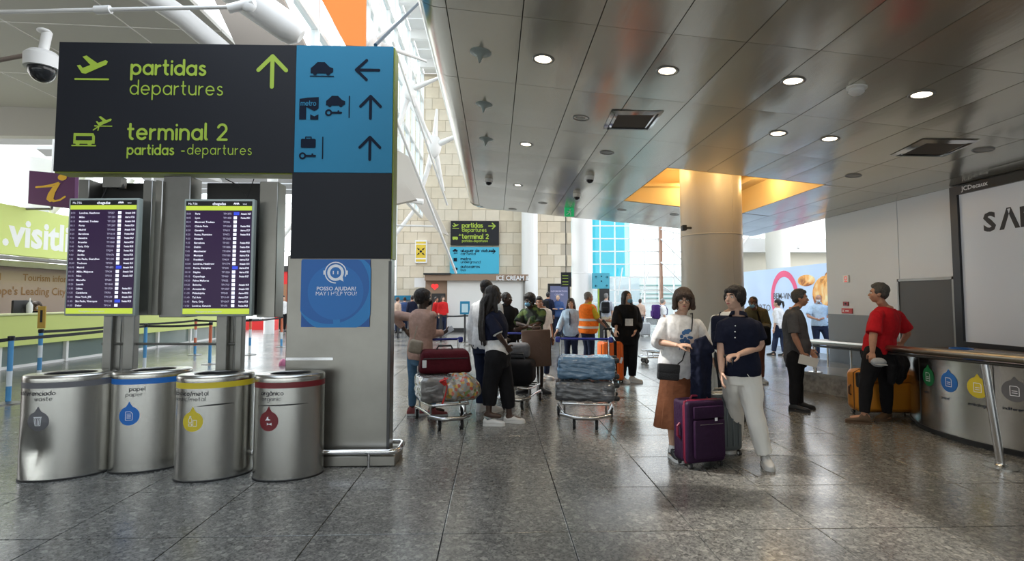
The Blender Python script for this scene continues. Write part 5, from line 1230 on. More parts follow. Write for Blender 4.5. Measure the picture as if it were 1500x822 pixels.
    def skirt(s, m_, length=.62, flare=.12, name='skirt', waist=.14, pleats=0):
        f = s.f; m = MB(); rings = []; hgt = f.J['hL'].z; zb = hgt*(1-length)
        for t in (waist, .05, 0): rings.append(f.ring(t, .016, 48))
        base = f.ring(-.05, .02, 48); c0 = sum(base, V())/48
        cb_ = (f.J['kL']+f.J['kR'])/2; cb_.z = zb
        for i in range(1, 9):
            q = i/8; c = c0.lerp(V((cb_.x, cb_.y, zb)), q); rr = []
            for jx, p in enumerate(base):
                o = p-c0; o.z = 0; pl_ = 1+pleats*q*math.sin(jx*2*math.pi/48*9+2*math.sin(jx*.7)); rr.append(V((c.x, c.y, c0.z+(zb-c0.z)*q))+o*(1+flare*q)*pl_)
            rings.append(rr)
        m.loft(rings); return part(name, m, m_, s.t)
    def shoes(s, m_, sole=None, name='shoe', L=.265, high=.03, laces=None):
        f = s.f
        for sd in 'LR':
            a = f.J['a'+sd]; d = s.footdir(sd); sd_ = d.cross(UP); z0 = a.z-.048*f.H if f.J['a'+sd].z > f.base.z+.2 else f.base.z
            k = f.k; m = MB(); rings = []
            prof = [(-.068, .022, .05, .05), (-.05, .034, .085, .0), (-.02, .037, .095+high, 0), (.02, .038, .092+high*.7, 0), (.06, .042, .072, 0), (.11, .047, .055, 0), (.155, .044, .045, 0), (.185, .030, .036, 0), (.197, .014, .026, 0)]
            for x, w_, h_, _ in prof:
                c = V((a.x, a.y, z0))+d*x*k; rr = []
                for i in range(14):
                    t = 2*math.pi*i/14; cx, sx = math.cos(t), math.sin(t)
                    rr.append(c+sd_*w_*k*math.copysign(abs(cx)**.7, cx)+UP*(.014+(h_*k)*(.5+.5*math.copysign(abs(sx)**.75, sx))))
                rings.append(rr)
            m.loft(rings); sh = part(name, m, m_, s.t)
            m = MB(); rings = [[V((a.x, a.y, z0))+d*(x*k*1.02)+sd_*(w_*k*1.08)*q+UP*zz for q, zz in ((-1, .001), (-1, .026), (1, .026), (1, .001))] for x, w_, h_, _ in prof]; m.loft(rings); part('sole', m, sole or RUBBER, sh)
            if laces:
                m = MB()
                for x, z in ((.035, .098), (.055, .088), (.075, .078), (.092, .070)): c = V((a.x, a.y, z0+z*k+.004))+d*x*k; m.tube([c-sd_*.022*k-UP*.008, c+UP*.002, c+sd_*.022*k-UP*.008], .0035, 6)
                l_ = part('laces', m, laces, sh); l_['kind'] = 'stuff'
    def hair(s, style, m_, vox=None, fold=.004):
        c, F, L, U, M, k = s.hc; m = MB()
        def e(l, fw, u, r, **kw): m.ell(c+(L*l+F*fw+U*u)*k, tuple(x*k for x in r), M, **kw)
        if style in ('short', 'bald', 'crop'):
            g = {'short': 1.0, 'crop': .955, 'bald': .9}[style]
            e(0, -.024, .046, (.082*g, .095*g, .084*g), nu=20, nv=14); e(0, -.045, .0, (.076*g, .062*g, .075*g)); 
            if style != 'bald':
                for q in (1, -1): e(q*.062, .0, .022, (.022, .042, .035))
            if style == 'short': e(0, .035, .088, (.058, .048, .034)); e(.0, -.01, .105, (.06, .07, .035))
        elif style == 'fringe':
            e(0, -.020, .045, (.092, .100, .092), nu=20, nv=14); e(0, -.05, -.005, (.085, .062, .085))
            for q in (1, -1): e(q*.073, .012, .010, (.022, .050, .058))
            e(.022, .058, .068, (.050, .034, .032)); e(-.035, .058, .062, (.035, .03, .032)); e(-.05, .05, .045, (.022, .022, .03))
        elif style == 'bob':
            e(0, -.015, .042, (.102, .106, .098), nu=20, nv=14); e(0, -.05, -.03, (.100, .068, .095))
            for q in (1, -1): e(q*.085, .010, -.015, (.030, .052, .085)); e(q*.095, .018, -.07, (.024, .04, .032))
            e(0, .062, .058, (.075, .036, .034)); e(.04, .062, .045, (.04, .03, .030)); e(-.04, .062, .045, (.04, .03, .030))
        elif style == 'afro':
            e(0, -.028, .045, (.108, .112, .105), nu=20, nv=14); e(0, -.05, .0, (.098, .08, .08)); e(0, .02, .075, (.085, .07, .055))
        elif style == 'long':
            e(0, -.022, .042, (.088, .100, .092), nu=20, nv=14); e(0, -.05, -.02, (.09, .062, .09))
            for q in (1, -1): e(q*.072, .0, -.005, (.022, .045, .07)); m.tube([c+(L*q*.075-F*.01-U*.03)*k, c+(L*q*.085-F*.02-U*.12)*k, c+(L*q*.095+F*.0-U*.24)*k], [.03*k, .034*k, .02*k], 10, rounded=True)
            m.tube([c-F*.05*k, c+(-F*.075-U*.1)*k, c+(-F*.10-U*.2)*k, c+(-F*.11-U*.33)*k], [.07*k, .068*k, .055*k, .03*k], 12, rounded=True, flat=1.4, side=F)
        elif style == 'pony':
            e(0, -.022, .042, (.083, .096, .088), nu=18, nv=12); e(0, -.05, 0, (.078, .055, .075)); m.tube([c+(-F*.10+U*.06)*k, c+(-F*.15+U*.04)*k, c+(-F*.17-U*.05)*k, c+(-F*.16-U*.13)*k], [.025*k, .035*k, .03*k, .012*k], 10, rounded=True)
        me = remesh(m, 'hair', vox or max(.006, s.vox*.75), 2, fold, 40, .3); return link('hair', me, m_, s.t)
    def mask(s, m_, down=0):
        c, F, L, U, M, k = s.hc; m = MB(); m.ell(c+(F*.062-U*(.048+down))*k, (.052*k, .050*k, .042*k), M); m.ell(c+(F*.070-U*(.044+down))*k, (.038*k, .046*k, .034*k), M)
        o = link('face_mask', remesh(m, 'face_mask', .005 if s.vox < .01 else .008, 2), m_, s.t)
        part('ear_loop', MB().tube([c+(L*.047+F*.065-U*.035)*k, c+(L*.078+F*.01-U*.01)*k], .0022, 6).tube([c+(L*-.047+F*.065-U*.035)*k, c+(L*-.078+F*.01-U*.01)*k], .0022, 6), m_, o)
    def glasses(s):
        c, F, L, U, M, k = s.hc; m = MB(); Mr = Matrix((L, U, -F)).transposed()
        for q in (1, -1): m.torus(c+(L*.034*q+F*.098+U*.002)*k, .024*k, .0022*k, Mr); m.tube([c+(L*.056*q+F*.096+U*.006)*k, c+(L*.078*q+F*.0+U*.006)*k], .002, 6)
        m.cyl(c+(L*.011+F*.099+U*.004)*k, c+(L*-.011+F*.099+U*.004)*k, .002, 6); part('glasses', m, BLACK, s.t)
def strap(pts, w_, m_, parent, name='strap', th=.004): 
    m = MB(); m.tube(pts, w_/2, 8, flat=.25, rounded=False); return part(name, m, m_, parent)
def onto(me_obj, p, d, off=.004):
    me = me_obj.data; M = wm(me_obj)
    if 'bvh' not in CACHE or CACHE['o'] is not me_obj:
        CACHE['bvh'] = BVHTree.FromPolygons([M @ v.co for v in me.vertices], [tuple(f.vertices) for f in me.polygons]); CACHE['o'] = me_obj
    h = CACHE['bvh'].ray_cast(p-d*1.0, d)
    return (h[0]-d*off) if h[0] is not None else p
CACHE = {}
def backpack(name, label, pr, m_, dims=(.30, .15, .42), grp=None, sh=0):
    f = pr.f; B_ = -hd(f.ch); c = f.hm.lerp(f.sm, .58)+B_*(.115*f.k+dims[1]/2+.02)+UP*sh; M = Matrix((lf(f.ch), -B_, UP)).transposed()
    t = thing(name, label, 'backpack', c, 0, grp)
    part('main_bag', MB().rbox(c, dims, .055, 3, M), m_, t); part('front_pocket', MB().rbox(c+B_*(dims[1]/2+.012)-UP*.07, (dims[0]*.75, .06, dims[2]*.42), .025, 2, M), m_, t)
    for q in (1, -1):
        s_ = f.J['sL' if q > 0 else 'sR']; mid = f.sm.lerp(s_, .55)
        part('shoulder_strap', MB().tube([c+lf(f.ch)*q*.08+UP*.17-B_*.05, mid+UP*.055+B_*.03, mid+UP*.045-B_*.06, mid-UP*.10-B_*.145, mid-UP*.26-B_*.13, c+lf(f.ch)*q*.13-UP*.12-B_*.08], .018, 8, flat=.4), m_, t)
    return t
def ground(px, py): return G(px, py)
def rel(f, **k): return k

NAVY = cloth('navy', (.009, .012, .030)); WHT = cloth('white', (.80, .80, .80)); BLK = cloth('black', (.008, .008, .010)); JEAN = cloth('jeans', (.10, .20, .32), bump=.6)
OFFW = mat('cloth_offwhite', (.90, .89, .85), .85, bump=.3, bscale=9, spec=.2); DKJ = cloth('dark_jeans', (.015, .022, .05)); PINK = cloth('dusty_pink', (.50, .32, .26)); BROWN = cloth('rust_brown', (.13, .048, .022)); GREYC = cloth('charcoal', (.075, .075, .08))
REDC = cloth('red', (.42, .008, .015)); LBLUE = cloth('light_blue', (.42, .55, .70)); ORNG = cloth('hi_vis', (.95, .20, .02)); BEIGE = cloth('beige', (.50, .36, .28)); KHAKI = cloth('khaki', (.42, .35, .25)); OLIVE = cloth('olive', (.12, .10, .05)); DBLUE = cloth('mid_blue', (.05, .09, .22)); YEL = cloth('yellow', (.60, .45, .04)); REDJ = cloth('red_jacket', (.55, .02, .02)); GREYL = cloth('light_grey', (.35, .37, .42))
MASKB = cloth('mask_blue', (.20, .42, .60)); MASKW = cloth('mask_white', (.65, .68, .72)); MASKK = cloth('mask_black', (.01, .01, .01))
SHW = mat('shoe_white', (.66, .66, .65), .6); SHP = mat('shoe_pink', (.35, .08, .08), .6); SHK = mat('shoe_black', (.012, .012, .013), .5); SHT = mat('shoe_tan', (.08, .045, .022), .6)
def camo():
    m = bpy.data.materials.new('camo_cloth'); m.use_nodes = True; n = m.node_tree; b = n.nodes['Principled BSDF']; t = n.nodes.new('ShaderNodeTexCoord')
    v = n.nodes.new('ShaderNodeTexNoise'); v.inputs['Scale'].default_value = 9; v.inputs['Detail'].default_value = 1; n.links.new(t.outputs['Object'], v.inputs['Vector']); r = n.nodes.new('ShaderNodeValToRGB'); r.color_ramp.interpolation = 'CONSTANT'; n.links.new(v.outputs['Fac'], r.inputs[0])
    e = r.color_ramp.elements; e[0].position = 0; e[0].color = (.01, .015, .01, 1); e[1].position = .48; e[1].color = (.03, .06, .02, 1); x = e.new(.56); x.color = (.09, .13, .03, 1); n.links.new(r.outputs[0], b.inputs['Base Color']); b.inputs['Roughness'].default_value = .85; return m
CAMO = camo()
def confetti():
    m = bpy.data.materials.new('bag_pattern'); m.use_nodes = True; n = m.node_tree; b = n.nodes['Principled BSDF']; t = n.nodes.new('ShaderNodeTexCoord')
    v = n.nodes.new('ShaderNodeTexVoronoi'); v.inputs['Scale'].default_value = 28; n.links.new(t.outputs['Object'], v.inputs['Vector']); s_ = n.nodes.new('ShaderNodeSeparateColor'); n.links.new(v.outputs['Color'], s_.inputs[0]); r = n.nodes.new('ShaderNodeValToRGB'); r.color_ramp.interpolation = 'CONSTANT'; n.links.new(s_.outputs[0], r.inputs[0])
    e = r.color_ramp.elements; e[0].position = 0; e[0].color = (.30, .28, .24, 1); e[1].position = .35; e[1].color = (.42, .10, .06, 1)
    for p, c in ((.45, (.16, .22, .08, 1)), (.57, (.50, .33, .08, 1)), (.68, (.28, .30, .32, 1)), (.8, (.45, .42, .36, 1))): x = e.new(p); x.color = c
    n.links.new(r.outputs[0], b.inputs['Base Color']); b.inputs['Roughness'].default_value = .25; return m

# 1 person in pink sweater
g = ground(618, 606); f = Fig(1.66, g, 130, 130, 100, 0, .92, 0, {'head': (621, 438, 0), 'sL': (603, 462, .05), 'eL': (574, 461, .12), 'wL': (593, 483, .12), 'sR': (634, 459, -.06), 'eR': (631, 490, .02), 'wR': (650, 487, .22),
    'hL': (607, 520, .06), 'hR': (622, 521, -.06), 'kL': (606, 560, .04), 'kR': (628, 560, 0), 'aL': (603.5, 596, .06), 'aR': (634, 596, .0)}, 7.12, foot={'L': 95, 'R': 95})
p = Person('person in dusty pink sweater and light blue jeans behind the trolley with the burgundy bag', f, SKIND, .007, hands={'R': {'curl': .6}, 'L': {'curl': .3}}); p.top(PINK, -.10, 1.04, 1.85, .026, .020, 'sweater', .010); p.pants(JEAN, .010, 1.95, .012, 'jeans'); p.shoes(SHP, SHW, laces=SHW); p.hair('afro', HAIRK); p.mask(MASKK)
q = P(657, 484, 7.38); single('smartphone', MB().rbox(q, (.07, .012, .14), .005, 1, Matrix.Rotation(R(60), 3, 'Y')), mat('phone', (.55, .58, .62), .2), 'bright smartphone in the hand of the person in the pink sweater', 'phone')
q = P(609, 508, 6.86); single('shoulder_bag', MB().rbox(q, (.17, .09, .17), .035, 3, Matrix.Rotation(R(12), 3, 'Y')).tube([q+V((-.03, 0, .07)), q+V((.0, .1, .25))], .006, 6), cloth('bag_beige', (.34, .29, .23)), 'small beige bag at the hip of the person in pink', 'bag')
# 3 woman with braids
g = ground(733, 617); f = Fig(1.68, g, 95, 105, 110, 0, 1.0, 0, {'head': (724, 433, 0), 'sL': (728, 464, .17), 'sR': (718, 465, -.15), 'eR': (731, 492, -.20), 'wR': (742, 507, -.10), 'hL': (731, 524, .09), 'hR': (726, 524, -.09), 'kL': (742, 564, .06), 'kR': (718, 563, -.08), 'aL': (746, 607, .05), 'aR': (716, 603, -.10)}, 6.68, fem=True, foot={'L': 80, 'R': 85})
p = Person('person with long black braids, navy and white top and white slippers, seen from behind', f, SKIND, .007, hands={'R': {'curl': .8}}); p.top(WHT, -.02, 1.0, .9, .02, .02, 'shirt', .008); p.top(NAVY, .42, 1.05, .85, .032, .034, 'navy_yoke', .008); p.pants(BLK, .040, 1.78, .035, 'trousers', .012)
p.shoes(SHW, SHW, 'slipper', high=-.045); p.hair('long', HAIRK)
c, F, L, U, M, k = p.hc; m = MB(); rr = random.Random(4); bk = -hd(f.ch)
for i in range(34):
    u_ = rr.uniform(-1, 1); a = c+bk*.07+lf(f.ch)*u_*.07+UP*rr.uniform(-.02, .06); b = f.sm+bk*(.15)+lf(f.ch)*u_*.14+UP*.02; e_ = f.hm.lerp(f.sm, rr.uniform(.28, .45))+bk*(.155+rr.uniform(0, .03))+lf(f.ch)*(u_*.13-.0)
    m.tube([a, a.lerp(b, .5)+bk*.04, b, b.lerp(e_, .5)+bk*.015, e_], [.011, .011, .010, .009, .006], 6, rounded=True)
part('braids', m, HAIRK, p.t)['kind'] = 'stuff'
# 2 tall man behind in white shirt
g = ground(712, 604); f = Fig(1.76, g, 150, 150, 130, 0, 1.05, 0, {'head': (714, 423, 0)}, 7.35)
p = Person('tall person with shaved head in white shirt, mostly hidden behind the one with braids', f, SKIND, .009); p.top(WHT, -.1, 1.04, 1.8, .025, .025, 'shirt', .008, True); p.pants(DKJ, .018); p.shoes(SHW, SHW); p.hair('bald', HAIRK)
# 4 person in dark jacket behind
g = gd(741, 9.4); f = Fig(1.63, g, 20, 20, 60, 0, 1.05, 0, {'eR': (730, 478, -.1), 'wR': (740, 492, -.3)}, 9.4)
p = Person('person in dark jacket between the one with braids and the camouflage shirt', f, SKIND, .01); p.top(BLK, -.12, 1.06, 1.9, .03, .03, 'jacket', .012, True); p.pants(BLK, .02); p.shoes(SHK); p.hair('crop', HAIRK)
# 5 camo shirt
g = ground(781, 575); f = Fig(1.62, g, -25, -20, -25, -6, 1.05, 0, {'head': (775, 441, 0), 'eL': (791, 474, -.1), 'wL': (765, 481, -.30), 'eR': (757, 474, -.05), 'wR': (779, 480, -.30), 'aL': (792, 570, 0), 'aR': (772, 566, .02), 'kL': (791, 537, 0), 'kR': (773, 536, 0)}, 8.78, fem=True, foot={'L': 60, 'R': -70})
p = Person('person in camouflage shirt, dark skirt and blue mask with folded arms', f, SKIND, .008, barelegs=True); p.top(CAMO, -.1, 1.04, .95, .025, .028, 'shirt', .008, True); p.skirt(BLK, .45, .05); p.shoes(SHK, name='shoe'); p.hair('afro', HAIRK); p.mask(MASKB); 
m = MB()
for sd in 'LR': a_, r_ = limb(f, 'h'+sd, 0, 1.97, .003); m.tube(a_, r_, 12)
part('tights', m, cloth('tights', (.03, .022, .02)), p.t)
strap([f.J['sL']+UP*.06-hd(f.ch)*.0, f.sm.lerp(f.hm, .3)+hd(f.ch)*.16, f.hm+hd(f.ch)*.17-lf(f.ch)*.14], .035, cloth('strap_cream', (.5, .45, .38)), p.t)
q = P(786, 510, 8.32); t = thing('paper_bag', 'large brown paper shopping bag held by the person in camouflage shirt', 'bag', q-V((0, 0, .28))); part('bag_body', MB().rbox(q, (.43, .14, .55), .008, 1, Matrix.Rotation(R(-3), 3, 'Y'), lambda v: V((v.x*(1+v.z*.10), v.y*(1-v.z*.5), v.z))), mat('kraft', (.085, .044, .026), .75, bump=.5, bscale=5), t)
for o_ in (-.03, .03): part('bag_handle', MB().tube([q+V((-.07, o_, .27)), q+V((-.06, o_, .33)), q+V((.06, o_, .33)), q+V((.07, o_, .27))], .006, 6), mat('kraft', (0, 0, 0)), t)
# 6 white tee man behind
g = gd(795, 10.3); f = Fig(1.58, g, 40, 40, 0, 0, 1.05, 0, {'head': (790, 444, 0)}, 10.3); p = Person('person in white t-shirt just behind the camouflage shirt', f, SKINT, .011); p.top(WHT, -.1, 1.03, .8); p.pants(DKJ); p.shoes(SHW, SHW); p.hair('short', HAIRK)
# 7 suit man with backpack
g = ground(803, 494); f = Fig(1.78, g, 150, 150, 165, 0, 1.05); p = Person('tall person in dark navy suit with a backpack before the totem screen', f, SKINT, .016, fing=False, eyes=False, lips=False); p.top(NAVY, -.25, 1.05, 1.9, .03, .028); p.pants(NAVY); p.shoes(SHK); p.hair('short', HAIRK); backpack('backpack', 'dark backpack on the person in the navy suit', p, BLK)
# 8 blue shirt crossed arms
g = ground(817.5, 494); f = Fig(1.68, g, 0, 0, 0, 0, 1.1, .03, {'wL': (-.08, .24, 1.12, 0), 'wR': (.08, .22, 1.12, 0), 'eL': (.24, .10, 1.1, 0), 'eR': (-.24, .10, 1.1, 0)}); p = Person('person in blue shirt standing with folded arms in front of the totem screen', f, SKINL, .016, fing=False); p.top(DBLUE, -.12, 1.04, 1.8, .02, .02, 'shirt', .006, True); p.pants(DKJ); p.shoes(SHK); p.hair('crop', HAIRG)
# 9 woman light blouse
g = gd(836.5, 12.0); f = Fig(1.52, g, -10, -10, -5, -5, 1.05, 0, {'eR': (820, 478, -.05), 'wR': (815, 487, -.15)}, 12.0, fem=True); p = Person('person in pale blue blouse with dark scarf beside the orange vest', f, SKINL, .011); p.top(LBLUE, -.18, 1.03, 1.6, .03, .026, 'blouse', .012); p.pants(DKJ); p.shoes(SHK); p.hair('long', HAIRB); p.glasses()
strap([f.sm+UP*.04-lf(0)*.06, f.sm-UP*.10+hd(f.ch)*.15, f.sm-UP*.33+hd(f.ch)*.16], .07, NAVY, p.t, 'scarf')
# 10 orange vest
g = gd(861, 11.5); f = Fig(1.66, g, 120, 120, 110, -8, 1.15, .06, {'eR': (876, 468, -.15), 'wR': (887, 478, .05), 'eL': (866, 468, .3), 'wL': (890, 470, .4)}, 11.5); p = Person('person in orange high visibility vest over a yellow shirt, grey hair, seen from behind', f, SKINT, .010); p.top(YEL, -.1, 1.04, .9, .02, .02, 'shirt', .006, True); p.top(ORNG, -.12, 1.02, .16, .045, .02, 'safety_vest', .006); p.pants(DKJ); p.shoes(SHK); p.hair('crop', HAIRG)
for t_ in (.08, .38): m = MB(); m.loft([p.f.ring(t_, .056, 28), p.f.ring(t_+.09, .056, 28)], cap=False); part('reflective_stripe', m, mat('reflective', (.62, .62, .60), .35), p.t)
m = MB(); m.tube([P(884, 470, 11.4), P(892, 480, 11.3), P(899, 492, 11.2)], .03, 8, rounded=True); m.tube([P(899, 492, 11.2), P(906, 500, 11.2), (P(906, 500, 11.2).x+.1, 11.2, .12)], .02, 8).ell((P(906, 500, 11.2).x+.1, 11.2, .07), (.03, .07, .07)); single('push_cart', m, BLACK, 'black cart handle being pushed by the person in the orange vest', 'cart')
# 11 woman in black dress
g = ground(919, 560); f = Fig(1.66, g, 15, 15, 40, 12, 1.1, 0, {'wR': (902, 484, -.12), 'eR': (904, 468, 0), 'wL': (930, 487, -.05)}, 9.76, fem=True, foot={'L': 70, 'R': 40}); p = Person('person with long black hair all in black, white shoes, beside the orange suitcase', f, SKINL, .009, hands={'R': {'curl': .9}}); p.top(BLK, -.3, 1.03, 1.6, .045, .05, 'cardigan', .014, flare=.02); p.pants(BLK, .045, 1.9, .03); p.shoes(SHW, SHW); p.hair('long', HAIRK); p.mask(MASKB, .03)
c_ = f.sm.lerp(f.hm, .55); d = Draw(lambda u, v, w=0: onto(p.shirt, c_+lf(f.ch)*u+UP*v, -hd(f.ch), .005+w), .03); d.rect(-.07, -.06, .07, .07); d.done('white_print', WHT, p.t)
# 12 far man with backpack
g = gd(888, 20); f = Fig(1.72, g, 175, 175, 150, 0, 1.05, 0, None, None, step=.15); p = Person('person in pale shirt and khaki trousers with dark backpack, seen from behind', f, SKINL, .016, fing=False, eyes=False, lips=False); p.top(GREYL, -.1, 1.03, 1.0); p.pants(KHAKI); p.shoes(SHW, SHW); p.hair('short', HAIRG); backpack('backpack', 'dark round backpack on the person in khaki trousers', p, BLK)
# 13 far beige
g = gd(938, 24); f = Fig(1.50, g, 190, 190, 180, 0, 1.05); p = Person('person in pale peach shirt far away, right of the one in black', f, SKINL, .02, fing=False, eyes=False, lips=False); p.top(BEIGE, -.1, 1.03, 1.0); p.pants(DKJ); p.shoes(SHK); p.hair('short', HAIRB)
# 14 far with purple pack
g = gd(969, 19); f = Fig(1.52, g, 110, 110, 120, 0, 1.1, .02, None, None, lean=.05); p = Person('stooping person in white shirt with a large purple backpack at the far glazing', f, SKINL, .016, fing=False, eyes=False, lips=False); p.top(WHT, -.1, 1.03, 1.0); p.pants(GREYC); p.shoes(SHK); p.hair('crop', HAIRG); backpack('backpack', 'large navy and pink backpack at the far glazing', p, cloth('purple_navy', (.05, .02, .12)), (.34, .22, .5))
# 15 young person with bob, white tee
g = ground(996, 666); f = Fig(1.615, g, 8, 5, 5, -4, .98, 0, {'head': (1001, 440, -.02), 'sR': (973, 470, .02), 'sL': (1020, 472, .02), 'eR': (965, 501, .03), 'wR': (992, 506, -.22), 'eL': (1032, 505, .05), 'wL': (1020, 507, -.18), 'aR': (986, 659, -.05), 'kR': (985, 606, -.08), 'aL': (1006, 655, .1), 'kL': (1003, 606, .02)}, 5.25, fem=True, foot={'R': 25, 'L': 20})
p15 = p = Person('person with brown bob and glasses, white t-shirt and rust brown skirt', f, SKINL, .006, hands={'R': {'curl': .45, 'dir': (.9, -.35, .05), 'palm': (0, .3, -1)}, 'L': {'curl': .6, 'dir': (-.7, -.6, 0), 'palm': (.2, .3, -1)}}, brow=HAIRB)
p.top(WHT, -.20, 1.035, 1.12, .034, .036, 't_shirt', .012, flare=.02); p.skirt(BROWN, .645, .42, pleats=.05, waist=.1); p.shoes(SHK, SHW, laces=SHW); p.hair('bob', HAIRB, .006); p.glasses()
part('sock', MB().cyl(f.J['aR']-UP*.02, f.J['aR']+UP*.05, .042, 14).cyl(f.J['aL']-UP*.02, f.J['aL']+UP*.05, .042, 14), WHT, p.t)
c0 = f.sm.lerp(f.hm, .42)+lf(f.ch)*.03
mp = lambda u, v, w=0: onto(p15.shirt, c0+lf(f.ch)*u+UP*v, -hd(f.ch), .004+w)
d = Draw(mp, .015); rr = random.Random(3)
for i in range(16): x, y = rr.uniform(-.055, .07), rr.uniform(-.03, .10); d.disc(x*(1-abs(y-.04)*3), y, rr.uniform(.012, .026), 10, 0, rr.uniform(.012, .022))
d.done('blue_print', mat('print_blue', (.04, .13, .32), .7), p.t); part_ = Draw(mp, .02); part_.text('TOKYO'[:0]+'KOVE', -.05, -.09, .05, bold=.001); part_.done('printed_word', mat('print_blue', (0, 0, 0)), p.t)
bg_ = thing('crossbody_bag', 'black chequered crossbody bag at the hip of the one in white t-shirt', 'bag', P(979, 556, 5.0)); q = P(979, 545, 5.04); M = Matrix.Rotation(R(4), 3, 'Y')
part('bag_body', MB().rbox(q, (.20, .07, .15), .016, 2, M), mat('leather_black', (.014, .014, .017), .45, bump=.3, bscale=90), bg_); part('flap', MB().rbox(q+V((0, -.02, .035)), (.203, .045, .085), .014, 2, M), mat('leather_black', (0, 0, 0)), bg_)
def fr(t_, lx, fw): l_, f_ = f.lat(t_); return f.hm.lerp(f.sm, t_)+lf(f.ch)*lx+hd(f.ch)*fw
part('strap', MB().tube([q+V((.09, 0, .07)), onto(p.shirt, fr(.2, .02, .2), -hd(f.ch), .006), onto(p.shirt, fr(.5, .06, .2), -hd(f.ch), .006), onto(p.shirt, fr(.8, .10, .2), -hd(f.ch), .006), onto(p.shirt, fr(.93, .105, .2), -hd(f.ch), .006), fr(1.1, .11, .03), fr(1.08, .10, -.05)], .008, 8, flat=.4), BLACK, bg_)
# draped navy jacket
jk = thing('navy_jacket', 'dark navy jacket draped over the forearm of the one in white t-shirt', 'jacket', P(1027, 600, 5.1)); m = MB()
q = P(1028, 507, 5.02); m.loft([[P(a_, b_, Y_) for a_, b_, Y_ in rg] for rg in (((1012, 503, 4.98), (1030, 496, 4.96), (1042, 505, 5.0), (1036, 509, 5.12), (1020, 508, 5.14)), ((1010, 520, 4.96), (1026, 518, 4.92), (1044, 522, 4.98), (1040, 523, 5.14), (1016, 520, 5.16)), ((1011, 550, 4.98), (1026, 552, 4.93), (1042, 548, 4.99), (1040, 548, 5.13), (1016, 550, 5.15)), ((1013, 590, 5.02), (1028, 594, 4.97), (1041, 588, 5.02), (1040, 588, 5.12), (1018, 590, 5.14)))])
m.loft([[P(a_, b_, Y_) for a_, b_, Y_ in rg] for rg in (((1016, 498, 4.97), (1033, 492, 4.97), (1034, 494, 5.12), (1018, 500, 5.12)), ((1022, 512, 4.93), (1046, 512, 4.94), (1046, 513, 5.1), (1024, 513, 5.1)), ((1028, 521, 4.93), (1047, 515, 4.95), (1047, 516, 5.08), (1030, 522, 5.08)))])
o = link('draped_cloth', remesh(m, 'draped_cloth', .008, 3, .012, 14, .3), NAVY, jk)
# 16 young person navy polo white trousers
g = ground(1096, 680); f = Fig(1.645, g, -5, -12, -38, 4, .95, 0, {'head': (1076, 437, 0), 'sR': (1059, 474, .03), 'sL': (1106, 474, -.03), 'eR': (1056, 514, .02), 'wR': (1057, 545, -.06), 'eL': (1115, 507, -.04), 'wL': (1083, 519, -.18), 'hR': (1073, 545, .05), 'hL': (1095, 545, 0), 'kR': (1075, 592, .25), 'aR': (1077, 648, .47), 'kL': (1104, 604, -.03), 'aL': (1121, 668, -.02)}, 4.97, fem=False, foot={'L': 12, 'R': -20})
p16 = p = Person('smiling person in navy polo shirt and loose white trousers', f, SKINP, .006, hands={'L': {'curl': .9, 'dir': (-.95, -.1, -.15), 'palm': (0, .1, -1)}, 'R': {'curl': .3}})
p.pants(OFFW, .028, 1.92, .040, 'trousers', .012); p.top(NAVY, -.04, 1.04, .68, .036, .030, 'polo_shirt', .010, True); p.shoes(SHW, SHW, laces=SHW); p.hair('fringe', HAIRK, .006)
for i in range(3): q = onto(p.shirt, f.sm.lerp(f.hm, .10+.11*i), -hd(f.ch), .002); part('button', MB().ell(q, .006), PRINTW, p.t)
part('pocket_seam', MB().tube([f.J['hL']+V((-.07, -.145, .0)), f.J['hL']+V((.0, -.145, -.10)), f.J['hL']+V((.06, -.11, -.07))], .003, 6), OFFW, p.t)
# 26 person behind with navy backpack
g = gd(1067, 6.7); f = Fig(1.58, g, 165, 165, 170, 0, .9, 0, {'head': (1077, 440, 0)}, 6.7); p = Person('person with navy backpack hidden behind the one in the navy polo', f, SKINL, .011, eyes=False, lips=False); p.top(OFFW, -.1, 1.05, 1.9, .025, .025); p.pants(BLK); p.shoes(SHK); p.hair('short', HAIRK); backpack('backpack', 'navy backpack showing between the two young people', p, NAVY)
# 17 olive masked
g = ground(1108, 560); f = Fig(1.60, g, -15, -15, -15, -4, 1.1, 0, {'head': (1103, 444, 0), 'wR': (1100, 482, -.2), 'wL': (1112, 480, -.2)}, 9.6, foot={'L': 30}); p = Person('masked person in olive jacket and patterned trousers behind the navy polo', f, SKINM, .010); p.top(OLIVE, -.15, 1.06, 1.9, .035, .03, 'jacket', .014, True); p.pants(cloth('patterned', (.22, .09, .06)), .025); p.shoes(SHW, SHW); p.hair('crop', HAIRK); p.mask(MASKB)
q = P(1119, 492, 9.45); single('shoulder_bag', MB().rbox(q, (.2, .18, .34), .05, 3).tube([q+V((-.05, 0, .15)), q+V((-.08, .05, .42)), q+V((.0, .05, .15))], .014, 6), BLK, 'black bag hanging beside the person in the olive jacket', 'bag')
# 18 walking white shirt
g = ground(1142, 521); f = Fig(1.50, g, -115, -115, -110, 0, 1.0, 0, {'aL': (1133, 518, .1), 'aR': (1149, 518, -.1), 'kL': (1136, 495, .1), 'kR': (1147, 496, 0), 'eR': (1149, 463, 0), 'wR': (1154, 470, .1)}, 14.3, fem=True); f.J['aL'].z = f.J['aR'].z = .075
p = Person('person with ponytail, white blouse and dark trousers striding left below the pink ring', f, SKINL, .012, fing=False); p.top(WHT, -.1, 1.03, 1.3, .025, .025, 'blouse'); p.pants(DKJ, .02, 1.9, .03); p.shoes(SHK); p.hair('pony', HAIRK)
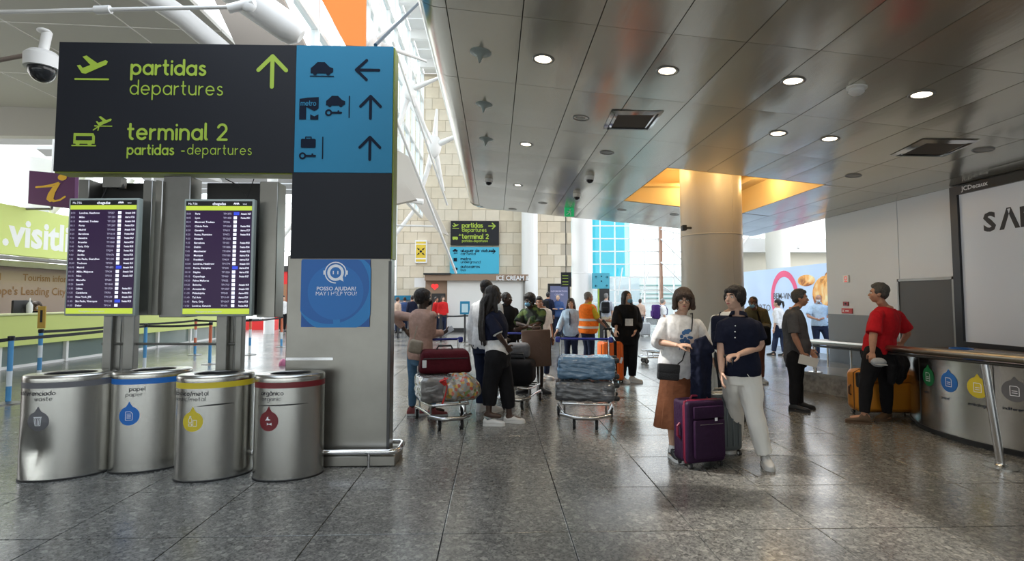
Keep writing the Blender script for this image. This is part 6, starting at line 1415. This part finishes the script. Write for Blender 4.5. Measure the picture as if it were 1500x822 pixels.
# 19 grey polo man
g = ground(1168, 600); f = Fig(1.675, g, 88, 90, 92, 0, 1.08, .06, {'head': (1172, 437, 0), 'sR': (1161, 461, -.19), 'sL': (1164, 461, .19), 'eR': (1164, 493, -.24), 'wR': (1175, 517, -.24), 'eL': (1172, 492, .22), 'wL': (1186, 512, .12), 'hR': (1164, 523, -.1), 'hL': (1167, 523, .1), 'kR': (1165, 560, -.1), 'kL': (1168, 560, .1), 'aR': (1163, 594, -.11), 'aL': (1171, 592, .12)}, 7.38, foot={'L': 80, 'R': 88})
p = Person('person with grey hair, dark grey polo and black trousers holding a folded paper, in profile', f, SKINT, .0075, hands={'R': {'curl': .7}}, brow=HAIRG); p.top(GREYC, -.14, 1.04, .85, .026, .028, 'polo_shirt', .010, True); p.pants(BLK, .02, 1.95, .02); p.shoes(SHK); p.hair('short', HAIRDG)
q = P(1184, 529, 7.10); single('folded_paper', MB().rbox(q, (.26, .004, .12), .001, 1, Matrix.Rotation(R(14), 3, 'Y')).rbox(q+V((.02, .012, -.005)), (.24, .003, .11), .001, 1, Matrix.Rotation(R(20), 3, 'Y')), mat('paper', (.66, .66, .64), .7), 'folded white paper held low by the person in the dark grey polo', 'paper')
# 20 masked light blue man
g = gd(1200, 14.0); f = Fig(1.62, g, 10, 5, -5, 0, 1.1, .04, {'wL': (1204, 467, -.2), 'wR': (1194, 467, -.2), 'eL': (1214, 463, 0), 'eR': (1183, 463, 0), 'kL': (1211, 494, -.1), 'aL': (1219, 513, -.15), 'kR': (1196, 498, 0), 'aR': (1198, 519, 0)}, 14.0, foot={'L': 60, 'R': -10}); f.J['aR'].z = .08
p = Person('person in light blue shirt and white mask leaning before the banner', f, SKINT, .012, fing=False, lips=False); p.top(LBLUE, -.05, 1.03, .85, .025, .022, 'shirt', .008, True); p.pants(DKJ, .02, 1.95, .02); p.shoes(SHK); p.hair('bald', HAIRG); p.mask(MASKW)
# 21 red polo man
g = ground(1281, 618); f = Fig(1.735, g, -120, -122, -92, 2, 1.12, .03, {'head': (1287, 430, 0), 'sL': (1283, 460, -.17), 'sR': (1314, 459, .17), 'eL': (1279, 493, -.24), 'wL': (1278, 515, -.26), 'eR': (1330, 487, .20), 'wR': (1322, 501, .26), 'hL': (1280, 520, -.09), 'hR': (1295, 520, .09), 'kL': (1269, 563, -.08), 'kR': (1298, 565, .08), 'aL': (1266, 607, -.10), 'aR': (1299, 607, .10)}, 6.62, foot={'L': -88, 'R': -35})
p = Person('person in red polo shirt and black trousers leaning by the handrail before the orange suitcase', f, SKINT, .0075, hands={'L': {'curl': .6}, 'R': {'curl': .8}}, brow=HAIRDG); p.top(REDC, -.10, 1.04, .85, .028, .032, 'polo_shirt', .012, True); p.pants(BLK, .022, 1.95, .018); p.shoes(SHT, SHT); p.hair('short', HAIRDG)
m = MB(); m.loft([p.f.ring(t_, .035+x, 24) for t_, x in ((-.16, .01), (-.05, .015), (.02, .01))]); a_ = f.hm-hd(f.ch)*.14+lf(f.ch)*-.05
for i in range(4): b = a_+lf(f.ch)*(-.12+.08*i); m.tube([b+UP*.03, b-hd(f.ch)*.05-UP*.12, b-UP*(.26+.05*(i % 2))-hd(f.ch)*.03], [.05, .06, .04], 8, rounded=True)
jk = thing('tied_jacket', 'dark jacket tied round the waist of the person in red', 'jacket', a_); link('jacket_cloth', remesh(m, 'jacket_cloth', .010, 2, .016, 14, .5), BLK, jk)
q = P(1287, 531, 6.22); single('cap', MB().ell(q, (.085, .07, .055), nu=18, nv=10).rbox(q+V((-.02, -.075, -.02)), (.11, .07, .012), .005, 1), cloth('cap_grey', (.28, .30, .33)), 'pale grey cap hanging at the waist of the person in red', 'cap')
# far small people
def far(px, Y, H, h, topc, botc, skin, hair, style, label, sleeve=1.6, bag=None, grp=None, **kw):
    g = gd(px, Y); f = Fig(H, g, h, h, h, 0, 1.02, 0, None, None, **kw); p = Person(label, f, skin, .018, fing=False, eyes=False, lips=False, group=grp); p.top(topc, -.1, 1.03, sleeve); p.pants(botc); p.shoes(SHK); p.hair(style, hair, .014); return p
far(638.5, 24.5, 1.60, 60, REDJ, DKJ, SKINT, HAIRK, 'short', 'person in red jacket at left of the far pair before the kiosk')
far(648.5, 24.0, 1.64, 20, REDJ, DKJ, SKINL, HAIRB, 'long', 'long haired person in red jacket at right of the far pair before the kiosk')
far(573.5, 25.5, 1.58, 100, cloth('coral', (.55, .22, .15)), BLK, SKIND, HAIRK, 'short', 'far queueing person in coral top right against the pillar edge')
far(582, 24.2, 1.58, 130, BEIGE, DKJ, SKINL, HAIRB, 'short', 'far queueing person in beige top beside the pillar')
far(592.5, 26.0, 1.60, 170, DBLUE, DKJ, SKINL, HAIRB, 'crop', 'far queueing person in blue shirt left of the pink sweater')
far(603.5, 25.0, 1.66, 190, NAVY, BLK, SKINT, HAIRK, 'short', 'far person in navy behind the shoulder of the pink sweater')
far(414, 25.6, 1.66, 10, WHT, BLK, SKINL, HAIRK, 'short', 'staff person in white shirt and black trousers before the red stand')
# clerk behind counter
f = Fig(1.30, (DX-1.0, 13.3, 0), 60, 60, 60, 0, 1.0); f = Fig(1.44, (P(53, 445, 13.3).x, 13.3, 0), 40, 40, 30, 0, 1.0); p = Person('seated clerk with mask behind the lime counter', f, SKINL, .014, fing=False); p.top(BLK, -.1, 1.03, 1.7); p.pants(BLK); p.shoes(SHK); p.hair('bob', HAIRB, .012); p.mask(MASKW)
# ================================================================== LUGGAGE AND TROLLEYS
def wheel(mb_parent, c, ax, r=.05, w_=.03, local=True):
    M = V(ax).to_track_quat('Z', 'Y').to_matrix(); o = part('wheel', MB().lathe(c, [(r*.6, -w_/2), (r*.95, -w_/2), (r, -w_/4), (r, w_/4), (r*.95, w_/2), (r*.6, w_/2)], 18, M), RUBBER, mb_parent, local)
    part('hub', MB().lathe(c, [(r*.5, -w_*.55), (r*.55, -w_*.3), (r*.55, w_*.3), (r*.5, w_*.55)], 14, M), CHROME, o, local); return o
def suitcase(label, base, heading, W, D, H, m_, trim, pole=0, ribs=0, soft=False, side=None, name='suitcase', lie=None, grp=None, ph=.0, r=.05):
    t = thing(name, label, 'suitcase', base, R(heading), grp); z0 = .05
    part('shell', MB().rbox((0, 0, z0+H/2), (W, D, H), r, 4), m_, t, True)
    if ribs:
        for i in range(ribs):
            x = -W/2+W*(i+1)/(ribs+1); part('rib', MB().rbox((x, 0, z0+H/2), (W*.045, D+.014, H-.10), .006, 1), m_, t, True)
    else:
        part('front_pocket', MB().rbox((W*.02, -D/2-.015, z0+H*.40), (W*.80, .05, H*.62), .02, 2), m_, t, True)
        part('front_pocket', MB().rbox((W*.02, -D/2-.012, z0+H*.82), (W*.80, .04, H*.20), .016, 2), m_, t, True)
    part('zip', MB().tube([(W*.5*cx_, -D*.22, z0+H/2+H*.5*sz_) for cx_, sz_ in ((-.8, 1.005), (.8, 1.005), (1.005, .85), (1.005, -.85), (.8, -1.005), (-.8, -1.005), (-1.005, -.85), (-1.005, .85), (-.8, 1.005))], .007, 6), trim, t, True)
    part('top_handle', MB().tube([(-.09, 0, z0+H), (-.07, 0, z0+H+.028), (.07, 0, z0+H+.028), (.09, 0, z0+H)], .011, 8), trim, t, True)
    if side: part('side_handle', MB().tube([(-W/2, 0, z0+H*.62), (-W/2-.025, 0, z0+H*.58), (-W/2-.025, 0, z0+H*.42), (-W/2, 0, z0+H*.38)], .012, 8), trim, t, True)
    if pole:
        for x in (-.07, .07): part('pole', MB().cyl((x, D*.35, z0+H-.02), (x, D*.35, z0+H+pole), .008, 8), CHROME, t, True)
        part('grip', MB().rbox((0, D*.35, z0+H+pole), (.20, .03, .035), .01, 2), BLACK, t, True)
    for x in (-W*.4, W*.4):
        for y in (-D*.35, D*.35): wheel(t, (x, y, .028), (1, 0, 0), .028, .022)
    return t
PURP = cloth('purple_case', (.028, .009, .034), .55, .3, 30); PURM = mat('zip_magenta', (.20, .01, .04), .5)
t = suitcase('soft purple suitcase with magenta trim standing in front of the white trousers', G(1031, 686)+V((0, .10, 0)), 15, .40, .24, .55, PURP, PURM, side=True, r=.035)
part('gusset', MB().rbox((0, -.065, .325), (.406, .03, .556), .012, 2), PURM, t, True); part('badge', MB().rbox((.07, -.158, .44), (.03, .004, .03), .002, 1), PRINTW, t, True); part('pocket_zip', MB().cyl((-.1, -.158, .40), (.14, -.158, .40), .004, 6), DSTEEL, t, True)
t = suitcase('silver grey hard suitcase behind the purple one, its pole held by the navy polo', (P(1056, 600, 5.30).x, 5.30, 0), 12, .36, .20, .56, mat('silver_shell', (.17, .20, .22), .3, .6), DSTEEL, pole=.0, ribs=5)
q = P(1071, 521, 4.86); top = V((0, 0, 0)); part('pole', MB().cyl(P(1074, 590, 5.3), P(1072, 524, 4.82), .009, 10).cyl(P(1064, 590, 5.34), P(1065, 526, 4.84), .009, 10), CHROME, t); part('grip', MB().cyl(P(1060, 522, 4.83), P(1077, 521, 4.80), .014, 10), BLACK, t)
t = suitcase('small black cabin case behind the white trousers', G(1092, 618)+V((0, .12, 0)), 10, .25, .2, .25, mat('black_case', (.01, .01, .012), .4), BLACK)
ORC = mat('orange_case', (.85, .16, .02), .35, bump=.1, bscale=20)
t = suitcase('bright orange hard suitcase with dark luggage belt beside the person all in black', G(897, 563)+V((0, .14, 0)), 20, .43, .27, .70, ORC, BLACK, pole=.22, ribs=7)
part('luggage_belt', MB().rbox((.02, 0, .40), (.06, .292, .712), .01, 1), BLK, t, True); part('luggage_tag', MB().rbox((.13, -.155, .42), (.05, .004, .11), .002, 1, Matrix.Rotation(R(20), 3, 'Y')), PRINTW, t, True)
YOC = mat('amber_case', (.62, .24, .02), .4, bump=.1, bscale=20)
t = suitcase('large amber suitcase behind the legs of the person in red', (P(1296, 600, 7.0).x, 7.02, 0), -4, .82, .30, .55, YOC, mat('amber_dark', (.10, .04, .015), .5), ribs=0, side=True, r=.09)
part('side_grip', MB().rbox((-.36, -.12, .47), (.09, .09, .20), .03, 2), BLACK, t, True)
t = suitcase('pale grey hard suitcase far away beside the person in peach', gd(944, 22), 0, .44, .27, .50, mat('pale_case', (.36, .37, .38), .4), DSTEEL, ribs=6, pole=.3)

BLUEG = mat('grip_blue', (.02, .03, .22), .4); TROL = mat('trolley_chrome', (.5, .5, .5), .22, 1)
def trolley(label, c, rz, group='airport luggage trolleys', s=1.0, W=.30):
    t = thing('luggage_trolley', label, 'trolley', c, rz, group); r = .013
    part('upright', MB().cyl((-W, .40, .22), (-W, .48, .98), r, 10), TROL, t, True); part('upright', MB().cyl((W, .40, .22), (W, .48, .98), r, 10), TROL, t, True)
    part('handle_bar', MB().tube([(-W-.06, .49, .985), (W+.06, .49, .985)], .016, 10), BLUEG, t, True)
    for x in (-W-.03, W+.03): part('grip', MB().rbox((x, .485, .975), (.07, .06, .075), .02, 2), BLUEG, t, True)
    part('cross_bar', MB().cyl((-W, .42, .52), (W, .42, .52), .009, 8), TROL, t, True); part('cross_bar', MB().cyl((-W, .45, .74), (W, .45, .74), .009, 8), TROL, t, True)
    # tray
    part('tray_frame', MB().tube([(-W, .40, .24), (-W+.02, -.15, .27), (-W+.06, -.38, .29), (0, -.42, .295), (W-.06, -.38, .29), (W-.02, -.15, .27), (W, .40, .24)], .014, 10), TROL, t, True)
    for y in (-.25, -.05, .15, .32): part('tray_bar', MB().cyl((-W+.03, y, .265), (W-.03, y, .265), .010, 8), TROL, t, True)
    # base frame with bow bumper
    part('base_rail', MB().tube([(-W-.02, .34, .15), (-W+.02, .0, .16), (-W+.07, -.30, .15), (-.10, -.44, .13), (.10, -.44, .13), (W-.07, -.30, .15), (W-.02, .0, .16), (W+.02, .34, .15)], .017, 10), TROL, t, True)
    part('bumper', MB().tube([(-W+.03, -.36, .16), (-.12, -.48, .15), (.12, -.48, .15), (W-.03, -.36, .16)], .022, 10), TROL, t, True)
    for x in (-W+.01, W-.01): part('strut', MB().cyl((x, .30, .15), (x, .36, .25), .012, 8), TROL, t, True); part('strut', MB().cyl((x*.8, -.22, .15), (x*.8, -.25, .28), .012, 8), TROL, t, True)
    for x, y in ((-.13, -.40), (.13, -.40), (-W-.02, .32), (W+.02, .32)):
        w_ = wheel(t, (x+.0, y+.03, .058), (1, 0, 0), .058, .034); part('caster_fork', MB().bb((x-.027, y-.0, .055), (x-.020, y+.05, .13)).bb((x+.020, y, .055), (x+.027, y+.05, .13)).bb((x-.027, y-.01, .125), (x+.027, y+.05, .135)), TROL, w_, True)
    return t
def Lw(t, x, y, z): return wm(t) @ V((x, y, z))
c1_ = gd(652, 6.75); t1 = trolley('luggage trolley carrying the burgundy bag, in front of the pink sweater', c1_, R(16), W=.27)
c2_ = gd(856, 6.75); t2 = trolley('luggage trolley stacked with two plastic wrapped suitcases', c2_, R(-9), W=.32)
t3 = trolley('dark laden luggage trolley between the one with braids and the camouflage shirt', gd(758, 7.9), R(-12), W=.27)
t4 = trolley('empty luggage trolley half hidden behind the white t-shirt', gd(966, 12.8), R(-88), W=.27)
WRAPB = mat('wrapped_blue', (.075, .16, .27), .2, bump=1.0, bscale=7, aniso=(1, 1, 5), coat=.8); WRAPG = mat('wrapped_grey', (.06, .065, .075), .18, bump=1.0, bscale=7, aniso=(1, 1, 6), coat=.9, var=.4, vscale=5)
WRAPC = mat('wrapped_clear', (.20, .20, .20), .25, bump=1.0, bscale=8, coat=.8, var=.5, vscale=6)
def wrapped(label, t_, off, dims, m_, rz=0, wheels=True, grp=None):
    o = Lw(t_, *off); t = thing('wrapped_suitcase', label, 'suitcase', o, t_.rotation_euler.z+R(rz), grp)
    me = MB().rbox((0, 0, dims[2]/2), dims, .06, 4).v; m = MB(); m.rbox((0, 0, dims[2]/2), dims, .055, 3); o2 = link('shell', remesh(m, 'shell', .014, 1, .012, 9, 3), m_, t, True)
    if wheels:
        for y in (-dims[1]*.33, dims[1]*.33):
            for z in (.04, dims[2]-.04): part('corner_wheel', MB().rbox((dims[0]/2+.012, y, z), (.075, .07, .06), .02, 2), BLACK, t, True)
    return t
wrapped('grey plastic wrapped suitcase, lower of the two on its trolley', t2, (.0, -.06, .292), (.72, .48, .235), WRAPG)
wrapped('blue plastic wrapped suitcase, upper of the two on its trolley', t2, (.01, -.02, .545), (.70, .46, .27), WRAPB, 2)
wrapped('clear wrapped dark suitcase low on the trolley with the burgundy bag', t1, (-.11, .05, .292), (.44, .62, .30), WRAPC, wheels=False)
q = Lw(t1, .02, .12, .60); bgd = thing('burgundy_bag', 'burgundy soft travel bag on top of the trolley load', 'bag', q, R(10)); BUR = cloth('burgundy', (.075, .004, .010), .7, .3, 30)
part('bag_body', MB().rbox((0, 0, .145), (.62, .36, .28), .05, 3, None, lambda v: V((v.x*(1-v.z*.55), v.y*(1-v.z*.35), v.z))), BUR, bgd, True); part('zip', MB().tube([(-.27, -.185, .19), (.27, -.185, .19)], .006, 6), BLACK, bgd, True); part('handle', MB().tube([(-.1, 0, .285), (-.08, 0, .33), (.08, 0, .33), (.1, 0, .285)], .012, 8), BLACK, bgd, True); part('label_tag', MB().rbox((-.26, -.20, .13), (.05, .006, .09), .003, 1), PRINTW, bgd, True)
q = Lw(t1, .17, -.20, .292); bb_ = thing('patterned_bundle', 'round transparent bundle full of colourful cloth tied with red ribbon', 'bag', q)
m = MB(); m.ell((0, 0, .165), (.215, .20, .165), nu=20, nv=14); m.ell((-.10, -.08, .13), (.13, .12, .12)); m.ell((.10, .0, .10), (.14, .14, .10)); link('bundle', remesh(m, 'bundle', .012, 2, .025, 9, 1), confetti(), bb_, True)
RIB = mat('ribbon_red', (.55, .02, .015), .5); part('ribbon', MB().tube([(-.20, -.10, .28), (-.16, -.19, .20), (-.18, -.2, .10), (-.22, -.17, -.02)], [.03, .018, .022, .03], 8, flat=.4), RIB, bb_, True); part('ribbon', MB().tube([(-.18, -.17, .22), (-.23, -.2, .27), (-.15, -.21, .30)], [.02, .035, .02], 8, flat=.4), RIB, bb_, True)
q = Lw(t3, 0, 0, .292); dl = thing('dark_holdall', 'black holdall filling the partly hidden trolley', 'bag', q, R(-12)); part('bag_body', MB().rbox((0, 0, .18), (.50, .5, .36), .09, 3), BLK, dl, True); part('handle', MB().tube([(-.12, -.1, .35), (-.1, -.1, .44), (.1, -.1, .44), (.12, -.1, .35)], .014, 8), BLACK, dl, True)
q = Lw(t3, .0, .1, .655); single('grey_pouch', MB().rbox(q+V((0, 0, .11)), (.34, .26, .22), .07, 3), cloth('pouch_grey', (.16, .16, .17)), 'dark grey soft bag on top of the black holdall', 'bag', loc=q)
# red stand far left
RD = mat('stand_red', (.60, .012, .012), .45, emit=.08); Yr = 29
rs = thing('red_stand', 'tall bright red stand far behind, just left of the steel pillar', 'stand', gd(404, Yr)); a = P(403, 398, Yr); b = P(440, 398, Yr)
part('back_panel', MB().bb((a.x, Yr, 0), (b.x, Yr+.4, a.z)), RD, rs, smooth=False); part('top_band', MB().bb((a.x-.05, Yr-.1, a.z), (b.x, Yr+.5, a.z+.3)), DK, rs, smooth=False); part('door', MB().bb((P(409, 440, Yr).x, Yr-.03, 0), (P(420, 440, Yr).x, Yr, 2.3)), mat('door_wood', (.30, .15, .07), .6), rs)
single('red_counter', MB().bb((P(354, 470, 27).x, 27, 0), (P(402, 470, 27).x, 27.5, .46)), RD, 'low red counter front seen between the pylon legs', 'counter')
single('pink_bollard', MB().lathe(gd(416, 12.6), [(.09, 0), (.085, .06), (.05, .13), (.02, .15)], 16), mat('pink_plastic', (.48, .14, .26), .5), 'small pink lump on the floor beside the pillar edge', 'bag')
single('dark_machine', MB().rbox((P(290, 470, 22).x, 22, .55), (1.2, .6, 1.1), .03, 2), BLACK, 'dark machine beyond the end of the lime counter', 'machine')
bl = thing('blue_booth', 'pale booth with blue header far behind the queue, left of the pink sweater', 'booth', gd(590, 28)); a = P(573, 433, 26.3); b = P(604, 433, 26.3); part('header', MB().bb((a.x, 26.2, a.z-.22), (b.x, 26.35, a.z+.0)), SIGNB, bl); part('wall', MB().bb((a.x, 26.3, 0), (b.x, 26.5, a.z-.2)), mat('booth_grey', (.45, .47, .5), .6), bl)
bpy.data.scenes.remove(tmp)
